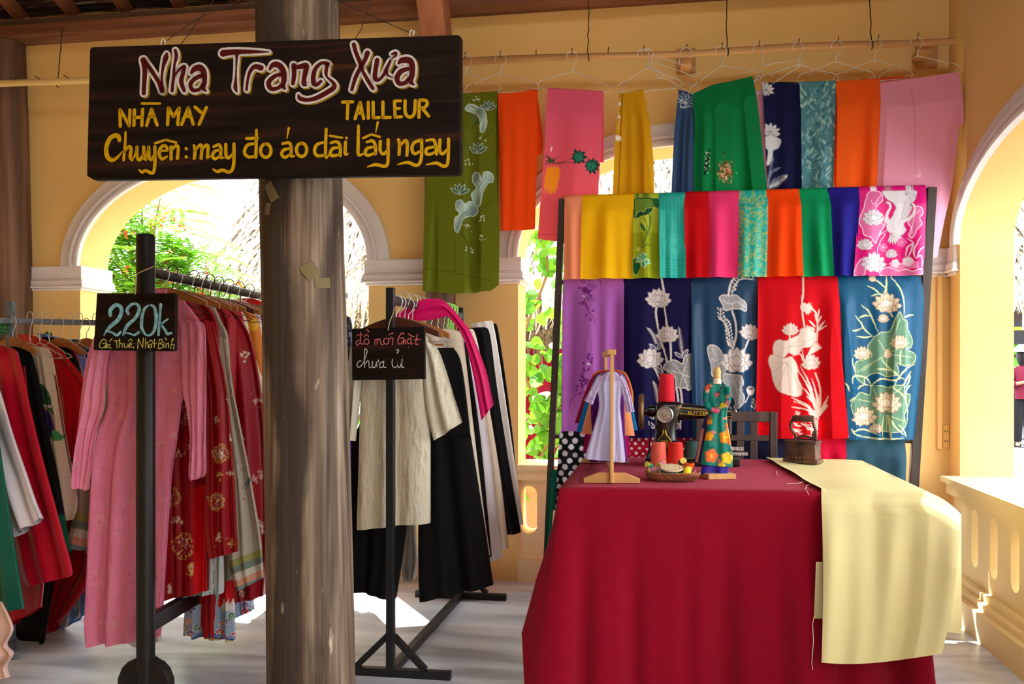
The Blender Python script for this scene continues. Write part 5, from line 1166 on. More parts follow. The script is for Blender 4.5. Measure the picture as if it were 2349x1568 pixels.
Y3 = [[(310, 178), (312, 388)], [(320, 188), (428, 382)], [(436, 180), (428, 385)], [(495, 180), (487, 378)], [(600, 170), (590, 378)], [(495, 275), (592, 270)], [(715, 168), (650, 378)], [(715, 168), (785, 372)], [(682, 266), (752, 264)], [(592, 97, 34), (823, 97, 30)],
      [(930, 152), (920, 368)], [(935, 157), (995, 268)], [(995, 268), (1064, 157)], [(1068, 155), (1050, 366)], [(1185, 150), (1100, 366)], [(1185, 150), (1248, 360)], [(1152, 264), (1216, 260)], [(1272, 142), (1350, 212)], [(1418, 147), (1325, 362)]]
YC3 = [[(302, 570, 46), (290, 522, 60), (240, 506, 54), (170, 560, 56), (132, 680, 56), (150, 780, 58), (205, 824, 50), (272, 790, 36), (338, 712, 14)], [(380, 468, 30), (376, 600, 34), (356, 822, 36)], [(366, 720, 24), (420, 652, 40), (450, 675, 44), (440, 780, 44), (462, 820, 40)], [(462, 822, 20), (500, 755, 24), (522, 655, 30)],
       [(526, 655), (528, 775), (560, 822), (606, 765)], [(614, 655), (616, 780), (640, 812)], [(640, 812, 20), (672, 660, 30)], [(678, 655), (682, 780), (712, 815), (750, 765)], [(756, 650), (758, 850), (745, 958), (718, 990), (640, 958), (590, 976), (552, 942, 14)],
       [(830, 700, 30), (915, 698, 30), (900, 648), (860, 640), (818, 692), (816, 760), (850, 808), (915, 775, 24)], [(762, 606, 34), (892, 562, 30)], [(892, 562, 30), (1030, 598, 34)], [(965, 652), (965, 808)], [(972, 702, 24), (1020, 640), (1056, 662), (1046, 800)],
       [(1158, 674, 42), (1160, 676, 42)], [(1158, 780, 42), (1160, 782, 42)], [(1258, 636, 36), (1272, 700), (1262, 800)], [(1276, 700, 24), (1330, 632), (1360, 655), (1350, 800)], [(1362, 690, 24), (1412, 632), (1440, 655), (1430, 790)], [(1430, 795, 30), (1475, 770, 16)],
       [(1510, 652, 34), (1578, 626), (1604, 680), (1600, 782), (1645, 790, 20)], [(1596, 690, 30), (1522, 712), (1496, 770), (1530, 806), (1592, 772, 30)], [(1666, 622), (1670, 760), (1702, 794), (1755, 742, 30)], [(1771, 616), (1770, 850), (1746, 948), (1700, 976), (1620, 950), (1560, 970), (1500, 936, 16)],
       [(2060, 436, 34), (2056, 640), (2052, 785)], [(1932, 546, 38), (2074, 541, 38)], [(2040, 610, 36), (1942, 632), (1906, 720), (1950, 778), (2040, 776, 36)], ell(2180, 700, 66, 86)]
YT4 = [[(816, 78), (944, 75)], [(885, 88), (876, 292)], [(1040, 82), (976, 292)], [(1040, 82), (1086, 290)], [(1012, 218), (1066, 216)], [(1146, 80), (1146, 284)], [(1208, 80), (1210, 278)], [(1212, 280), (1284, 276)], [(1334, 76), (1333, 272)], [(1335, 276), (1426, 274)],
       [(1482, 68), (1490, 272)], [(1486, 63, 36), (1562, 63, 36)], [(1492, 162, 36), (1548, 160, 36)], [(1492, 272, 40), (1570, 266, 40)], [(1618, 62), (1622, 220), (1680, 272), (1736, 220), (1748, 60)], [(1800, 58), (1796, 272)], [(1802, 54), (1880, 56), (1902, 100), (1870, 146), (1812, 156)], [(1842, 162), (1920, 258)],
       [(126, 412, 32), (102, 545, 12)], [(46, 612, 36), (130, 602), (156, 662), (156, 768), (198, 768, 22)], [(150, 672, 30), (62, 692), (36, 750), (80, 786), (150, 742, 30)], ell(290, 690, 66, 86), [(605, 426, 38), (598, 770, 40), (640, 758, 18)], [(586, 592, 30), (490, 622), (456, 700), (490, 766), (590, 760, 34)],
       [(652, 510, 30), (810, 536, 28)], [(666, 602, 34), (740, 586), (784, 640), (786, 762)], [(780, 662, 30), (692, 672), (656, 740), (690, 766), (782, 750, 30)], [(855, 592), (850, 742), (892, 738, 16)], [(864, 538, 38), (866, 540, 38)], [(1020, 382, 36), (1016, 600), (1020, 752), (1082, 740, 22)],
       [(1082, 540, 32), (1182, 492, 30)], [(1182, 492, 30), (1290, 524, 32)], [(1268, 336, 32), (1240, 472, 12)], [(1126, 592, 32), (1200, 576), (1236, 640), (1238, 742)], [(1228, 652, 30), (1132, 672), (1106, 738), (1150, 760), (1232, 730, 30)], [(1300, 582), (1300, 700), (1342, 744), (1392, 692, 30)], [(1400, 562), (1396, 850), (1350, 900), (1240, 880), (1134, 910, 16)],
       [(1532, 562), (1546, 620), (1540, 750)], [(1552, 640, 26), (1620, 572), (1646, 620), (1640, 758)], [(1822, 562), (1732, 602), (1706, 680), (1740, 740), (1822, 702, 30)], [(1830, 562), (1826, 800), (1770, 890), (1650, 852), (1520, 880, 16)], [(1892, 572, 32), (1980, 562), (2012, 640), (2022, 745)], [(2002, 652, 30), (1902, 672), (1886, 730), (1930, 750), (2002, 720, 30)],
       [(2066, 562), (2062, 700), (2102, 740), (2160, 682, 30)], [(2176, 552), (2166, 850), (2110, 900), (2020, 860), (1890, 882, 18)]]
mb = MB(); strokes(mb, Y3, S3, 42, SP, .0009); strokes(mb, YC3, S3, 42, SP, .0009); strokes(mb, YT4, S4, 42, SP, .0009); mb.build('yellow_lettering', YELP, sg, fix=False)
back_off = lambda p, d: Vector((p.x + nv[0] * d, p.y + nv[1] * d, p.z))
for px, tp in ((367, 103), (940, 82)):
    p = back_off(on_plane(px, tp, *SP), .017)
    MB().tube([p + Vector((0, 0, -.02)), p + Vector((-.006, 0, .012)), p + Vector((0, 0, .026)), p + Vector((.010, 0, .020)), p + Vector((.006, 0, .006))], .0022, 6).build('hook', STEEL, sg, smooth=True)
def wire_between(par, pts, r=.0015, nm='hanging_wire'): MB().tube(pts, r, 5).build(nm, DARKWIRE, par, smooth=True)
hl, hr = back_off(on_plane(367, 96, *SP), .017), back_off(on_plane(940, 72, *SP), .017)
wire_between(sg, [hl, on_y(450, 45, 3.02), on_y(545, 2, 3.03), on_y(585, -14, 3.05)]); wire_between(sg, [hr, on_y(860, 40, 2.98), on_y(778, 4, 3.02), on_y(770, 0, 3.05)])
p = back_off(on_plane(403, 106, *SP), .017); wire_between(sg, [p, Vector((p.x - .03, 4.3, 3.98 - .02)) * 1.0])
p = back_off(on_plane(810, 86, *SP), .017); wire_between(sg, [p, p + Vector((.004, .05, .05)), p + Vector((.01, 1.2, 1.62))])

# chalk boards on the two clothes racks
CHB, CHY, CHP, CHW = paint_mat('blue_chalk', (150, 214, 234), .3), paint_mat('yellow_chalk', (226, 222, 120), .2), paint_mat('pink_chalk', (232, 124, 124), .25), paint_mat('white_chalk', (222, 222, 226), .3)
TWINE = mat('jute_twine', (190, 164, 128), rough=.9)
PL1 = ((0, 3.232), (0, 1)); S5 = ZT(210, 660, 9.8)
b1 = empty('price_board', on_plane(310, 806, *PL1), 'small dark chalkboard reading 220k tied to the left wooden rack post', 'sign')
board(b1, [(222, 672), (402, 672), (400, 803), (397, 805), (216, 803), (214, 801)], PL1, .024)
C220 = [[(424, 612, 80), (424, 500, 92), (540, 385, 84), (655, 430, 84), (668, 560, 86), (590, 725, 90), (410, 880, 80), (290, 1055, 46)], [(292, 1060, 26), (380, 985, 30), (480, 1012, 48), (570, 1062, 60), (655, 990, 52)],
        [(828, 585, 60), (800, 490, 74), (900, 372, 62), (1030, 372, 60), (1070, 500, 82), (980, 685, 72), (800, 850, 80), (710, 1062, 46)], [(712, 1066, 24), (800, 1012, 30), (960, 1056, 48), (1055, 1000, 70)],
        [(1300, 376, 40), (1185, 480, 62), (1132, 680, 74), (1130, 900, 72), (1240, 1062, 46), (1380, 1010, 60), (1442, 820, 74), (1452, 620, 82), (1405, 430, 66), (1300, 376, 40)], [(1556, 374, 68), (1540, 600, 56), (1520, 850, 60), (1505, 1052, 58)], [(1712, 702, 46), (1560, 812, 46)], [(1572, 832, 40), (1640, 930, 60), (1702, 1030, 70), (1790, 1012, 56)]]
CNB = [[(332, 1230), (310, 1162), (250, 1160), (192, 1240), (182, 1322), (240, 1352), (312, 1300)], [(250, 1252), (346, 1250), (300, 1350)], [(322, 1272), (316, 1350)], [(410, 1270), (352, 1290), (346, 1340), (410, 1328)], [(416, 1260), (410, 1330), (440, 1356)], [(462, 1140), (400, 1202)], [(512, 1190), (640, 1186)], [(560, 1196), (572, 1350)],
       [(630, 1130), (620, 1340)], [(626, 1270), (680, 1242), (692, 1340)], [(735, 1242), (742, 1322), (800, 1328), (816, 1242)], [(816, 1242), (822, 1330)], [(850, 1292), (900, 1272), (880, 1232), (846, 1270), (852, 1330), (912, 1328)], [(836, 1192), (880, 1152), (916, 1192)], dotp(962, 1250), [(946, 1330), (944, 1352)],
       [(1052, 1140), (1036, 1362)], [(1056, 1146), (1150, 1350)], [(1150, 1350), (1166, 1120)], [(1216, 1140), (1210, 1350)], [(1216, 1262), (1260, 1222), (1272, 1340)], [(1340, 1262), (1292, 1290), (1292, 1340), (1346, 1320)], [(1346, 1256), (1352, 1340)], [(1290, 1212), (1330, 1172), (1372, 1212)], dotp(1320, 1382), [(1416, 1150), (1410, 1340)], [(1372, 1250), (1462, 1250)],
       [(1522, 1160), (1500, 1370)], [(1520, 1160), (1592, 1170), (1580, 1232), (1532, 1250), (1602, 1282), (1590, 1340), (1500, 1370)], [(1632, 1222), (1630, 1340)], [(1650, 1120), (1686, 1172)], [(1682, 1250), (1672, 1340)], [(1682, 1272), (1730, 1242), (1732, 1340)], [(1780, 1362), (1812, 1152), (1838, 1150), (1792, 1262), (1850, 1272), (1840, 1372)]]
mb = MB(); strokes(mb, C220, S5, 60, PL1, .0008); mb.build('price_lettering', CHB, b1, fix=False)
mb = MB(); strokes(mb, CNB, S5, 17, PL1, .0008); mb.build('chalk_lettering', CHY, b1, fix=False)
MB().tube([on_y(310, 676, 3.228), on_y(313, 628, 3.25), on_y(330, 620, 3.254), on_y(355, 610, 3.26), on_y(358, 612, 3.30)], .0022, 6).build('twine', TWINE, b1, smooth=True)
PL2 = ((0, 3.580), (0, 1)); S6 = ZT(790, 730, 9.8)
b2 = empty('price_board', on_plane(890, 872, *PL2), 'small dark board with pink and white chalk writing on the black metal rack', 'sign')
board(b2, [(806, 753), (974, 749), (975, 869), (807, 872)], PL2, .020)
CP = [[(365, 310), (364, 490), (380, 570), (432, 570)], [(286, 372), (416, 366)], [(364, 480), (290, 502), (262, 552), (300, 600), (362, 520)], ell(500, 520, 56, 60), [(446, 412), (510, 356), (542, 410)], [(500, 250), (552, 296)], [(690, 470), (680, 590)], [(692, 490), (736, 462), (736, 580)], [(742, 490), (800, 462), (822, 570), (870, 588)],
      ell(940, 512, 60, 66), [(992, 460), (1050, 452), (1040, 420)], [(1092, 432), (1080, 590)], [(1000, 362), (1096, 326)], [(1340, 352), (1308, 322), (1250, 372), (1206, 480), (1212, 560), (1270, 570), (1322, 500)], [(1250, 452), (1332, 442), (1326, 580)], [(1366, 480), (1372, 576)], [(1490, 442), (1422, 480), (1416, 550), (1482, 570)], [(1496, 432), (1502, 570), (1540, 560)], [(1440, 342), (1492, 386), (1572, 410)], dotp(1442, 650), [(1640, 352), (1602, 570), (1660, 576)], [(1562, 482), (1700, 470)]]
CW = [[(376, 960), (340, 952), (286, 1020), (300, 1090), (360, 1080), (430, 990)], [(430, 990), (510, 750), (490, 692), (456, 702), (450, 900), (456, 1100)], [(462, 1030), (520, 952), (550, 980), (562, 1100), (620, 1090)], [(630, 962), (632, 1090), (690, 1090), (722, 970)], [(722, 970), (732, 1090)], [(732, 990), (770, 962), (760, 932)],
      [(870, 970), (802, 1010), (800, 1100), (862, 1090)], [(886, 960), (880, 1080), (940, 1100)], [(1080, 920), (1072, 1020), (1112, 1100), (1190, 1060), (1196, 920)], [(1196, 920), (1202, 1080), (1250, 1092), (1290, 980)], [(1300, 912), (1292, 1090), (1340, 1090)], dotp(1300, 850), [(1166, 712), (1200, 696), (1216, 720), (1186, 780)]]
for its, m_ in ((CP[:8], CHP), (CP[8:14], CHP), (CP[14:], CHP), (CW[:8], CHW), (CW[8:], CHW)): mb = MB(); strokes(mb, its, S6, 20, PL2, .0008); mb.build('chalk_word', m_, b2, fix=False)
MB().tube([on_y(890, 757, 3.576), on_y(893, 740, 3.578), on_y(902, 718, 3.585), on_y(905, 705, 3.60)], .0018, 6).build('twine', TWINE, b2, smooth=True)
# ================================================================== clothes racks
BLACKWOOD = wood('black_lacquered_wood', (30, 27, 27), (18, 17, 18), grain=(1, 1, .1), scale=10, rough=.45, bump=.15)
BLACKMETAL = mat('black_painted_steel', (22, 25, 30), rough=.45, spec=.35)
GREYMETAL = mat('blue_grey_painted_steel', (104, 118, 134), rough=.45, spec=.5, vary=.5, vscale=40, dark=(60, 68, 78))
RX = lambda Y: -2.037 - .0787 * (Y - 3.3)
ZR1 = 1.682
r1 = empty('clothes_rack', (-2.037, 3.3, 0), 'black lacquered wooden clothes rack with round posts standing left of the column', 'rack')
for Y in (3.3, 5.02):
    x = RX(Y); k = 1.83 if Y < 4 else 1.80
    MB().lathe([(.034, .03), (.0365, .2), (.0365, k - .01), (.030, k)], (x, Y, 0), 20).build('post', BLACKWOOD, r1, smooth=True)
    prof = [(-.115, 0), (-.112, .05), (-.095, .09), (-.07, .115), (-.045, .125), (-.03, .135), (.03, .135), (.045, .125), (.07, .115), (.095, .09), (.112, .05), (.115, 0)]
    MB().prism([(x + a, Y - .022, z) for a, z in prof], (.0, .05, 0)).build('foot', BLACKWOOD, r1, bevel=.008)
MB().tube([(RX(3.3), 3.3, ZR1), (RX(5.02), 5.02, ZR1)], .021, 14).build('rail', BLACKWOOD, r1, smooth=True)
MB().bar((RX(3.32), 3.32, .26), (RX(5.0), 5.0, .26), .034, .07).build('stretcher', BLACKWOOD, r1, bevel=.004)
XR2 = lambda Y: -1.116 + .01 * (Y - 3.62)
r2 = empty('clothes_rack', (-1.116, 3.62, 0), 'black square tube metal clothes rack between the column and the table', 'rack')
for Y in (3.62, 4.9):
    x = XR2(Y)
    MB().bar((x, Y, .03), (x, Y, 1.63), .033, .033).build('post', BLACKMETAL, r2, bevel=.002)
    MB().bar((x - .26, Y, .017), (x + .26, Y, .017), .034, .034).build('foot', BLACKMETAL, r2, bevel=.002)
    for s in (-1, 1): MB().bar((x + s * .15, Y, .034), (x + s * .012, Y, .17), .026, .026, up=(0, 1, 0)).build('brace', BLACKMETAL, r2, bevel=.002)
MB().bar((XR2(3.62), 3.62, 1.58), (XR2(4.9), 4.9, 1.58), .034, .034).build('rail', BLACKMETAL, r2, bevel=.002)
MB().bar((XR2(3.64), 3.64, .02), (XR2(4.88), 4.88, .02), .034, .034).build('stretcher', BLACKMETAL, r2, bevel=.002)
R3 = Vector((-2.985, 3.66, 1.51)); D3 = Vector((.745, .667, 0)).normalized(); N3 = Vector((D3.y, -D3.x, 0))
p3_ = on_plane(23, 736, R3, N3)
r3 = empty('clothes_rack', (R3 - D3 * .3).to_tuple()[:2] + (0,), 'blue grey metal clothes rack crowded with dresses at the far left', 'rack')
MB().bar(R3 - D3 * .55, R3 + D3 * .62, .026, .026).build('rail', GREYMETAL, r3, bevel=.002)
for t in (.045, .6):
    q = R3 + D3 * t - N3 * .03
    MB().bar((q.x, q.y, .02), (q.x, q.y, 1.60), .03, .03).build('post', GREYMETAL, r3, bevel=.002)
    MB().bar(Vector((q.x, q.y, .018)) - N3 * .22, Vector((q.x, q.y, .018)) + N3 * .22, .034, .034).build('foot', GREYMETAL, r3, bevel=.002)

# ------------------------------------------------------------------ garments: closed shells grown from traced outlines
def proj(V):
    x = V[..., 0] * CS + V[..., 1] * SN; d = -V[..., 0] * SN + V[..., 1] * CS
    return W / 2 + F * x / d, HZ - F * (V[..., 2] - CH) / d
def shell(name, rows, plane, depth, base, paint=None, seed=0, folds=(4, .012), mat_=None, parent=None, cap=True, step=None, front=0.0):
    """rows: (y left, x left, y right, x right) from the top down, in pixels on the plane; depth: half thickness nodes (t, metres)"""
    rng = np.random.default_rng(seed + 5)
    R = np.array(cr(rows, 8)) if len(rows) > 2 else np.array(cr(rows, 12))
    hgt = R[-1, 0] - R[0, 0]; wid = max(1, np.max(np.abs(R[:, 3] - R[:, 1])))
    step = step or (1.6 if paint else 4.0)
    nt = max(24, int(hgt / step)); nf = max(24, int(wid / step * 1.25)); nbk = max(14, nf // 3)
    t = np.linspace(0, 1, nt); ti = np.linspace(0, 1, len(R)); R = np.stack([np.interp(t, ti, R[:, k]) for k in range(4)], 1)
    ph = np.concatenate([np.linspace(0, math.pi, nf, endpoint=False), np.linspace(math.pi, 2 * math.pi, nbk, endpoint=False)])
    s = (1 - np.cos(ph)) / 2; sn_ = np.sin(ph)
    px = R[:, 1:2] + (R[:, 3:4] - R[:, 1:2]) * s[None]; py = R[:, 0:1] + (R[:, 2:3] - R[:, 0:1]) * s[None]
    V = unproj(px, py, plane=plane)
    n = np.array([plane[1][0], plane[1][1], 0.0])
    d = np.interp(t, [q[0] for q in depth], [q[1] for q in depth])[:, None] * np.sign(sn_)[None] * np.abs(sn_[None]) ** .6
    fr, am = folds; rip = np.zeros((nt, len(ph))); tt = t[:, None]
    for k in range(3):
        f = max(1, fr * (.7 + .45 * k)); rip += am * (.65 ** k) * np.sin(2 * math.pi * f * s[None] + rng.uniform(0, 6.28) + tt * rng.uniform(-1.5, 1.5))
    rip *= (.2 + .8 * np.clip(tt * 1.4, 0, 1)) * np.abs(sn_)[None] ** .5
    V -= (d + rip + front - .5 * np.abs(d))[..., None] * n
    x0, x1, y0, y1 = px.min(), px.max(), py.min(), py.max()
    if paint:
        cv = Canvas(x0 - 14, y0 - 10, x1 + 14, y1 + 10, base, 1.5); paint(cv); C = cv.sample(*proj(V))
    else: C = np.broadcast_to(lin(base), px.shape + (3,)).copy()
    C = C * (1 + .05 * (rng.random((nt, 1, 1)) - .5))
    V, C = V[:, ::-1], C[:, ::-1]
    me = grid_mesh(V, C, closed=True)
    if cap:
        bm = bmesh.new(); bm.from_mesh(me); bm.verts.ensure_lookup_table(); m = len(ph)
        try: bm.faces.new([bm.verts[i] for i in range(m)])
        except ValueError: pass
        bm.to_mesh(me); bm.free()
    return put(name, me, mat_ or SATIN, parent)
WHANG = wood('varnished_hanger_wood', (176, 112, 56), (136, 80, 40), grain=(.3, .3, 1), scale=10, rough=.35, bump=.05)
DHANG = wood('dark_hanger_wood', (96, 50, 34), (66, 34, 26), grain=(.3, .3, 1), scale=10, rough=.3, bump=.05)
def wooden_hanger(label, group, P, ax, half=.21, neck=.10, drop=.075, material=None, R=.028, yaw=0.0, bar=False):
    """P: top of the rail; ax: horizontal direction of the hanger's arms"""
    e = empty('wooden_hanger', P, label, 'hanger', group); ax = Vector(ax).normalized(); P = Vector(P)
    q = lambda x, z: P + ax * x + Vector((0, 0, z))
    hk = [q(-R * math.cos(a), R * math.sin(a) - R + .004) for a in np.linspace(.1, math.pi, 11)] + [q(R * .7, -R - .02), q(0, -R - .04), q(0, -neck)]
    MB().tube(hk, .0022, 6).build('hook', STEEL, e, smooth=True)
    n = 20; top, bot = [], []
    for k in range(n + 1):
        x = -half + 2 * half * k / n; a = abs(x) / half
        zt = -neck - drop * a ** 1.5; top.append((x, zt)); bot.append((x, zt - .045 * (1 - a * .45)))
    nn = Vector((-ax.y, ax.x, 0)) * .012
    mb = MB(); mb.prism([q(x, z) - nn / 2 for x, z in top + bot[::-1]], nn); mb.build('body', material or WHANG, e, bevel=.003)
    if bar: MB().tube([q(-half * .85, -neck - drop - .05), q(half * .85, -neck - drop - .05)], .005, 8).build('bar', material or WHANG, e)
    return e
DEP = [(0, .016), (.15, .024), (.6, .034), (1, .045)]; SLV = [(0, .012), (.4, .018), (1, .024)]
PY = lambda Y: ((0, Y), (0, 1))
def garment(kind, label, cat, parts, plane, loc, group=None):
    e = empty(kind, loc, label, cat, group)
    for (nm, rows, dep, base, kw) in parts: shell(nm, rows, plane, dep, base, parent=e, **kw)
    return e
def loc_of(rows, plane): return on_plane((rows[-1][1] + rows[-1][3]) / 2, max(rows[-1][0], rows[-1][2]), *plane)

# --- rack left of the column
def flecks(n, cols, r, box):
    def f(c):
        for k in range(n):
            x, y = random.uniform(box[0], box[2]), random.uniform(box[1], box[3]); cl = random.choice(cols)
            for j in range(11): c.dot(x + random.gauss(0, r), y + random.gauss(0, r * .8), random.uniform(.8, 2.2), cl, alpha=.55)
    return f
PINKP = flecks(210, [(190, 140, 132), (206, 164, 148), (168, 92, 118), (226, 166, 170)], 6, (170, 660, 490, 1500))
GOLD, SILV = (206, 170, 92), (214, 200, 186)
def medal(c, x, y, r, dim=1.0):
    for k in range(14):
        a = 2 * math.pi * k / 14; q = r * (.9 + .1 * math.cos(4 * a))
        c.line([(x + q * math.cos(a + j * .11), y + q * 1.12 * math.sin(a + j * .11)) for j in range(5)], 1.7, GOLD, .9 * dim); c.dot(x + r * .74 * math.cos(a), y + r * .84 * math.sin(a), 2.2, GOLD, alpha=.75 * dim)
    for k in range(46): c.dot(x + random.gauss(0, r * .33), y + random.gauss(0, r * .36), random.uniform(1.0, 2.6), random.choice([SILV, GOLD, (178, 166, 160), (150, 30, 36)]), alpha=.9 * dim)
def flake(c, x, y, r, col=SILV, dim=1.0):
    for k in range(9): c.dot(x + random.gauss(0, r * .4), y + random.gauss(0, r * .45), random.uniform(.14, .3) * r, col, alpha=.8)
    for k in range(5): c.dot(x + random.gauss(0, r * .6), y + random.gauss(0, r * .7), 1.3, GOLD, alpha=dim)
def red_gold(ms, fs, extra=None):
    def f(c):
        for q in ms: medal(c, *q)
        for q in fs: flake(c, *q)
        if extra: extra(c)
    return f
pl = PY(3.45)
G1 = [(662, 345, 662, 402), (685, 300, 688, 420), (712, 258, 716, 442), (742, 238, 745, 458), (800, 240, 800, 450), (880, 248, 885, 424), (935, 248, 937, 411), (1000, 224, 1006, 402), (1100, 212, 1102, 388), (1300, 202, 1300, 374), (1430, 197, 1420, 366), (1483, 201, 1462, 360)]
garment('dress', 'long pink satin dress with long sleeves behind the 220k board', 'dress', [
    ('body', G1, DEP, (214, 116, 152), dict(paint=PINKP, folds=(2.2, .022), seed=1, mat_=CRUMPLED)),
    ('sleeve', [(738, 240, 742, 292), (811, 212, 800, 262), (880, 200, 880, 250), (935, 193, 935, 246), (1000, 186, 1000, 226), (1085, 177, 1085, 214), (1114, 180, 1122, 208)], SLV, (216, 120, 154), dict(paint=PINKP, folds=(2, .014), seed=2, mat_=CRUMPLED, front=.03)),
    ('sleeve', [(730, 415, 738, 464), (757, 424, 757, 477), (887, 428, 891, 478), (940, 438, 940, 476), (1006, 445, 1006, 474), (1083, 441, 1079, 474), (1100, 446, 1094, 466)], SLV, (216, 120, 154), dict(paint=PINKP, folds=(2, .014), seed=3, mat_=CRUMPLED, front=.03)),
    ('lining', [(1440, 215, 1425, 350), (1492, 290, 1478, 352)], [(0, .02), (1, .03)], (214, 208, 214), dict(folds=(2, .006), seed=4, front=-.05))], pl, loc_of(G1, pl))
def red2(c):
    c.poly([(444, 1120), (474, 1110), (476, 1360), (444, 1362)], (196, 8, 20)); c.line([(476, 1100), (476, 1360)], 3, (30, 10, 14))
pl = PY(3.57)
G2 = [(668, 385, 668, 432), (690, 350, 686, 462), (722, 325, 720, 490), (770, 312, 766, 502), (880, 322, 880, 498), (1000, 338, 1000, 488), (1100, 350, 1100, 480), (1250, 362, 1250, 477), (1378, 364, 1355, 474)]
garment('tunic', 'dark red tunic with gold round medallions hanging beside the pink dress', 'tunic', [
    ('body', G2, DEP, (142, 6, 24), dict(paint=red_gold([(421, 1252, 28), (395, 1140, 20, .7), (428, 950, 22, .6), (440, 1300, 9)], [(405, 1195, 13), (414, 1040, 12), (389, 1348, 13), (438, 1312, 9, GOLD), (436, 1020, 10), (480, 960, 10), (478, 760, 9, (120, 20, 34))], red2), folds=(3, .02), seed=5)),
    ('sleeve', [(728, 455, 738, 496), (800, 470, 800, 508), (900, 482, 900, 527), (1000, 484, 1000, 535), (1100, 483, 1100, 542), (1200, 480, 1200, 546), (1278, 490, 1262, 549)], SLV, (150, 6, 24), dict(paint=red_gold([(506, 1040, 20), (497, 1150, 19, .8)], [(500, 962, 9), (502, 1090, 10, GOLD), (502, 1233, 12), (528, 920, 9), (530, 1010, 9), (532, 1085, 11), (531, 1245, 8, GOLD)]), folds=(2.4, .016), seed=6, front=.03)),
    ('underskirt', [(1140, 430, 1140, 498), (1250, 420, 1250, 500), (1362, 388, 1352, 502), (1374, 384, 1366, 498)], [(0, .012), (1, .03)], (196, 206, 212), dict(paint=lambda c: [c.line([(380 + 9 * k, 1130), (376 + 9.6 * k, 1380)], 2 + 1.5 * (k % 3), (70, 96, 118) if k % 4 == 0 else (150, 176, 190)) for k in range(14)], folds=(4, .01), seed=7, front=-.04))], pl, loc_of(G2, pl))
def bands(pts_l, pts_r, cols):
    def f(c):
        for k, cl in enumerate(cols):
            a, b = k / len(cols), (k + 1) / len(cols); q = lambda P, u: (P[0][0] + (P[1][0] - P[0][0]) * u, P[0][1] + (P[1][1] - P[0][1]) * u)
            c.poly([q(pts_l, a), q(pts_r, a), q(pts_r, b), q(pts_l, b)], cl)
    return f
BND = [(150, 150, 86), (112, 128, 116), (206, 196, 188), (206, 150, 124), (116, 136, 140)]
def grey_r(c):
    bands([(512, 1292), (546, 1362)], [(612, 1254), (612, 1334)], BND)(c)
    for (x, y) in ((522, 862), (536, 905), (545, 1060), (555, 1075), (566, 1085), (548, 1110), (560, 1140), (600, 1200)):
        for k in range(4): c.dot(x + random.gauss(0, 5), y + random.gauss(0, 7), 1.4, random.choice([(150, 40, 40), (70, 76, 66), (230, 222, 206)]))
    c.curve([(573, 1095), (564, 1110), (556, 1118)], [3, 1.2], (40, 66, 130)); c.curve([(573, 1098), (568, 1115), (562, 1120)], [3, 1], (46, 80, 150)); c.dot(573, 1100, 4, (40, 96, 110))
pl = PY(3.68)
G3 = [(680, 440, 680, 480), (715, 410, 735, 505), (770, 395, 778, 522), (900, 385, 900, 528), (1100, 370, 1100, 535), (1330, 350, 1330, 530)]
garment('coat', 'pale grey wide sleeved coat with striped hems, between two red tunics', 'coat', [
    ('body', G3, DEP, (168, 158, 140), dict(folds=(3, .012), seed=8)),
    ('sleeve', [(768, 500, 778, 524), (850, 508, 850, 533), (900, 514, 900, 540), (1000, 522, 1000, 560), (1100, 528, 1100, 580), (1200, 528, 1200, 598), (1290, 530, 1262, 606), (1354, 548, 1322, 609)], SLV, (178, 168, 150), dict(paint=grey_r, folds=(2.0, .018), seed=9, front=.02)),
    ('sleeve', [(850, 225, 850, 290), (940, 195, 940, 262), (1010, 170, 1010, 232), (1090, 158, 1090, 214), (1180, 158, 1190, 206), (1256, 143, 1270, 202)], SLV, (150, 138, 122), dict(paint=bands([(160, 1172), (142, 1260)], [(210, 1180), (210, 1276)], BND), folds=(2, .016), seed=10, front=-.03))], pl, loc_of(G3, pl))
def dragon(c):
    W_, B_, N_, R_, G_, O_, P_ = (226, 222, 222), (92, 140, 196), (40, 58, 120), (200, 30, 36), (60, 120, 70), (206, 142, 70), (120, 72, 150)
    x0, x1, y0, y1 = c.x0, c.x0 + c.nx * c.step, 1300, c.y0 + c.ny * c.step
    c.poly([(x0, y0), (x1, y0), (x1, y1), (x0, y1)], (150, 176, 206))
    for k in range(46):
        x, y = random.uniform(x0, x1), random.uniform(1350, y1 - 8); cl = random.choice([B_, N_, R_, G_, O_, P_, R_]); r = random.uniform(5, 9)
        c.dot(x, y, r + 1.4, W_); c.dot(x, y, r, cl); c.line([(x + r * .7 * (1 - j / 14) * math.cos(j * .6), y + r * .7 * (1 - j / 14) * math.sin(j * .6)) for j in range(12)], 1.5, W_)
    for k in range(7): c.line([(x0, y1 - 2 - 5 * k + 34), (x0 + 60, y1 - 2 - 5 * k), (x1, y1 + 10 - 5 * k)], 4, [R_, (110, 120, 60), R_, G_, (206, 190, 80), N_, B_][k], .9)
def dragon_front(c):
    dragon(c); c.poly([(508, 1300), (540, 1300), (540, 1388), (500, 1392)], (206, 20, 24))
    for k in range(6): c.grass([(510 + 5 * k, 1402), (512 + 5 * k, 1390), (514 + 5 * k, 1372 + (k % 2) * 8)], 5, (230, 222, 222))
    c.poly([(455, 1290), (498, 1290), (490, 1476), (480, 1448), (472, 1476), (462, 1440)], (176, 10, 22)); c.line([(477, 1380), (480, 1470)], 2, (96, 6, 14))
pl = PY(3.775)
GA = [(690, 430, 690, 490), (720, 415, 720, 530), (800, 418, 800, 540), (1200, 425, 1200, 532), (1380, 424, 1380, 535), (1456, 421, 1468, 536)]
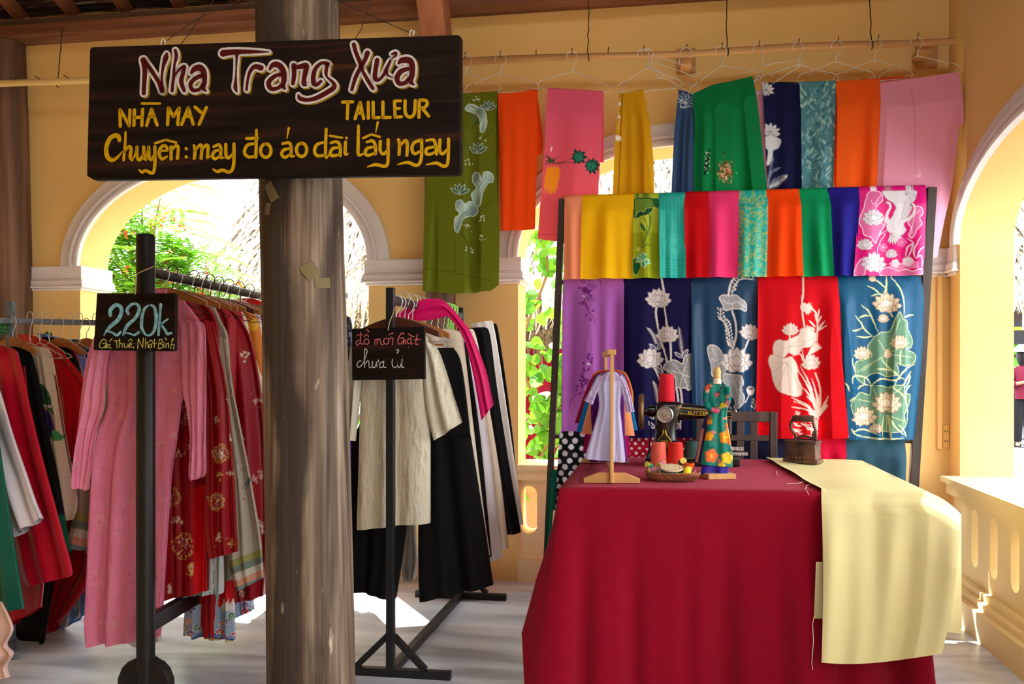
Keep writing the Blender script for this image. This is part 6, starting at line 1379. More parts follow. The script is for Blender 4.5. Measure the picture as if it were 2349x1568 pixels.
garment('robe', 'long embroidered robe whose cloud patterned hem hangs lowest beside the column', 'robe', [('body', GA, DEP, (168, 20, 30), dict(paint=dragon_front, folds=(4, .016), seed=11))], pl, loc_of(GA, pl))
def white_red(c):
    for q in ((566, 815, 13), (552, 1000, 10), (590, 920, 13), (582, 1100, 12), (600, 1090, 12), (600, 1200, 14), (585, 1300, 12), (555, 1360, 9)): flake(c, *q, random.choice([SILV, (206, 160, 150)]))
pl = PY(3.86)
G4 = [(676, 445, 676, 478), (700, 420, 700, 515), (735, 415, 735, 552), (800, 430, 800, 578), (950, 440, 950, 600), (1150, 440, 1150, 611), (1386, 520, 1368, 600)]
garment('tunic', 'dark red tunic with scattered silver flowers nearest the column', 'tunic', [('body', G4, DEP, (150, 8, 28), dict(paint=white_red, folds=(3, .02), seed=12))], pl, loc_of(G4, pl))
pl = PY(3.96)
GB = [(690, 470, 690, 520), (760, 470, 760, 560), (1200, 500, 1200, 570), (1360, 520, 1360, 576), (1424, 524, 1400, 578)]
garment('robe', 'embroidered robe with a cloud patterned hem, half behind the lowest robe', 'robe', [('body', GB, DEP, (168, 20, 30), dict(paint=dragon, folds=(3, .012), seed=13))], pl, loc_of(GB, pl))
def cream_p(c):
    for k in range(26):
        x, y = random.uniform(465, 580), random.uniform(690, 800); c.dot(x, y, random.uniform(3, 6), random.choice([(176, 150, 90), (60, 50, 70), (196, 70, 60)]), alpha=.8); c.dot(x + 1, y + 1, 2, (226, 214, 190))
pl = PY(4.06)
G5 = [(684, 478, 684, 512), (700, 460, 700, 540), (730, 460, 730, 562), (780, 470, 780, 573), (850, 510, 850, 592), (890, 540, 890, 608), (1000, 560, 1000, 622), (1250, 560, 1250, 640)]
garment('tunic', 'cream tunic with a brown pattern at its shoulders, behind the red ones', 'tunic', [('body', G5, DEP, (222, 210, 184), dict(paint=cream_p, folds=(2, .014), seed=14))], pl, loc_of(G5, pl))
pl = PY(4.2)
G6 = [(690, 500, 690, 540), (712, 495, 708, 570), (735, 500, 735, 590), (790, 510, 790, 600), (1000, 540, 1000, 625), (1280, 540, 1280, 640)]
garment('tunic', 'orange tunic with a yellow round motif beside the column', 'tunic', [('body', G6, DEP, (214, 120, 42), dict(paint=lambda c: c.dot(580, 745, 13, (226, 168, 40), 14), folds=(2, .012), seed=15))], pl, loc_of(G6, pl))
pl = PY(4.34)
G7 = [(686, 520, 686, 552), (702, 515, 700, 578), (722, 520, 722, 594), (800, 530, 800, 606), (1000, 540, 1000, 630), (1250, 540, 1250, 650)]
garment('tunic', 'white tunic at the back of the left rack beside the column', 'tunic', [('body', G7, DEP, (222, 226, 232), dict(folds=(2, .012), seed=16))], pl, loc_of(G7, pl))
pl = PY(4.5)
G8 = [(684, 545, 684, 580), (700, 540, 698, 606), (740, 545, 740, 622), (1000, 560, 1000, 650), (1240, 560, 1240, 660)]
garment('tunic', 'bright red tunic glimpsed at the edge of the column under the rail', 'tunic', [('body', G8, DEP, (206, 24, 22), dict(folds=(2, .012), seed=17))], pl, loc_of(G8, pl))
pl = PY(4.86)
G9 = [(724, 735, 724, 796), (738, 715, 742, 806), (850, 705, 850, 809), (1000, 700, 1000, 808), (1085, 700, 1085, 809)]
def scrib(c):
    for k in range(40):
        x, y = random.uniform(785, 810), random.uniform(728, 805); c.curve([(x, y), (x + 3, y + 3), (x + 1, y + 8)], 1.0, (150, 160, 190), n=3)
    c.poly([(780, 1010), (812, 1010), (812, 1090), (780, 1090)], (66, 36, 124))
garment('tunic', 'dark navy patterned tunic showing between the column and the chalk board', 'tunic', [('body', G9, DEP, (24, 28, 48), dict(paint=scrib, folds=(3, .012), seed=18))], pl, loc_of(G9, pl))
HG1 = 'wooden hangers on the left rack'
for i, (Y, lab) in enumerate(((3.45, 'wooden hanger inside the pink dress'), (3.57, 'wooden hanger inside the red tunic with gold medallions'), (3.68, 'wooden hanger inside the grey striped coat'), (3.775, 'wooden hanger inside the long cloud hem robe'),
            (3.86, 'wooden hanger inside the red tunic with silver flowers'), (3.96, 'wooden hanger inside the half hidden cloud hem robe'), (4.06, 'wooden hanger inside the cream patterned tunic'), (4.2, 'wooden hanger inside the orange tunic'),
            (4.34, 'wooden hanger inside the white tunic beside the column'), (4.5, 'wooden hanger above the bright red tunic'), (4.86, 'wooden hanger inside the navy patterned tunic'))):
    wooden_hanger(lab, HG1, (RX(Y), Y, ZR1 + .026), (1, .04 * (i % 3 - 1), 0), half=.20, neck=.078, drop=.06, material=DHANG if i in (5, 8) else WHANG)
HW = 'thin wire hangers on the left rack'
for i, Y in enumerate((3.53, 3.74, 3.82, 3.91, 4.01, 4.13, 4.27, 4.4)):
    wire_hanger('dark hooked wire hanger squeezed among the wooden hangers of the left rack', HW, Vector((RX(Y), Y, ZR1 + .022)), 0.0, .17, .17, .07, 0, DARKWIRE, notch=False, twist=.1 * (i % 3 - 1))

# --- metal rack right of the column
def silk_p(c):
    for k in range(300):
        x, y = random.uniform(795, 1065), random.uniform(740, 1215); c.curve([(x, y), (x + random.gauss(0, 3), y + 9), (x + random.gauss(0, 4), y + 20)], random.uniform(1, 2.6), random.choice([(212, 204, 176), (176, 170, 152), (196, 184, 136), (182, 178, 170)]), alpha=.4, n=3)
pl = PY(3.75)
CRS = (200, 194, 174)
H1 = [(738, 872, 738, 922), (758, 848, 756, 955), (785, 830, 782, 982), (880, 828, 880, 984), (1000, 825, 1000, 986), (1100, 822, 1100, 986), (1192, 819, 1190, 986), (1214, 820, 1197, 985)]
garment('tunic', 'cream crumpled silk tunic with wide sleeves behind the pink chalk board', 'tunic', [
    ('body', H1, DEP, CRS, dict(paint=lambda c: (silk_p(c), c.line([(893, 900), (894, 1220)], 2.4, (110, 96, 76))), folds=(2.2, .014), seed=20, mat_=CRUMPLED)),
    ('sleeve', [(775, 812, 775, 842), (870, 797, 870, 832), (930, 797, 930, 827), (1004, 797, 1010, 818)], SLV, CRS, dict(paint=silk_p, folds=(1.5, .012), seed=21, mat_=CRUMPLED, front=.02)),
    ('sleeve', [(772, 955, 790, 998), (820, 970, 818, 1014), (917, 978, 900, 1040), (980, 990, 942, 1053), (1009, 997, 968, 1061)], SLV, CRS, dict(paint=silk_p, folds=(1.5, .014), seed=22, mat_=CRUMPLED, front=.02))], pl, loc_of(H1, pl))
pl = PY(3.88)
BLK = (15, 15, 17)
H2 = [(1000, 965, 1000, 1079), (1200, 960, 1200, 1110), (1336, 961, 1326, 1128), (1379, 963, 1340, 1131)]
garment('trousers', 'wide black trousers hanging behind the cream silk tunic', 'trousers', [
    ('waist', [(800, 900, 797, 1040), (830, 880, 826, 1056), (900, 860, 900, 1068), (1010, 806, 1010, 1080)], [(0, .015), (1, .04)], BLK, dict(folds=(3, .01), seed=23, mat_=COTTON)),
    ('leg', H2, [(0, .04), (1, .06)], BLK, dict(folds=(2, .018), seed=24, mat_=COTTON)),
    ('leg', [(1000, 806, 1000, 968), (1195, 806, 1195, 934), (1290, 807, 1290, 920), (1352, 809, 1374, 906)], [(0, .04), (1, .06)], BLK, dict(folds=(2, .018), seed=25, mat_=COTTON))], pl, loc_of(H2, pl))
GT = 'clothes at the back of the metal rack'
for i, (kind, lab, colr, rows, Y) in enumerate((
    ('blouse', 'cream blouse with a gathered shoulder beside the black trousers', (216, 204, 184), [(756, 975, 754, 1030), (770, 975, 762, 1056), (800, 990, 788, 1064), (1000, 1030, 1000, 1088), (1200, 1060, 1200, 1113), (1270, 1090, 1273, 1124)], 3.99),
    ('trousers', 'black trousers seen edge on just right of the cream blouse', BLK, [(790, 1020, 786, 1066), (820, 1030, 806, 1073), (1000, 1060, 1000, 1101), (1200, 1085, 1200, 1120), (1276, 1095, 1276, 1127)], 4.08),
    ('tunic', 'lilac white tunic between black trousers on the metal rack', (214, 206, 214), [(772, 1030, 770, 1058), (790, 1035, 778, 1080), (1000, 1075, 1000, 1117), (1200, 1105, 1200, 1140), (1286, 1128, 1280, 1150)], 4.17),
    ('tunic', 'pale beige tunic under the magenta scarf on the metal rack', (218, 202, 182), [(760, 1040, 758, 1070), (775, 1050, 766, 1090), (900, 1080, 900, 1116), (1100, 1110, 1100, 1148), (1262, 1135, 1257, 1166)], 4.28),
    ('trousers', 'second black trousers seen edge on, right of the pale beige tunic', BLK, [(752, 1070, 750, 1112), (775, 1080, 770, 1124), (900, 1095, 900, 1141), (1100, 1125, 1100, 1173), (1228, 1150, 1221, 1194)], 4.40),
    ('tunic', 'white tunic seen edge on near the far end of the metal rack', (224, 218, 216), [(748, 1080, 746, 1122), (765, 1090, 756, 1134), (1000, 1125, 1000, 1171), (1205, 1160, 1202, 1200)], 4.52),
    ('trousers', 'last black trousers at the far end of the metal rack', BLK, [(752, 1100, 750, 1132), (770, 1105, 764, 1144), (1000, 1135, 1000, 1176), (1160, 1150, 1158, 1188)], 4.66))):
    pl = PY(Y); garment(kind, lab, kind, [('body', rows, [(0, .012), (.2, .022), (1, .034)], colr, dict(folds=(1.5, .008), seed=30 + i, mat_=COTTON if colr == BLK else SATIN))], pl, loc_of(rows, pl), GT)
pl = PY(4.3)
HC = [(1000, 900, 1000, 960), (1190, 926, 1190, 953), (1270, 921, 1270, 957), (1298, 919, 1296, 957), (1332, 926, 1330, 950)]
garment('trousers', 'crumpled off white trousers showing between the legs of the black ones', 'trousers', [('body', HC, [(0, .03), (1, .05)], (206, 200, 192), dict(folds=(4, .014), seed=40, mat_=CRUMPLED))], pl, loc_of(HC, pl))
pl = PY(4.04)
MG = [(742, 904, 738, 925), (712, 930, 738, 952), (694, 962, 736, 985), (687, 990, 732, 1012), (692, 1026, 728, 1034), (735, 1066, 758, 1060), (767, 1088, 785, 1073), (847, 1120, 850, 1090), (905, 1133, 915, 1102), (925, 1138, 962, 1110)]
tag(shell('scarf', MG, pl, [(0, .006), (1, .008)], (206, 6, 98), seed=41, folds=(2, .006), mat_=SATIN, front=.06, step=2.5), 'magenta silk scarf thrown over the clothes on the metal rack', 'scarf')
HG2 = 'hangers on the metal rack'
for i, (Y, wd, lab) in enumerate(((3.70, 0, 'dark wooden hanger inside the cream silk tunic'), (3.75, 1, 'orange varnished wooden hanger beside the chalk board on the metal rack'), (3.88, 1, 'wooden hanger with a bar carrying the wide black trousers'))):
    wooden_hanger(lab, HG2, (XR2(Y), Y, 1.60), (1, 0, 0), half=.19, neck=.088, drop=.065, material=WHANG if wd else DHANG, bar=(i == 2))
for i, (Y, lab) in enumerate(((3.82, 'first wire hanger on the metal rack behind the wooden ones'), (3.94, 'wire hanger beside the cream blouse'), (3.99, 'wire hanger inside the cream blouse'), (4.08, 'wire hanger of the trousers right of the cream blouse'), (4.17, 'wire hanger inside the lilac white tunic'),
                       (4.28, 'wire hanger inside the pale beige tunic'), (4.40, 'wire hanger of the second black trousers'), (4.52, 'wire hanger inside the white tunic at the far end'))):
    wire_hanger(lab, HG2, Vector((XR2(Y), Y, 1.60)), 0.0, .19, .19, .075, 0, STEEL, twist=.12 * (i % 3 - 1))
LIME = mat('lime_plastic', (150, 226, 110), rough=.35)
for i, Y in enumerate((4.60, 4.66, 4.72)):
    wire_hanger(('pale green plastic hanger at the far end of the metal rack', 'pale green plastic hanger on the last black trousers', 'farthest pale green plastic hanger by the rack end post')[i], HG2, Vector((XR2(Y), Y, 1.604)), 0.0, .17, .17, .07, 0, LIME, notch=False, r=.005, name='plastic_hanger')

# --- crowded rack at the far left; its clothes hang across the slanting rail
G3N = Vector((.38, .925, 0)).normalized(); A3N = Vector((G3N.y, -G3N.x, 0))
def P3(s): q = R3 + D3 * s; return ((q.x, q.y), (G3N.x, G3N.y))
TH3 = [(0, .008), (.2, .013), (1, .018)]
def print_p(c):
    c.blob([(92, 880), (112, 900), (122, 940), (128, 985), (108, 960), (96, 920)], (40, 84, 56)); c.blob([(96, 935), (118, 950), (128, 990), (120, 1008), (100, 985)], (60, 44, 96), (196, 160, 112), 3); c.blob([(122, 985), (146, 1000), (140, 1010), (120, 1008)], (70, 150, 90)); c.line([(92, 928), (116, 932)], 4, (226, 214, 200))
def pr2(c):
    for k in range(9): c.curve([(128 + 9 * k, 1340), (134 + 8 * k, 1390), (126 + 9 * k, 1440)], 5, [(230, 226, 206), (70, 130, 206), (120, 190, 226)][k % 3], alpha=.8)
    c.line([(122, 1450), (165, 1440), (200, 1402)], 7, (50, 84, 196))
K = (('skirt', 'teal green satin skirt at the lower left edge', 'skirt', (0, 92, 80), [(940, -80, 940, -12), (1060, -80, 1060, 2), (1200, -80, 1200, 22), (1408, -60, 1396, 51)], -.20, None, 50),
     ('tunic', 'white tunic with a slanting cuff at the left edge of the photo', 'tunic', (214, 210, 222), [(860, -70, 870, -14), (905, -70, 905, 2), (1000, -60, 1000, 30), (1110, -12, 1090, 60), (1180, 14, 1150, 78), (1231, 33, 1188, 92)], -.13, None, 51),
     ('dress', 'long crimson dress with a frayed hem behind the white tunic', 'dress', (176, 6, 40), [(788, -30, 793, 4), (802, -36, 802, 32), (845, -36, 830, 46), (1000, -30, 1000, 85), (1200, 10, 1200, 138), (1312, 30, 1302, 165), (1348, 50, 1322, 160)], -.06, None, 52),
     ('dress', 'dark red dress whose hem hangs below the crimson one', 'dress', (150, 2, 22), [(840, 0, 840, 55), (1000, -10, 1000, 70), (1250, -30, 1250, 96), (1340, -30, 1335, 97), (1446, 0, 1392, 92)], .0, None, 53),
     ('tunic', 'black tunic with a dark green hem in front of the cream printed one', 'tunic', (14, 14, 18), [(786, 10, 800, 46), (806, 30, 808, 66), (850, 42, 840, 78), (960, 55, 960, 102), (1100, 70, 1100, 132), (1200, 85, 1200, 150), (1270, 100, 1264, 161)], .06, lambda c: c.poly([(118, 1180), (170, 1180), (170, 1280), (128, 1280)], (8, 74, 58)), 54),
     ('tunic', 'cream tunic printed with green and purple at its waist', 'tunic', (222, 204, 180), [(795, 74, 795, 96), (804, 62, 806, 112), (850, 70, 850, 122), (987, 90, 987, 143), (1140, 110, 1140, 170), (1198, 128, 1192, 160)], .12, print_p, 55),
     ('trousers', 'black trousers hanging to the floor at the lower left', 'trousers', (12, 12, 14), [(1000, 60, 1000, 120), (1250, 30, 1250, 130), (1400, 10, 1400, 112), (1462, 14, 1486, 96)], .17, None, 56),
     ('blouse', 'crimson blouse with a wide sleeve reaching towards the pink dress', 'blouse', (186, 6, 28), [(765, 40, 768, 72), (782, 46, 780, 104), (806, 60, 798, 136), (870, 100, 850, 180), (930, 126, 890, 203), (968, 140, 973, 196), (1050, 150, 1050, 173)], .21, None, 57),
     ('tunic', 'black tunic between two red ones under the crowded left rail', 'tunic', (16, 16, 20), [(772, 95, 774, 122), (795, 110, 790, 148), (826, 130, 822, 172), (862, 146, 862, 180), (1100, 150, 1100, 190)], .26, None, 58),
     ('dress', 'dark red dress with a long pointed hem above the blue printed one', 'dress', (156, 2, 24), [(782, 112, 782, 142), (798, 124, 795, 172), (820, 134, 818, 178), (1000, 120, 1000, 220), (1260, 130, 1260, 232), (1380, 106, 1378, 176), (1462, 104, 1428, 134)], .30, None, 59),
     ('tunic', 'periwinkle blue tunic with a printed hem on the left rack', 'tunic', (104, 128, 206), [(764, 84, 766, 102), (785, 110, 780, 156), (803, 134, 798, 185), (850, 156, 850, 196), (1000, 150, 1000, 212), (1345, 140, 1345, 222), (1450, 128, 1404, 200)], .37, pr2, 60),
     ('tunic', 'dark green tunic beside the 220k board on the left rack', 'tunic', (12, 66, 58), [(778, 155, 778, 186), (794, 168, 790, 207), (850, 182, 850, 214), (1000, 186, 1000, 224)], .44, None, 61),
     ('skirt', 'pale pink ruffled skirt at the bottom left corner', 'skirt', (222, 186, 176), [(1380, -60, 1380, 2), (1450, -60, 1440, 26), (1480, -60, 1480, 8), (1500, -60, 1502, 21), (1530, -60, 1530, 4), (1566, -60, 1556, 10)], -.34, None, 62))
for kind, lab, cat, colr, rows, s, pt, sd in K:
    pl = P3(s); e_ = garment(kind, lab, cat, [('body', rows, TH3, colr, dict(paint=pt, folds=(2.2, .012), seed=sd, mat_=COTTON if sum(colr) < 60 else SATIN))], pl, loc_of(rows, pl))
    for (fx, fy) in {54: [(22, 752)], 61: [(124, 776)]}.get(sd, []):
        c = on_plane(fx, fy, *pl) - G3N * .03; mb = MB()
        for r_, h_, n_ in ((.026, 0, 7), (.017, .012, 6), (.009, .02, 5)):
            for k in range(n_):
                a = 6.283 * k / n_; d = Vector((math.cos(a), 0, math.sin(a))); mb.lathe([(.002, -.004), (.011, 0), (.009, .006), (.002, .010)], c + d * r_ - G3N * h_, 8, axis=tuple(-G3N))
        o_ = mb.build('fabric_flower', mat('green_silk_flower', (20, 120, 60), rough=.5), e_, smooth=True); o_['label'] = 'green silk flower'
HG3 = 'hangers on the crowded left rack'
for i, s in enumerate((-.30, -.25, -.18, -.10, -.02, .05, .12, .16, .20, .245, .29, .33, .36, .40, .44)):
    P = R3 + D3 * s + Vector((0, 0, .017)); ax = A3N
    if i in (3, 5, 9, 12, 14): wooden_hanger('brown wooden hanger hooked among wire ones on the crowded left rack', HG3 + ', wooden', P, ax, half=.19, neck=.09, drop=.065)
    else: wire_hanger('steel wire hanger hooked on the crowded left rack', HG3 + ', wire', P, 0.0, .18, .18, .075, 0, STEEL, twist=math.atan2(ax.y, ax.x))
BLUEP = mat('blue_plastic', (70, 90, 190), rough=.35)
wire_hanger('blue plastic hanger beside the 220k board on the left rack', None, R3 + D3 * .48 + Vector((0, 0, .017)), 0.0, .17, .17, .05, 0, BLUEP, notch=False, r=.005, twist=math.atan2(A3N.y, A3N.x), name='plastic_hanger')
# ================================================================== the table and what stands on it
ZT_ = .82
TX0, TX1, TY0, TY1 = -.39, .98, 3.50, 4.76
TABLEW = wood('table_wood', (120, 84, 58), (84, 56, 40))
RED = (136, 5, 31)
SKEW = lambda x, y: y + .075 * (x - TX0) / (TX1 - TX0) * (TY1 - y) / (TY1 - TY0)      # the table stands slightly askew
def tablecloth():
    n = 420; rng = random.Random(3)
    per = []
    w, h = TX1 - TX0, TY1 - TY0; tot = 2 * (w + h); r = .02
    for k in range(n):
        d = tot * k / n
        if d < w: p, nn = (TX0 + d, TY0), (0, -1); side = 'f'; q = d / w
        elif d < w + h: p, nn = (TX1, TY0 + d - w), (1, 0); side = 'r'; q = (d - w) / h
        elif d < 2 * w + h: p, nn = (TX1 - (d - w - h), TY1), (0, 1); side = 'b'; q = (d - w - h) / w
        else: p, nn = (TX0, TY1 - (d - 2 * w - h)), (-1, 0); side = 'l'; q = (d - 2 * w - h) / h
        zb, of = .015, .03; fold = .042 * math.sin(d * 7.4 + .6) + .022 * math.sin(d * 13 + 1) + .008 * math.sin(d * 29)
        if side == 'f': of = .035 + .03 * math.exp(-(q / .05) ** 2) + .02 * math.exp(-((1 - q) / .06) ** 2); fold *= .9
        if side == 'f':
            for q0, am_, wd_ in ((.07, .075, .030), (.21, .05, .028), (.36, .035, .03), (.47, .06, .034), (.62, .045, .03), (.78, .05, .03), (.93, .06, .03)): fold -= am_ * math.exp(-((q - q0) / wd_) ** 2)
            of += .045
        if side == 'b': zb = .63
        if side == 'r': zb = .03 + .58 * max(0, q - .88) / .12; of = .02
        if side == 'l':
            zb = .30 - .06 * q + .33 * max(0, .12 - q) / .12; of = .03 + .09 * math.exp(-((.93 - q) / .10) ** 2); zb = .06 if q > .985 else zb
        nv_ = Vector((nn[0], nn[1], 0))
        cd = min(abs(d - c) for c in (0, w, w + h, 2 * w + h, tot))
        if cd < .05:     # round the corners
            cx = TX0 if p[0] < (TX0 + TX1) / 2 else TX1; cy = TY0 if p[1] < (TY0 + TY1) / 2 else TY1
            dg = Vector((1 if cx == TX1 else -1, 1 if cy == TY1 else -1, 0)).normalized(); nv_ = nv_.lerp(dg, (1 - cd / .05) * .9).normalized()
        per.append((Vector((p[0], p[1], 0)), nv_, zb, of, fold))
    m = 34; V = np.zeros((m + 8, n, 3))
    cx, cy = (TX0 + TX1) / 2, (TY0 + TY1) / 2
    for j in range(8):          # the top, gathered from the centre out
        f = (j + .02) / 8
        for k, (p, *_ ) in enumerate(per): V[j, k] = (cx + (p.x - cx) * f, SKEW(cx + (p.x - cx) * f, cy + (p.y - cy) * f), ZT_ + .001 * math.sin(p.x * 9 * f + p.y * 7 * f))
    for j in range(m):
        t = j / (m - 1)
        for k, (p, nv_, zb, of, fold) in enumerate(per):
            z = ZT_ - (ZT_ - zb) * t; rr = min(1, t * 24)
            o = .006 * math.sin(rr * math.pi / 2) + of * t ** 1.3 + fold * min(1, t * 1.6) * t ** .6
            q = p + nv_ * o; V[8 + j, k] = (q.x, SKEW(q.x, q.y), z)
    C = np.broadcast_to(lin(RED), V.shape).copy()
    o = put('tablecloth', grid_mesh(V[:, ::-1], C, closed=True), LINEN_RED, None)
    return tag(o, 'crimson linen tablecloth falling to the floor over the work table', 'tablecloth')
LINEN_RED = cloth_mat('crimson_linen', rough=.9, weave=.35, wscale=420, wrinkle=.14, spec=.1, sheen=.2, stint=(1, .3, .45))
tablecloth()
# the pale yellow cloth laid over the right part of the table
def yellow_cloth():
    e = empty('fabric_length', on_z(2030, 1090, ZT_), 'pale yellow satin fabric spread over the right end of the table, hanging in front', 'fabric')
    YC = (218, 205, 148); zt = ZT_ + .010
    Bk = [on_z(1757, 1050, zt), on_z(1868, 1052, zt), on_z(1978, 1056, zt)]; E = [on_z(1884, 1122, zt), on_z(2010, 1124, zt), on_z(2126, 1128, zt)]
    def l3(P, s): return P[0].lerp(P[1], s * 2) if s < .5 else P[1].lerp(P[2], s * 2 - 1)
    ns, nt_, nh = 110, 44, 90; S = np.linspace(0, 1.3, ns)
    V = np.zeros((nt_ + nh, ns, 3)); Yf = 3.50
    fl = Vector((1.105, 3.555, .752)); hangR = [(1127, 2205 - 2), (1180, 2205), (1300, 2196), (1420, 2181), (1500, 2160)]
    for i, s in enumerate(S):
        for j in range(nt_):
            t = j / (nt_ - 1)
            if s <= 1: p = l3(Bk, s).lerp(l3(E, s), t); p.z += .0015 * math.sin(s * 9 + t * 5) + .002 * math.sin(t * 14 + s * 3)
            else:
                a = Bk[2].lerp(E[2], t); b = (Bk[2] + Vector((.02, 0, -.012))).lerp(fl, t); u = (s - 1) / .3; p = a.lerp(b, u); p.z += .012 * math.sin(u * math.pi) * t
            if s < .03: p.z += .004
            V[j, i] = p
        top = Vector(V[nt_ - 1, i])
        for j in range(nh):
            t = (j + 1) / nh
            s1 = min(s / 1.3, 1); py0 = 1126 if s <= 1 else 1126 + 54 * (s - 1) / .3
            pyb = 1519 + 8 * math.sin(s1 * 3.2) * (1 - s1) - 20 * s1 ** 2; py = py0 + (pyb - py0) * t
            xl = 1884 + 4 * math.sin(t * 3); xr = np.interp(py, [q[0] for q in hangR], [q[1] for q in hangR]) if s > 1 else None
            xr2 = np.interp(1126 + (1500 - 1126) * t if s <= 1 else py, [1126, 1180, 1300, 1420, 1500], [2128 + 0, 2205, 2196, 2181, 2160])
            w0 = max(0, 1 - t * 7)
            xend = xr2; lin_ = xl + (xend - xl) * s1
            xtop, _ = to_px(top); px = lin_ * (1 - w0) + xtop * w0
            dep = .004 + .022 * min(1, t * 8) + (.016 * math.sin(s * 5.2 + .8) + .010 * math.sin(s * 11 + t * 2) + .006 * math.sin(s * 21)) * min(1, t * 2.5) + .035 * t
            yy = top.y - .045 * min(1, t * 14) - .05 * t
            q = on_y(px, py, yy - dep); V[nt_ + j, i] = q
    C = np.broadcast_to(lin(YC), V.shape).copy()
    put('drape', grid_mesh(V, C), SATIN_Y, e)
    # the side that falls past the table's right edge
    m = 30; A = np.zeros((m, nt_, 3))
    for j in range(nt_):
        p = Vector(V[j, ns - 1]); f = j / (nt_ - 1)
        for k in range(m):
            t = k / (m - 1); A[k, j] = (p.x + .012 + (.03 * math.sin(t * 2) + .015 * math.sin(j * .35)) * t * (1 - f) , p.y, p.z - .46 * t * (.5 + .5 * f))
            if j == nt_ - 1: A[k, j] = V[nt_ + int(t * (nh - 1) * .85), ns - 1]
    put('side_drape', grid_mesh(A, np.broadcast_to(lin(YC), A.shape).copy()), SATIN_Y, e)
    Q = np.zeros((24, 4, 3))
    for j in range(24):
        for k in range(4): Q[j, k] = on_y(1866 + 7 * k + (6 - 5 * j / 23 if k == 0 else 0), 1288 + 130 * j / 23, 3.47)
    put('under_fold', grid_mesh(Q, np.broadcast_to(lin(YC), Q.shape).copy()), SATIN_Y, e)
SATIN_Y = cloth_mat('pale_yellow_satin', rough=.5, weave=.08, spec=.3, wrinkle=.06)
yellow_cloth()
THREAD = mat('loose_cotton_thread', (226, 206, 180), rough=.9)
for pts, lab in (([(1874, 1108), (1852, 1112), (1848, 1120), (1856, 1135)], 'loose pale thread at the front edge beside the yellow fabric'), ([(1806, 1109), (1830, 1108), (1848, 1103), (1840, 1098)], 'loose pale thread lying on the red cloth top'), ([(1782, 1080), (1781, 1087), (1788, 1090)], 'short loose thread on the red cloth near the iron')):
    tag(MB().tube([on_z(x, min(y, 1117), ZT_ + .004) if y < 1120 else on_y(x, y, 3.47) for x, y in pts], .0011, 5).build('thread', THREAD), lab, 'thread')
tag(MB().tube([on_y(x, y, 3.44) for x, y in ((1868, 1412), (1864, 1430), (1866, 1470), (1862, 1520), (1864, 1535))], .0014, 5).build('thread', THREAD), 'long loose thread hanging down the red cloth by the yellow fabric', 'thread')

# --- miniature clothes stand
PINE = wood('pale_pine', (216, 168, 108), (186, 136, 78), grain=(1, 1, .12), scale=9, rough=.5)
Pf, Pb = on_z(1403, 1108, ZT_), on_z(1389, 1062, ZT_); DS = (Pb - Pf).normalized(); WS = Vector((DS.y, -DS.x, 0)); NS = (DS.x, DS.y)
st_ = empty('miniature_clothes_stand', Pf, 'small pale pine stand holding doll sized dresses on the table', 'stand')
hs = 295 / 2050 * (Pf.y / (CS + (1403 - W / 2) / F * SN))
for Pq, nm in ((Pf, 'post'), (Pb, 'post')):
    prof = [(-.115, 0), (.115, 0), (.115, .018), (.055, .042), (-.055, .042), (-.115, .018)]
    MB().prism([Pq + WS * x + Vector((0, 0, z + .002)) - DS * .012 for x, z in prof], DS * .024).build('foot', PINE, st_, bevel=.002)
    MB().bar(Pq - DS * .020 + Vector((0, 0, .006)), Pq - DS * .020 + Vector((0, 0, hs)), .031, .014, up=tuple(WS)).build('post', PINE, st_, bevel=.0015)
MB().bar(Pf - DS * .025 + Vector((0, 0, hs + .010)), Pb + Vector((0, 0, hs + .010)), .034, .022).build('top_bar', PINE, st_, bevel=.002)
MB().bar(Pf + Vector((0, 0, .035)), Pb + Vector((0, 0, .035)), .014, .03).build('stretcher', PINE, st_, bevel=.002)
MB().lathe([(.006, 0), (.006, .003), (.002, .005)], Pf - DS * .028 + Vector((0, 0, .03)), 10, axis=-DS).build('screw', IRONNAIL, st_)
def pls(k): q = Pf + DS * k; return ((q.x, q.y), NS)
def hatch(c):
    for k in range(60):
        for x0, x1 in ((1336, 1372), (1424, 1460), (1372, 1424)):
            y = 856 + k * 3.0
            if x0 == 1372 and y > 872: continue
            if y < 952: c.line([(x, y + (2 if (i % 2) else 0)) for i, x in enumerate(range(x0, x1, 4))], 1.0, (160, 104, 150), .8)
MD = [(0, .006), (.4, .010), (1, .022)]; MS = [(0, .006), (1, .010)]; LIL = (190, 184, 220)
def mini(label, k, parts):
    pl = pls(k); rows = parts[0][1]; e = empty('doll_dress', on_plane((rows[-1][1] + rows[-1][3]) / 2, rows[-1][0], *pl), label, 'doll dress')
    for i, (nm, rw, colr, kw) in enumerate(parts): shell(nm, rw, pl, MD if nm == 'body' else MS, colr, seed=90 + int(k * 100) + i, folds=kw.pop('folds', (2.5, .004)), parent=e, step=2.0, mat_=kw.pop('mat_', COTTON), **kw)
mini('lilac doll dress with patterned sleeves at the front of the small pine stand', .05, [
    ('body', [(852, 1394, 852, 1412), (862, 1380, 862, 1422), (885, 1370, 885, 1427), (930, 1374, 930, 1423), (980, 1362, 980, 1427), (1044, 1343, 1050, 1434), (1052, 1345, 1060, 1432)], LIL, dict(paint=lambda c: (hatch(c), c.line([(1414, 1010), (1411, 1060)], 1.6, (140, 130, 176))), folds=(3, .006))),
    ('sleeve', [(861, 1372, 861, 1392), (885, 1358, 885, 1376), (918, 1340, 928, 1360)], LIL, dict(paint=hatch)), ('sleeve', [(861, 1410, 861, 1428), (890, 1424, 888, 1442), (946, 1437, 944, 1456)], LIL, dict(paint=hatch))])
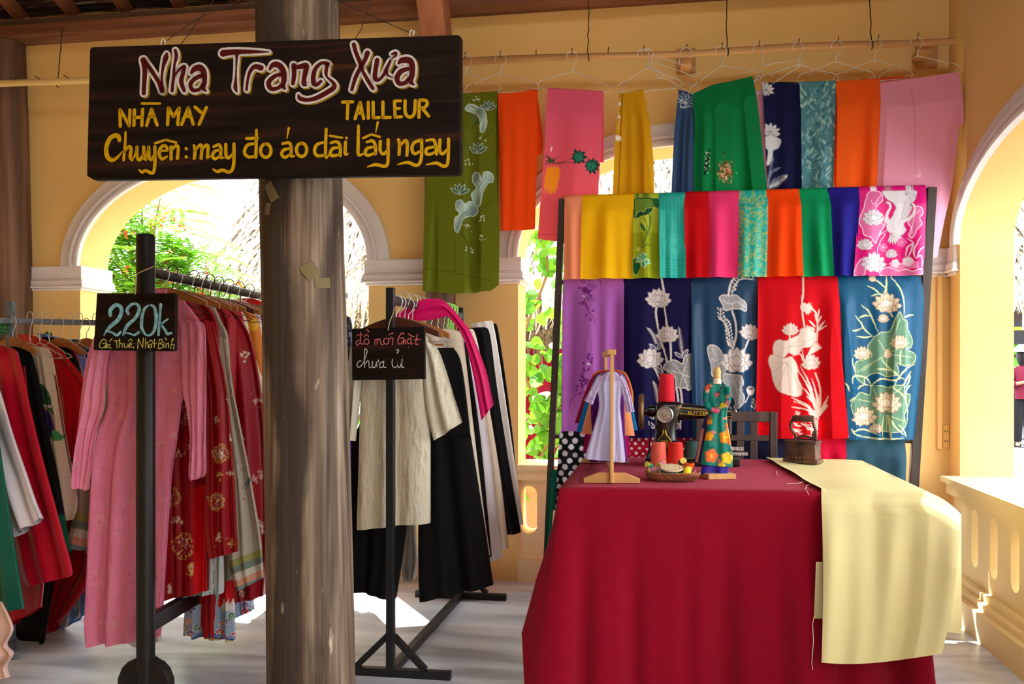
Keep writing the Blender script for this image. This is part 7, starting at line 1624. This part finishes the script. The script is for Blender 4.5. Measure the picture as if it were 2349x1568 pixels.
mini('dark purple doll dress just behind the lilac one', .15, [('body', [(852, 1390, 852, 1414), (866, 1374, 866, 1428), (930, 1356, 930, 1432), (1000, 1358, 1000, 1434), (1058, 1352, 1060, 1440)], (92, 24, 110), {})])
mini('peach doll dress with wide sleeves on the small stand', .24, [('body', [(852, 1388, 852, 1414), (866, 1372, 866, 1430), (930, 1350, 940, 1446), (994, 1333, 999, 1456)], (240, 152, 106), {})])
mini('bright blue doll dress on the small stand behind the peach one', .33, [('body', [(853, 1388, 853, 1414), (866, 1366, 866, 1434), (935, 1338, 940, 1453), (990, 1322, 986, 1463)], (10, 112, 176), {})])
mini('magenta doll dress hanging low on the small stand', .41, [('body', [(853, 1388, 853, 1414), (870, 1366, 870, 1432), (960, 1348, 960, 1440), (1036, 1337, 1045, 1446)], (176, 20, 96), {})])
mini('maroon doll dress second from the back of the small stand', .50, [('body', [(850, 1380, 850, 1416), (862, 1360, 862, 1436), (900, 1342, 900, 1448), (970, 1318, 968, 1448)], (150, 14, 44), {})])
mini('ochre brown doll dress at the back of the small stand', .60, [('body', [(848, 1376, 848, 1420), (858, 1360, 858, 1438), (900, 1348, 900, 1452), (950, 1346, 950, 1452)], (196, 120, 50), {})])

# --- thread cones, mannequin doll, basket
def cone(label, px, py, wpx, hpx, colr, z=ZT_, pos=None, group='thread cones'):
    p = pos if pos is not None else on_z(px, py, z); d = -p.x * SN + p.y * CS; k = d / F; r, h = wpx / 2 * k, hpx * k
    e = empty('thread_cone', p, label, 'thread cone', group)
    prof = [(r * .98, .002), (r, h * .04)]
    for j in range(40): t = j / 39; prof.append((r * (1 - .18 * t) + .0006 * (j % 2), h * (.05 + .90 * t)))
    prof += [(r * .74, h * .985), (r * .3, h)]
    MB().lathe(prof, p, 28).build('yarn', mat('yarn_%d_%d_%d' % colr, colr, rough=.9, bump=.3, bscale=200, stretch=(.2, .2, 3)), e, smooth=True)
    MB().lathe([(r * .42, h * .98), (r * .45, h * 1.04), (r * .30, h * 1.05), (r * .2, h * 1.0)], p, 18).build('core', mat('black_plastic', (26, 26, 30), rough=.4), e, smooth=True)
cone('salmon pink thread cone at the left of three behind the basket', 1511, 1071, 38, 58, (236, 106, 88))
cone('orange red thread cone in the middle of three behind the basket', 1549, 1071, 40, 58, (222, 50, 36))
cone('dark green thread cone beside the floral mannequin', 1587, 1068, 38, 57, (44, 72, 62))

# --- sewing machine
MCH = mat('black_japanned_iron', (16, 16, 18), rough=.25, spec=.6); GILT = mat('gilt_decal', (206, 164, 52), rough=.35, metal=.5); NICK = mat('nickel_plate', (176, 174, 170), rough=.3, metal=.85, bump=.4, bscale=90)
BRONZE = mat('worn_bronze_rim', (120, 92, 62), rough=.4, metal=.6)
Om = on_y(1530, 1064, 4.45); Om.z = ZT_ + .002; kM = 467.0
mx = lambda px, py, y=0.0: Vector((Om.x + (px - 1530) / kM, Om.y + y, Om.z + (1064 - py) / kM))
sm = empty('sewing_machine', Om, 'old black sewing machine with gold decals and a red cone on top', 'sewing machine')
MB().box(mx(1482, 1063, -.09), mx(1690, 1044, .09)).build('bed', MCH, sm, bevel=.006)
mb = MB(); ring = []
prof = [(1044, 1486, 1568, .085), (1030, 1492, 1562, .075), (1005, 1500, 1552, .06), (975, 1503, 1552, .058), (950, 1502, 1560, .06), (930, 1504, 1566, .056), (922, 1510, 1560, .04)]
vs = []; n = 24
for (py, a, b, dpt) in cr(prof, 4):
    for j in range(n):
        t = 2 * math.pi * j / n; cx_ = (a + b) / 2; vs.append(mx(cx_ + (b - a) / 2 * np.sign(math.cos(t)) * abs(math.cos(t)) ** .6, py, dpt * np.sign(math.sin(t)) * abs(math.sin(t)) ** .6))
m_ = len(vs) // n
mb.add(vs, [(i * n + j, i * n + (j + 1) % n, (i + 1) * n + (j + 1) % n, (i + 1) * n + j) for i in range(m_ - 1) for j in range(n)] + [tuple(range(n)), tuple((m_ - 1) * n + j for j in range(n))])
mb.build('pillar', MCH, sm, smooth=True)
vs = []; prof = [(1545, 924, 966, .05), (1580, 926, 962, .042), (1630, 932, 958, .036), (1660, 934, 958, .036), (1672, 934, 962, .038)]
for (px_, a, b, dpt) in cr(prof, 4):
    for j in range(n):
        t = 2 * math.pi * j / n; vs.append(mx(px_, (a + b) / 2 + (b - a) / 2 * np.sign(math.cos(t)) * abs(math.cos(t)) ** .7, dpt * np.sign(math.sin(t)) * abs(math.sin(t)) ** .7))
m_ = len(vs) // n
MB().add(vs, [(i * n + j, i * n + (j + 1) % n, (i + 1) * n + (j + 1) % n, (i + 1) * n + j) for i in range(m_ - 1) for j in range(n)] + [tuple(range(n)), tuple((m_ - 1) * n + j for j in range(n))]).build('arm', MCH, sm, smooth=True)
MB().box(mx(1646, 998, -.03), mx(1674, 930, .03)).build('head', MCH, sm, bevel=.008)
mb = MB(); mb.tube([mx(1662, 1000), mx(1662, 1046)], .006, 8); mb.bar(mx(1655, 1026, -.01), mx(1700, 1026, -.01), .02, .016); mb.bar(mx(1655, 1037, -.02), mx(1708, 1037, -.02), .03, .014); mb.build('presser_bar', NICK, sm)
MB().tube([mx(1670, 942, -.03), mx(1682, 939, -.04), mx(1684, 943, -.04)], .004, 6).build('tension_pin', NICK, sm)
MB().lathe([(.041, 0), (.041, .010), (.036, .014), (.028, .012), (.026, .016), (.012, .016), (.010, .022), (.001, .022)], mx(1525, 950, -.056), 30, axis=(0, -1, 0)).build('medallion_plate', NICK, sm, smooth=True)
mb = MB(); R_ = .088; wc = mx(1472, 945)
mb.tube([wc + Vector((0, (R_ - .012) * math.cos(t), (R_ - .012) * math.sin(t))) for t in np.linspace(0, 2 * math.pi, 33)], .0135, 10); mb.build('handwheel', BRONZE, sm, smooth=True)
mb = MB(); mb.tube([wc, mx(1505, 943)], .016, 14)
for k in range(5): t = 2 * math.pi * k / 5; mb.tube([wc, wc + Vector((0, (R_ - .014) * math.cos(t), (R_ - .014) * math.sin(t)))], .006, 8)
mb.lathe([(.026, 0), (.03, .02), (.026, .04)], mx(1486, 943), 16, axis=(1, 0, 0)); mb.tube([mx(1492, 960), mx(1492, 1010, -.02), mx(1488, 1040, -.02)], .004, 6); mb.build('wheel_shaft', MCH, sm, smooth=True)
mb = MB()
for (pts, w) in (([(1547, 930), (1560, 934), (1600, 938), (1672, 943)], .0022), ([(1552, 946), (1600, 951), (1672, 954)], .0016)): mb.tube([mx(x, y, -.052 + (x - 1547) * .00012) for x, y in cr(pts, 5)], w, 5)
rg = random.Random(4)
for k in range(26): x = 1548 + rg.random() * 14; y = 928 + rg.random() * 22; p = mx(x, y, -.0515); mb.tube([p, p + Vector((rg.uniform(-.008, .008), 0, rg.uniform(-.008, .008)))], .0016, 5)
for k in range(70):
    t = rg.random(); y = 1002 + 26 * t ** .6 - (14 if abs(t) < .15 else 0); hw = 3 + 15 * t; p = mx(1524 + rg.uniform(-hw, hw), y - 4, -.067 - .012 * t); mb.tube([p, p + Vector((rg.uniform(-.006, .006), 0, rg.uniform(-.006, .010)))], .0015, 5)
for x in (-1, 1): mb.tube([mx(1524 + x * q[0], q[1], -.072) for q in cr([(2, 984), (5, 996), (12, 1004), (16, 1012), (19, 1022)], 4)], .0018, 5)
mb.build('gold_ornament', GILT, sm)
tcu = bpy.data.curves.new('t', 'FONT'); tcu.body = 'BUTTERFLY'; tcu.size = .021; tcu.extrude = .0006
to = bpy.data.objects.new('t', tcu); COL.objects.link(to); bpy.context.view_layer.update()
tm = bpy.data.meshes.new_from_object(to.evaluated_get(bpy.context.evaluated_depsgraph_get())); bpy.data.objects.remove(to)
tm.transform(Matrix.Translation(mx(1576, 948, -.0475)) @ Matrix.Rotation(math.radians(3.2), 4, 'Y') @ Matrix.Rotation(math.radians(4), 4, 'Z') @ Matrix.Rotation(math.pi / 2, 4, 'X') @ Matrix.Scale(1.32, 4, (1, 0, 0)))
tm.materials.clear(); put('arm_lettering', tm, GILT, sm, smooth=False)
cone('big red thread cone standing on top of the sewing machine', 1529, 921, 39, 64, (206, 22, 44), pos=mx(1529, 921.5))

# --- mannequin doll in a floral dress
Pm = on_z(1646, 1096, ZT_); dm = -Pm.x * SN + Pm.y * CS
mq = empty('mannequin_doll', Pm, 'doll sized mannequin in a bright floral tunic on a wooden block', 'mannequin')
pm = lambda off=0.0: ((Pm.x, Pm.y + off), (0, 1))
Mb = Matrix.Translation(Pm + Vector((.0, -.0, .001))) @ Matrix.Rotation(.35, 4, 'Z')
MB().box((-.062, -.05, 0), (.062, .05, .022), M=Mb).build('base', PINE, mq, bevel=.0015)
def floral(c):
    x0, x1, y0, y1 = c.x0, c.x0 + c.nx * c.step, c.y0, c.y0 + c.ny * c.step; rg = random.Random(8)
    for k in range(70): c.petal(rg.uniform(x0, x1), rg.uniform(y0, y1), rg.uniform(0, 360), rg.uniform(9, 18), rg.uniform(4, 8), rg.choice([(0, 104, 98), (20, 28, 34), (4, 76, 74), (206, 110, 110), (96, 90, 96), (214, 146, 120)]))
    def fl(x, y, r, col, cen=(250, 196, 40)):
        for a in range(0, 360, 72): c.petal(x, y, a + 12, r, r * .95, col, tuple(int(v * .8) for v in col), .8)
        c.dot(x, y, r * .22, cen)
    for q in ((1626, 1000, 12, (246, 164, 20)), (1664, 1002, 16, (248, 158, 24)), (1632, 1045, 17, (244, 120, 60)), (1668, 1050, 15, (250, 206, 50)), (1627, 966, 8, (240, 150, 30)), (1658, 930, 7, (250, 214, 30)), (1622, 886, 8, (226, 60, 50)), (1678, 1012, 10, (236, 110, 30)), (1655, 1068, 9, (250, 220, 40)), (1670, 975, 8, (236, 110, 40)), (1645, 905, 6, (206, 40, 100))): fl(*q)
shell('trousers', [(1040, 1622, 1040, 1672), (1070, 1610, 1070, 1672), (1086, 1606, 1086, 1670)], pm(.0), [(0, .03), (1, .036)], (46, 36, 150), seed=70, folds=(2, .004), parent=mq, mat_=SATIN, step=2)
shell('tunic', [(876, 1632, 876, 1658), (886, 1619, 885, 1668), (900, 1616, 900, 1670), (930, 1624, 930, 1670), (946, 1626, 946, 1668), (965, 1622, 965, 1668), (1000, 1618, 1000, 1674), (1040, 1610, 1040, 1680), (1064, 1607, 1070, 1680)], pm(), [(0, .018), (.15, .03), (.4, .028), (1, .044)], (4, 128, 112), paint=floral, seed=71, folds=(2, .004), parent=mq, step=1.5)
shell('side_panel', [(950, 1620, 950, 1632), (985, 1608, 985, 1626), (1060, 1593, 1060, 1614)], pm(.04), [(0, .004), (1, .008)], (40, 34, 110), paint=lambda c: c.line([(1612, 985), (1598, 1060)], 6, (206, 130, 110)), seed=72, folds=(1, .002), parent=mq)
kd = dm / F
for (pts, sd) in (([(1621, 892), (1619, 915), (1626, 936), (1650, 942)], 0), ([(1668, 890), (1671, 912), (1662, 932), (1640, 938)], 1)):
    P_ = [on_y(x, y, Pm.y - .018 - (.028 if 0 < i else 0)) for i, (x, y) in enumerate(pts)]; P_ = [Vector(p) for p in cr(P_, 5)]
    V_ = MB().tube(P_, [.0135 - .003 * i / len(P_) for i in range(len(P_))], 10).mesh(); pc = np.zeros((len(V_.vertices), 3)); co = np.zeros(len(V_.vertices) * 3); V_.vertices.foreach_get('co', co)
    cv = Canvas(1600, 870, 1690, 960, (4, 120, 110)); floral(cv); 
    for (x, y, r) in ((1646, 946, 9), (1640, 940, 7)): cv.dot(x, y, r, (222, 96, 130))
    q = np.array([to_px(v) for v in co.reshape(-1, 3)]); c3 = cv.sample(q[:, 0], q[:, 1]); at = V_.color_attributes.new('dye', 'FLOAT_COLOR', 'POINT'); c4 = np.ones((len(c3), 4), np.float32); c4[:, :3] = c3; at.data.foreach_set('color', c4.reshape(-1))
    put('sleeve', V_, COTTON, mq)
pn = on_y(1645, 880, Pm.y)
MB().lathe([(.020, 0), (.018, .010), (.016, .022), (.010, .026)], pn, 18).build('neck', mat('ivory_fabric', (226, 212, 190), rough=.8), mq, smooth=True)
MB().lathe([(.014, .024), (.017, .030), (.014, .037), (.015, .042), (.0165, .050), (.013, .064), (.006, .073), (.001, .075)], pn, 18).build('knob', mat('turned_boxwood', (214, 172, 102), rough=.4), mq, smooth=True)

# --- basket of spools
Bc = on_z(1543, 1102, ZT_); WICK = wood('woven_bamboo', (178, 116, 78), (122, 74, 50), grain=(1, 1, 8), scale=30, bump=.6)
bk = empty('basket', Bc, 'shallow woven oval basket filled with small thread spools', 'basket')
def oval(rx, ry, z, n=44): return [Bc + Vector((rx * np.sign(math.cos(t)) * abs(math.cos(t)) ** .7, ry * np.sign(math.sin(t)) * abs(math.sin(t)) ** .7, z)) for t in np.linspace(0, 2 * math.pi, n, endpoint=False)]
rings = [oval(.085, .05, .002), oval(.098, .062, .006), oval(.106, .070, .018), oval(.112, .076, .034), oval(.108, .072, .034), oval(.102, .066, .018), oval(.09, .055, .008), oval(.01, .01, .007)]
n = 44; vs = [p for r in rings for p in r]
MB().add(vs, [(i * n + j, i * n + (j + 1) % n, (i + 1) * n + (j + 1) % n, (i + 1) * n + j) for i in range(len(rings) - 1) for j in range(n)] + [tuple(range(n))[::-1]]).build('tray', WICK, bk, smooth=True)
MB().tube(oval(.111, .075, .036) + oval(.111, .075, .036)[:1], .0045, 8).build('rim', WICK, bk, smooth=True)
mb = MB(); A_ = oval(.102, .068, .010); B_ = oval(.111, .077, .026)
for j in range(0, 44): mb.tube([A_[j], B_[(j + 1) % 44], A_[(j + 2) % 44]], .0018, 4)
mb.build('lattice', WICK, bk)
def spool(label, px, py, axis, l, r, colr, z):
    p = on_z(px, py, CH - (py - HZ) * z / F); ax = Vector(axis).normalized(); e = empty('thread_spool', p, label, 'thread spool', 'spools in the basket')
    c = p - ax * l / 2
    MB().lathe([(r * .8, 0), (r * .95, l * .06), (r, l * .5), (r * .95, l * .94), (r * .8, l)], c, 18, axis=ax).build('yarn', mat('spool_%d_%d_%d' % colr, colr, rough=.85, bump=.3, bscale=300), e, smooth=True)
    mb = MB()
    for q in (-.004, l): mb.lathe([(r * .45, 0), (r * .95, 0), (r * .95, .004), (r * .45, .004)], c + ax * q, 16, axis=ax)
    mb.build('flange', mat('yellow_plastic', (206, 186, 76), rough=.4), e, smooth=True)
spool('mauve thread spool lying at the left side of the basket', 1502, 1078, (1, .25, .1), .05, .0155, (168, 110, 122), 3.76)
spool('green thread spool standing up at the back left of the basket', 1490, 1068, (-.6, -.9, .5), .035, .013, (30, 140, 110), 3.80)
spool('pink thread spool at the back of the basket', 1516, 1065, (.6, .8, .2), .03, .015, (200, 112, 136), 3.81)
spool('slate blue thread spool lying at the front of the basket', 1533, 1085, (1, -.08, 0), .066, .0125, (84, 124, 150), 3.725)
spool('grey blue thread spool at the back right of the basket', 1565, 1059, (.25, -.9, .35), .03, .015, (112, 112, 138), 3.82)
spool('bright yellow thread spool at the right front of the basket', 1576, 1082, (.35, .5, .8), .036, .0155, (240, 214, 40), 3.725)
spool('magenta thread spool at the right end of the basket', 1591, 1086, (.2, .9, .1), .028, .012, (176, 30, 120), 3.74)
spool('dark green thread spool beside the yellow one in the basket', 1560, 1083, (.3, .6, .5), .03, .012, (20, 96, 60), 3.74)
mb = MB(); p = on_z(1581, 1068, CH - (1068 - HZ) * 3.78 / F); rg = random.Random(2)
for k in range(7): mb.tube([p + Vector((.016 * math.cos(t + k) * (1 + .15 * k * .3), .014 * math.sin(t + k), .006 * math.sin(2 * t + k) + .001 * k)) for t in np.linspace(0, 6.3, 18)], .0022, 5)
tag(mb.build('yarn_skein', mat('orange_yarn', (226, 84, 20), rough=.9)), 'loose orange yarn skein on top of the basket', 'yarn')
pd = on_z(1541, 1072, CH - (1072 - HZ) * 3.755 / F + .004); e = empty('wooden_disc', pd, 'pale wooden disc with engraved rings resting on the spools', 'disc')
ax = Vector((.02, -.22, 1)).normalized()
MB().lathe([(.0, -.003), (.047, -.003), (.047, .002), (.0, .002)], pd, 40, axis=ax, cap=False).build('disc', mat('pale_plywood', (226, 206, 170), rough=.6), e, smooth=False)
mb = MB()
for r in (.042, .031, .014): mb.lathe([(r, .0021), (r + .0016, .0026), (r + .003, .0021)], pd, 40, axis=ax, cap=False)
mb.build('engraving', mat('burnt_line', (166, 120, 72), rough=.7), e, smooth=True)

# --- charcoal iron on the yellow cloth
Pi = on_z(1838, 1060, ZT_ + .012); IRON = mat('rusty_brown_iron', (116, 82, 64), rough=.6, metal=.2, bump=.4, bscale=60, vary=.4, vscale=14, dark=(56, 40, 34)); RUST = mat('rust_band', (130, 74, 44), rough=.7, vary=.4, vscale=20)
ir = empty('charcoal_iron', Pi, 'old brown cast iron charcoal iron with a wooden roller handle', 'iron')
Mi = Matrix.Translation(Pi) @ Matrix.Rotation(math.radians(154), 4, 'Z')
def boat(L_, Wd, z0, z1, k=1.0, taper=0.0):
    out = []
    for t in np.linspace(0, 1, 12): x = L_ * (t - .5); w = Wd / 2 * (1 - max(0, t - .25) ** 1.7 / .75 ** 1.7); out.append((x, -w))
    pts = out + [(x, -y) for x, y in out[::-1] if abs(y) > 1e-6]; n = len(pts)
    return [Mi @ Vector((x, y, z0)) for x, y in pts] + [Mi @ Vector((x * (1 - taper), y * (1 - taper), z1)) for x, y in pts], n
def loft(vs, n): return vs, [tuple(range(n))[::-1], tuple(range(n, 2 * n))] + [(i, (i + 1) % n, (i + 1) % n + n, i + n) for i in range(n)]
MB().add(*loft(*boat(.185, .105, .0, .018))).build('sole_plate', IRON, ir, bevel=.003)
MB().add(*loft(*boat(.165, .090, .018, .095, taper=.03))).build('body', IRON, ir, bevel=.003)
mb = MB()
for k in range(7):
    for sg in (-1, 1): mb.lathe([(.007, 0), (.007, .004)], Mi @ Vector((-.07 + .02 * k, sg * .046 * (1 - max(0, (k - 3)) ** 1.7 / 14), .026)), 10, axis=(Mi.to_3x3() @ Vector((0, sg, 0))))
mb.build('vent_holes', RUST, ir)
MB().add(*loft(*boat(.170, .094, .095, .108))).build('lid', IRON, ir, bevel=.003)
mb = MB()
mb.tube([Mi @ Vector(q) for q in cr([(-.062, 0, .106), (-.058, 0, .135), (-.068, 0, .160), (-.060, 0, .185), (-.056, 0, .205)], 5)], .0075, 8)
mb.tube([Mi @ Vector(q) for q in cr([(.030, 0, .106), (.026, 0, .130), (.042, 0, .150), (.052, 0, .180), (.040, 0, .212)], 5)], .0075, 8)
mb.tube([Mi @ Vector(q) for q in cr([(-.055, 0, .118), (-.02, 0, .130), (.03, 0, .118)], 5)], .006, 8); mb.lathe([(.004, 0), (.010, .01), (.006, .03), (.009, .05)], Mi @ Vector((-.07, 0, .108)), 10)
mb.build('handle_bracket', IRON, ir, smooth=True)
MB().lathe([(.012, 0), (.0155, .004), (.0155, .10), (.012, .104)], Mi @ Vector((-.062, 0, .214)), 16, axis=(Mi.to_3x3() @ Vector((1, 0, 0)))).build('handle', mat('dark_handle_wood', (84, 54, 40), rough=.6), ir, smooth=True)

# --- chair behind the table
CH_ = wood('dark_chair_wood', (86, 66, 62), (62, 46, 44), grain=(1, 1, .1), rough=.5)
YCH = 4.87; ca, cb = on_y(1596, 943, YCH), on_y(1783, 943, YCH); zt_ = ca.z * .5 + cb.z * .5
ch = empty('chair', ((ca.x + cb.x) / 2, YCH - .2, 0), 'dark brown wooden slat back chair pushed in behind the table', 'chair')
for x in (ca.x + .02, cb.x - .02):
    MB().bar((x, YCH + .02, 0), (x, YCH, zt_), .038, .04).build('leg', CH_, ch, bevel=.004)
    MB().bar((x, YCH - .40, 0), (x, YCH - .40, .44), .038, .038).build('leg', CH_, ch, bevel=.004)
MB().box((ca.x, YCH - .014, zt_ - .055), (cb.x, YCH + .014, zt_)).build('top_rail', CH_, ch, bevel=.005)
MB().box((ca.x + .03, YCH - .010, zt_ - .155), (cb.x - .03, YCH + .010, zt_ - .125)).build('lower_rail', CH_, ch, bevel=.003)
MB().box((ca.x + .03, YCH - .010, .50), (cb.x - .03, YCH + .010, .545)).build('lower_rail', CH_, ch, bevel=.003)
for px in (1650, 1698, 1729):
    x = on_y(px, 990, YCH).x; MB().box((x - .019, YCH - .008, .52), (x + .019, YCH + .008, zt_ - .05)).build('slat', CH_, ch, bevel=.003)
MB().box((ca.x - .005, YCH - .43, .43), (cb.x + .005, YCH + .015, .46)).build('seat', CH_, ch, bevel=.006)
# --- fittings on the right pier
PLAS = mat('cream_plastic', (238, 196, 120), rough=.4)
p = on_y(2181, 1000, 5.34); e = empty('wall_socket', p, 'yellowed double power socket low on the right pier', 'socket')
MB().box((1.565, 5.335, p.z - .062), (1.598, 5.352, p.z + .062)).build('plate', PLAS, e, bevel=.004)
mb = MB()
for dz in (-.028, .028):
    for dx in (-.006, .006): mb.box((1.581 + dx - .0015, 5.333, p.z + dz - .006), (1.581 + dx + .0015, 5.336, p.z + dz + .006))
mb.build('slots', mat('socket_dark', (30, 26, 22)), e)
tag(MB().box((1.535, 5.325, on_y(2166, 1030, 5.33).z), (1.560, 5.352, on_y(2166, 632, 5.33).z)).build('cable_trunking', YELLOW, bevel=.002), 'narrow painted cable trunking running up the right pier to below the moulding', 'trunking')
tag(MB().tube([(1.548, 5.338, on_y(2166, 632, 5.33).z - .01), (1.546, 5.335, on_y(2166, 632, 5.33).z + .012)], .004, 6).build('cable_end', IRONNAIL), 'dark cable end poking from the top of the trunking', 'cable')
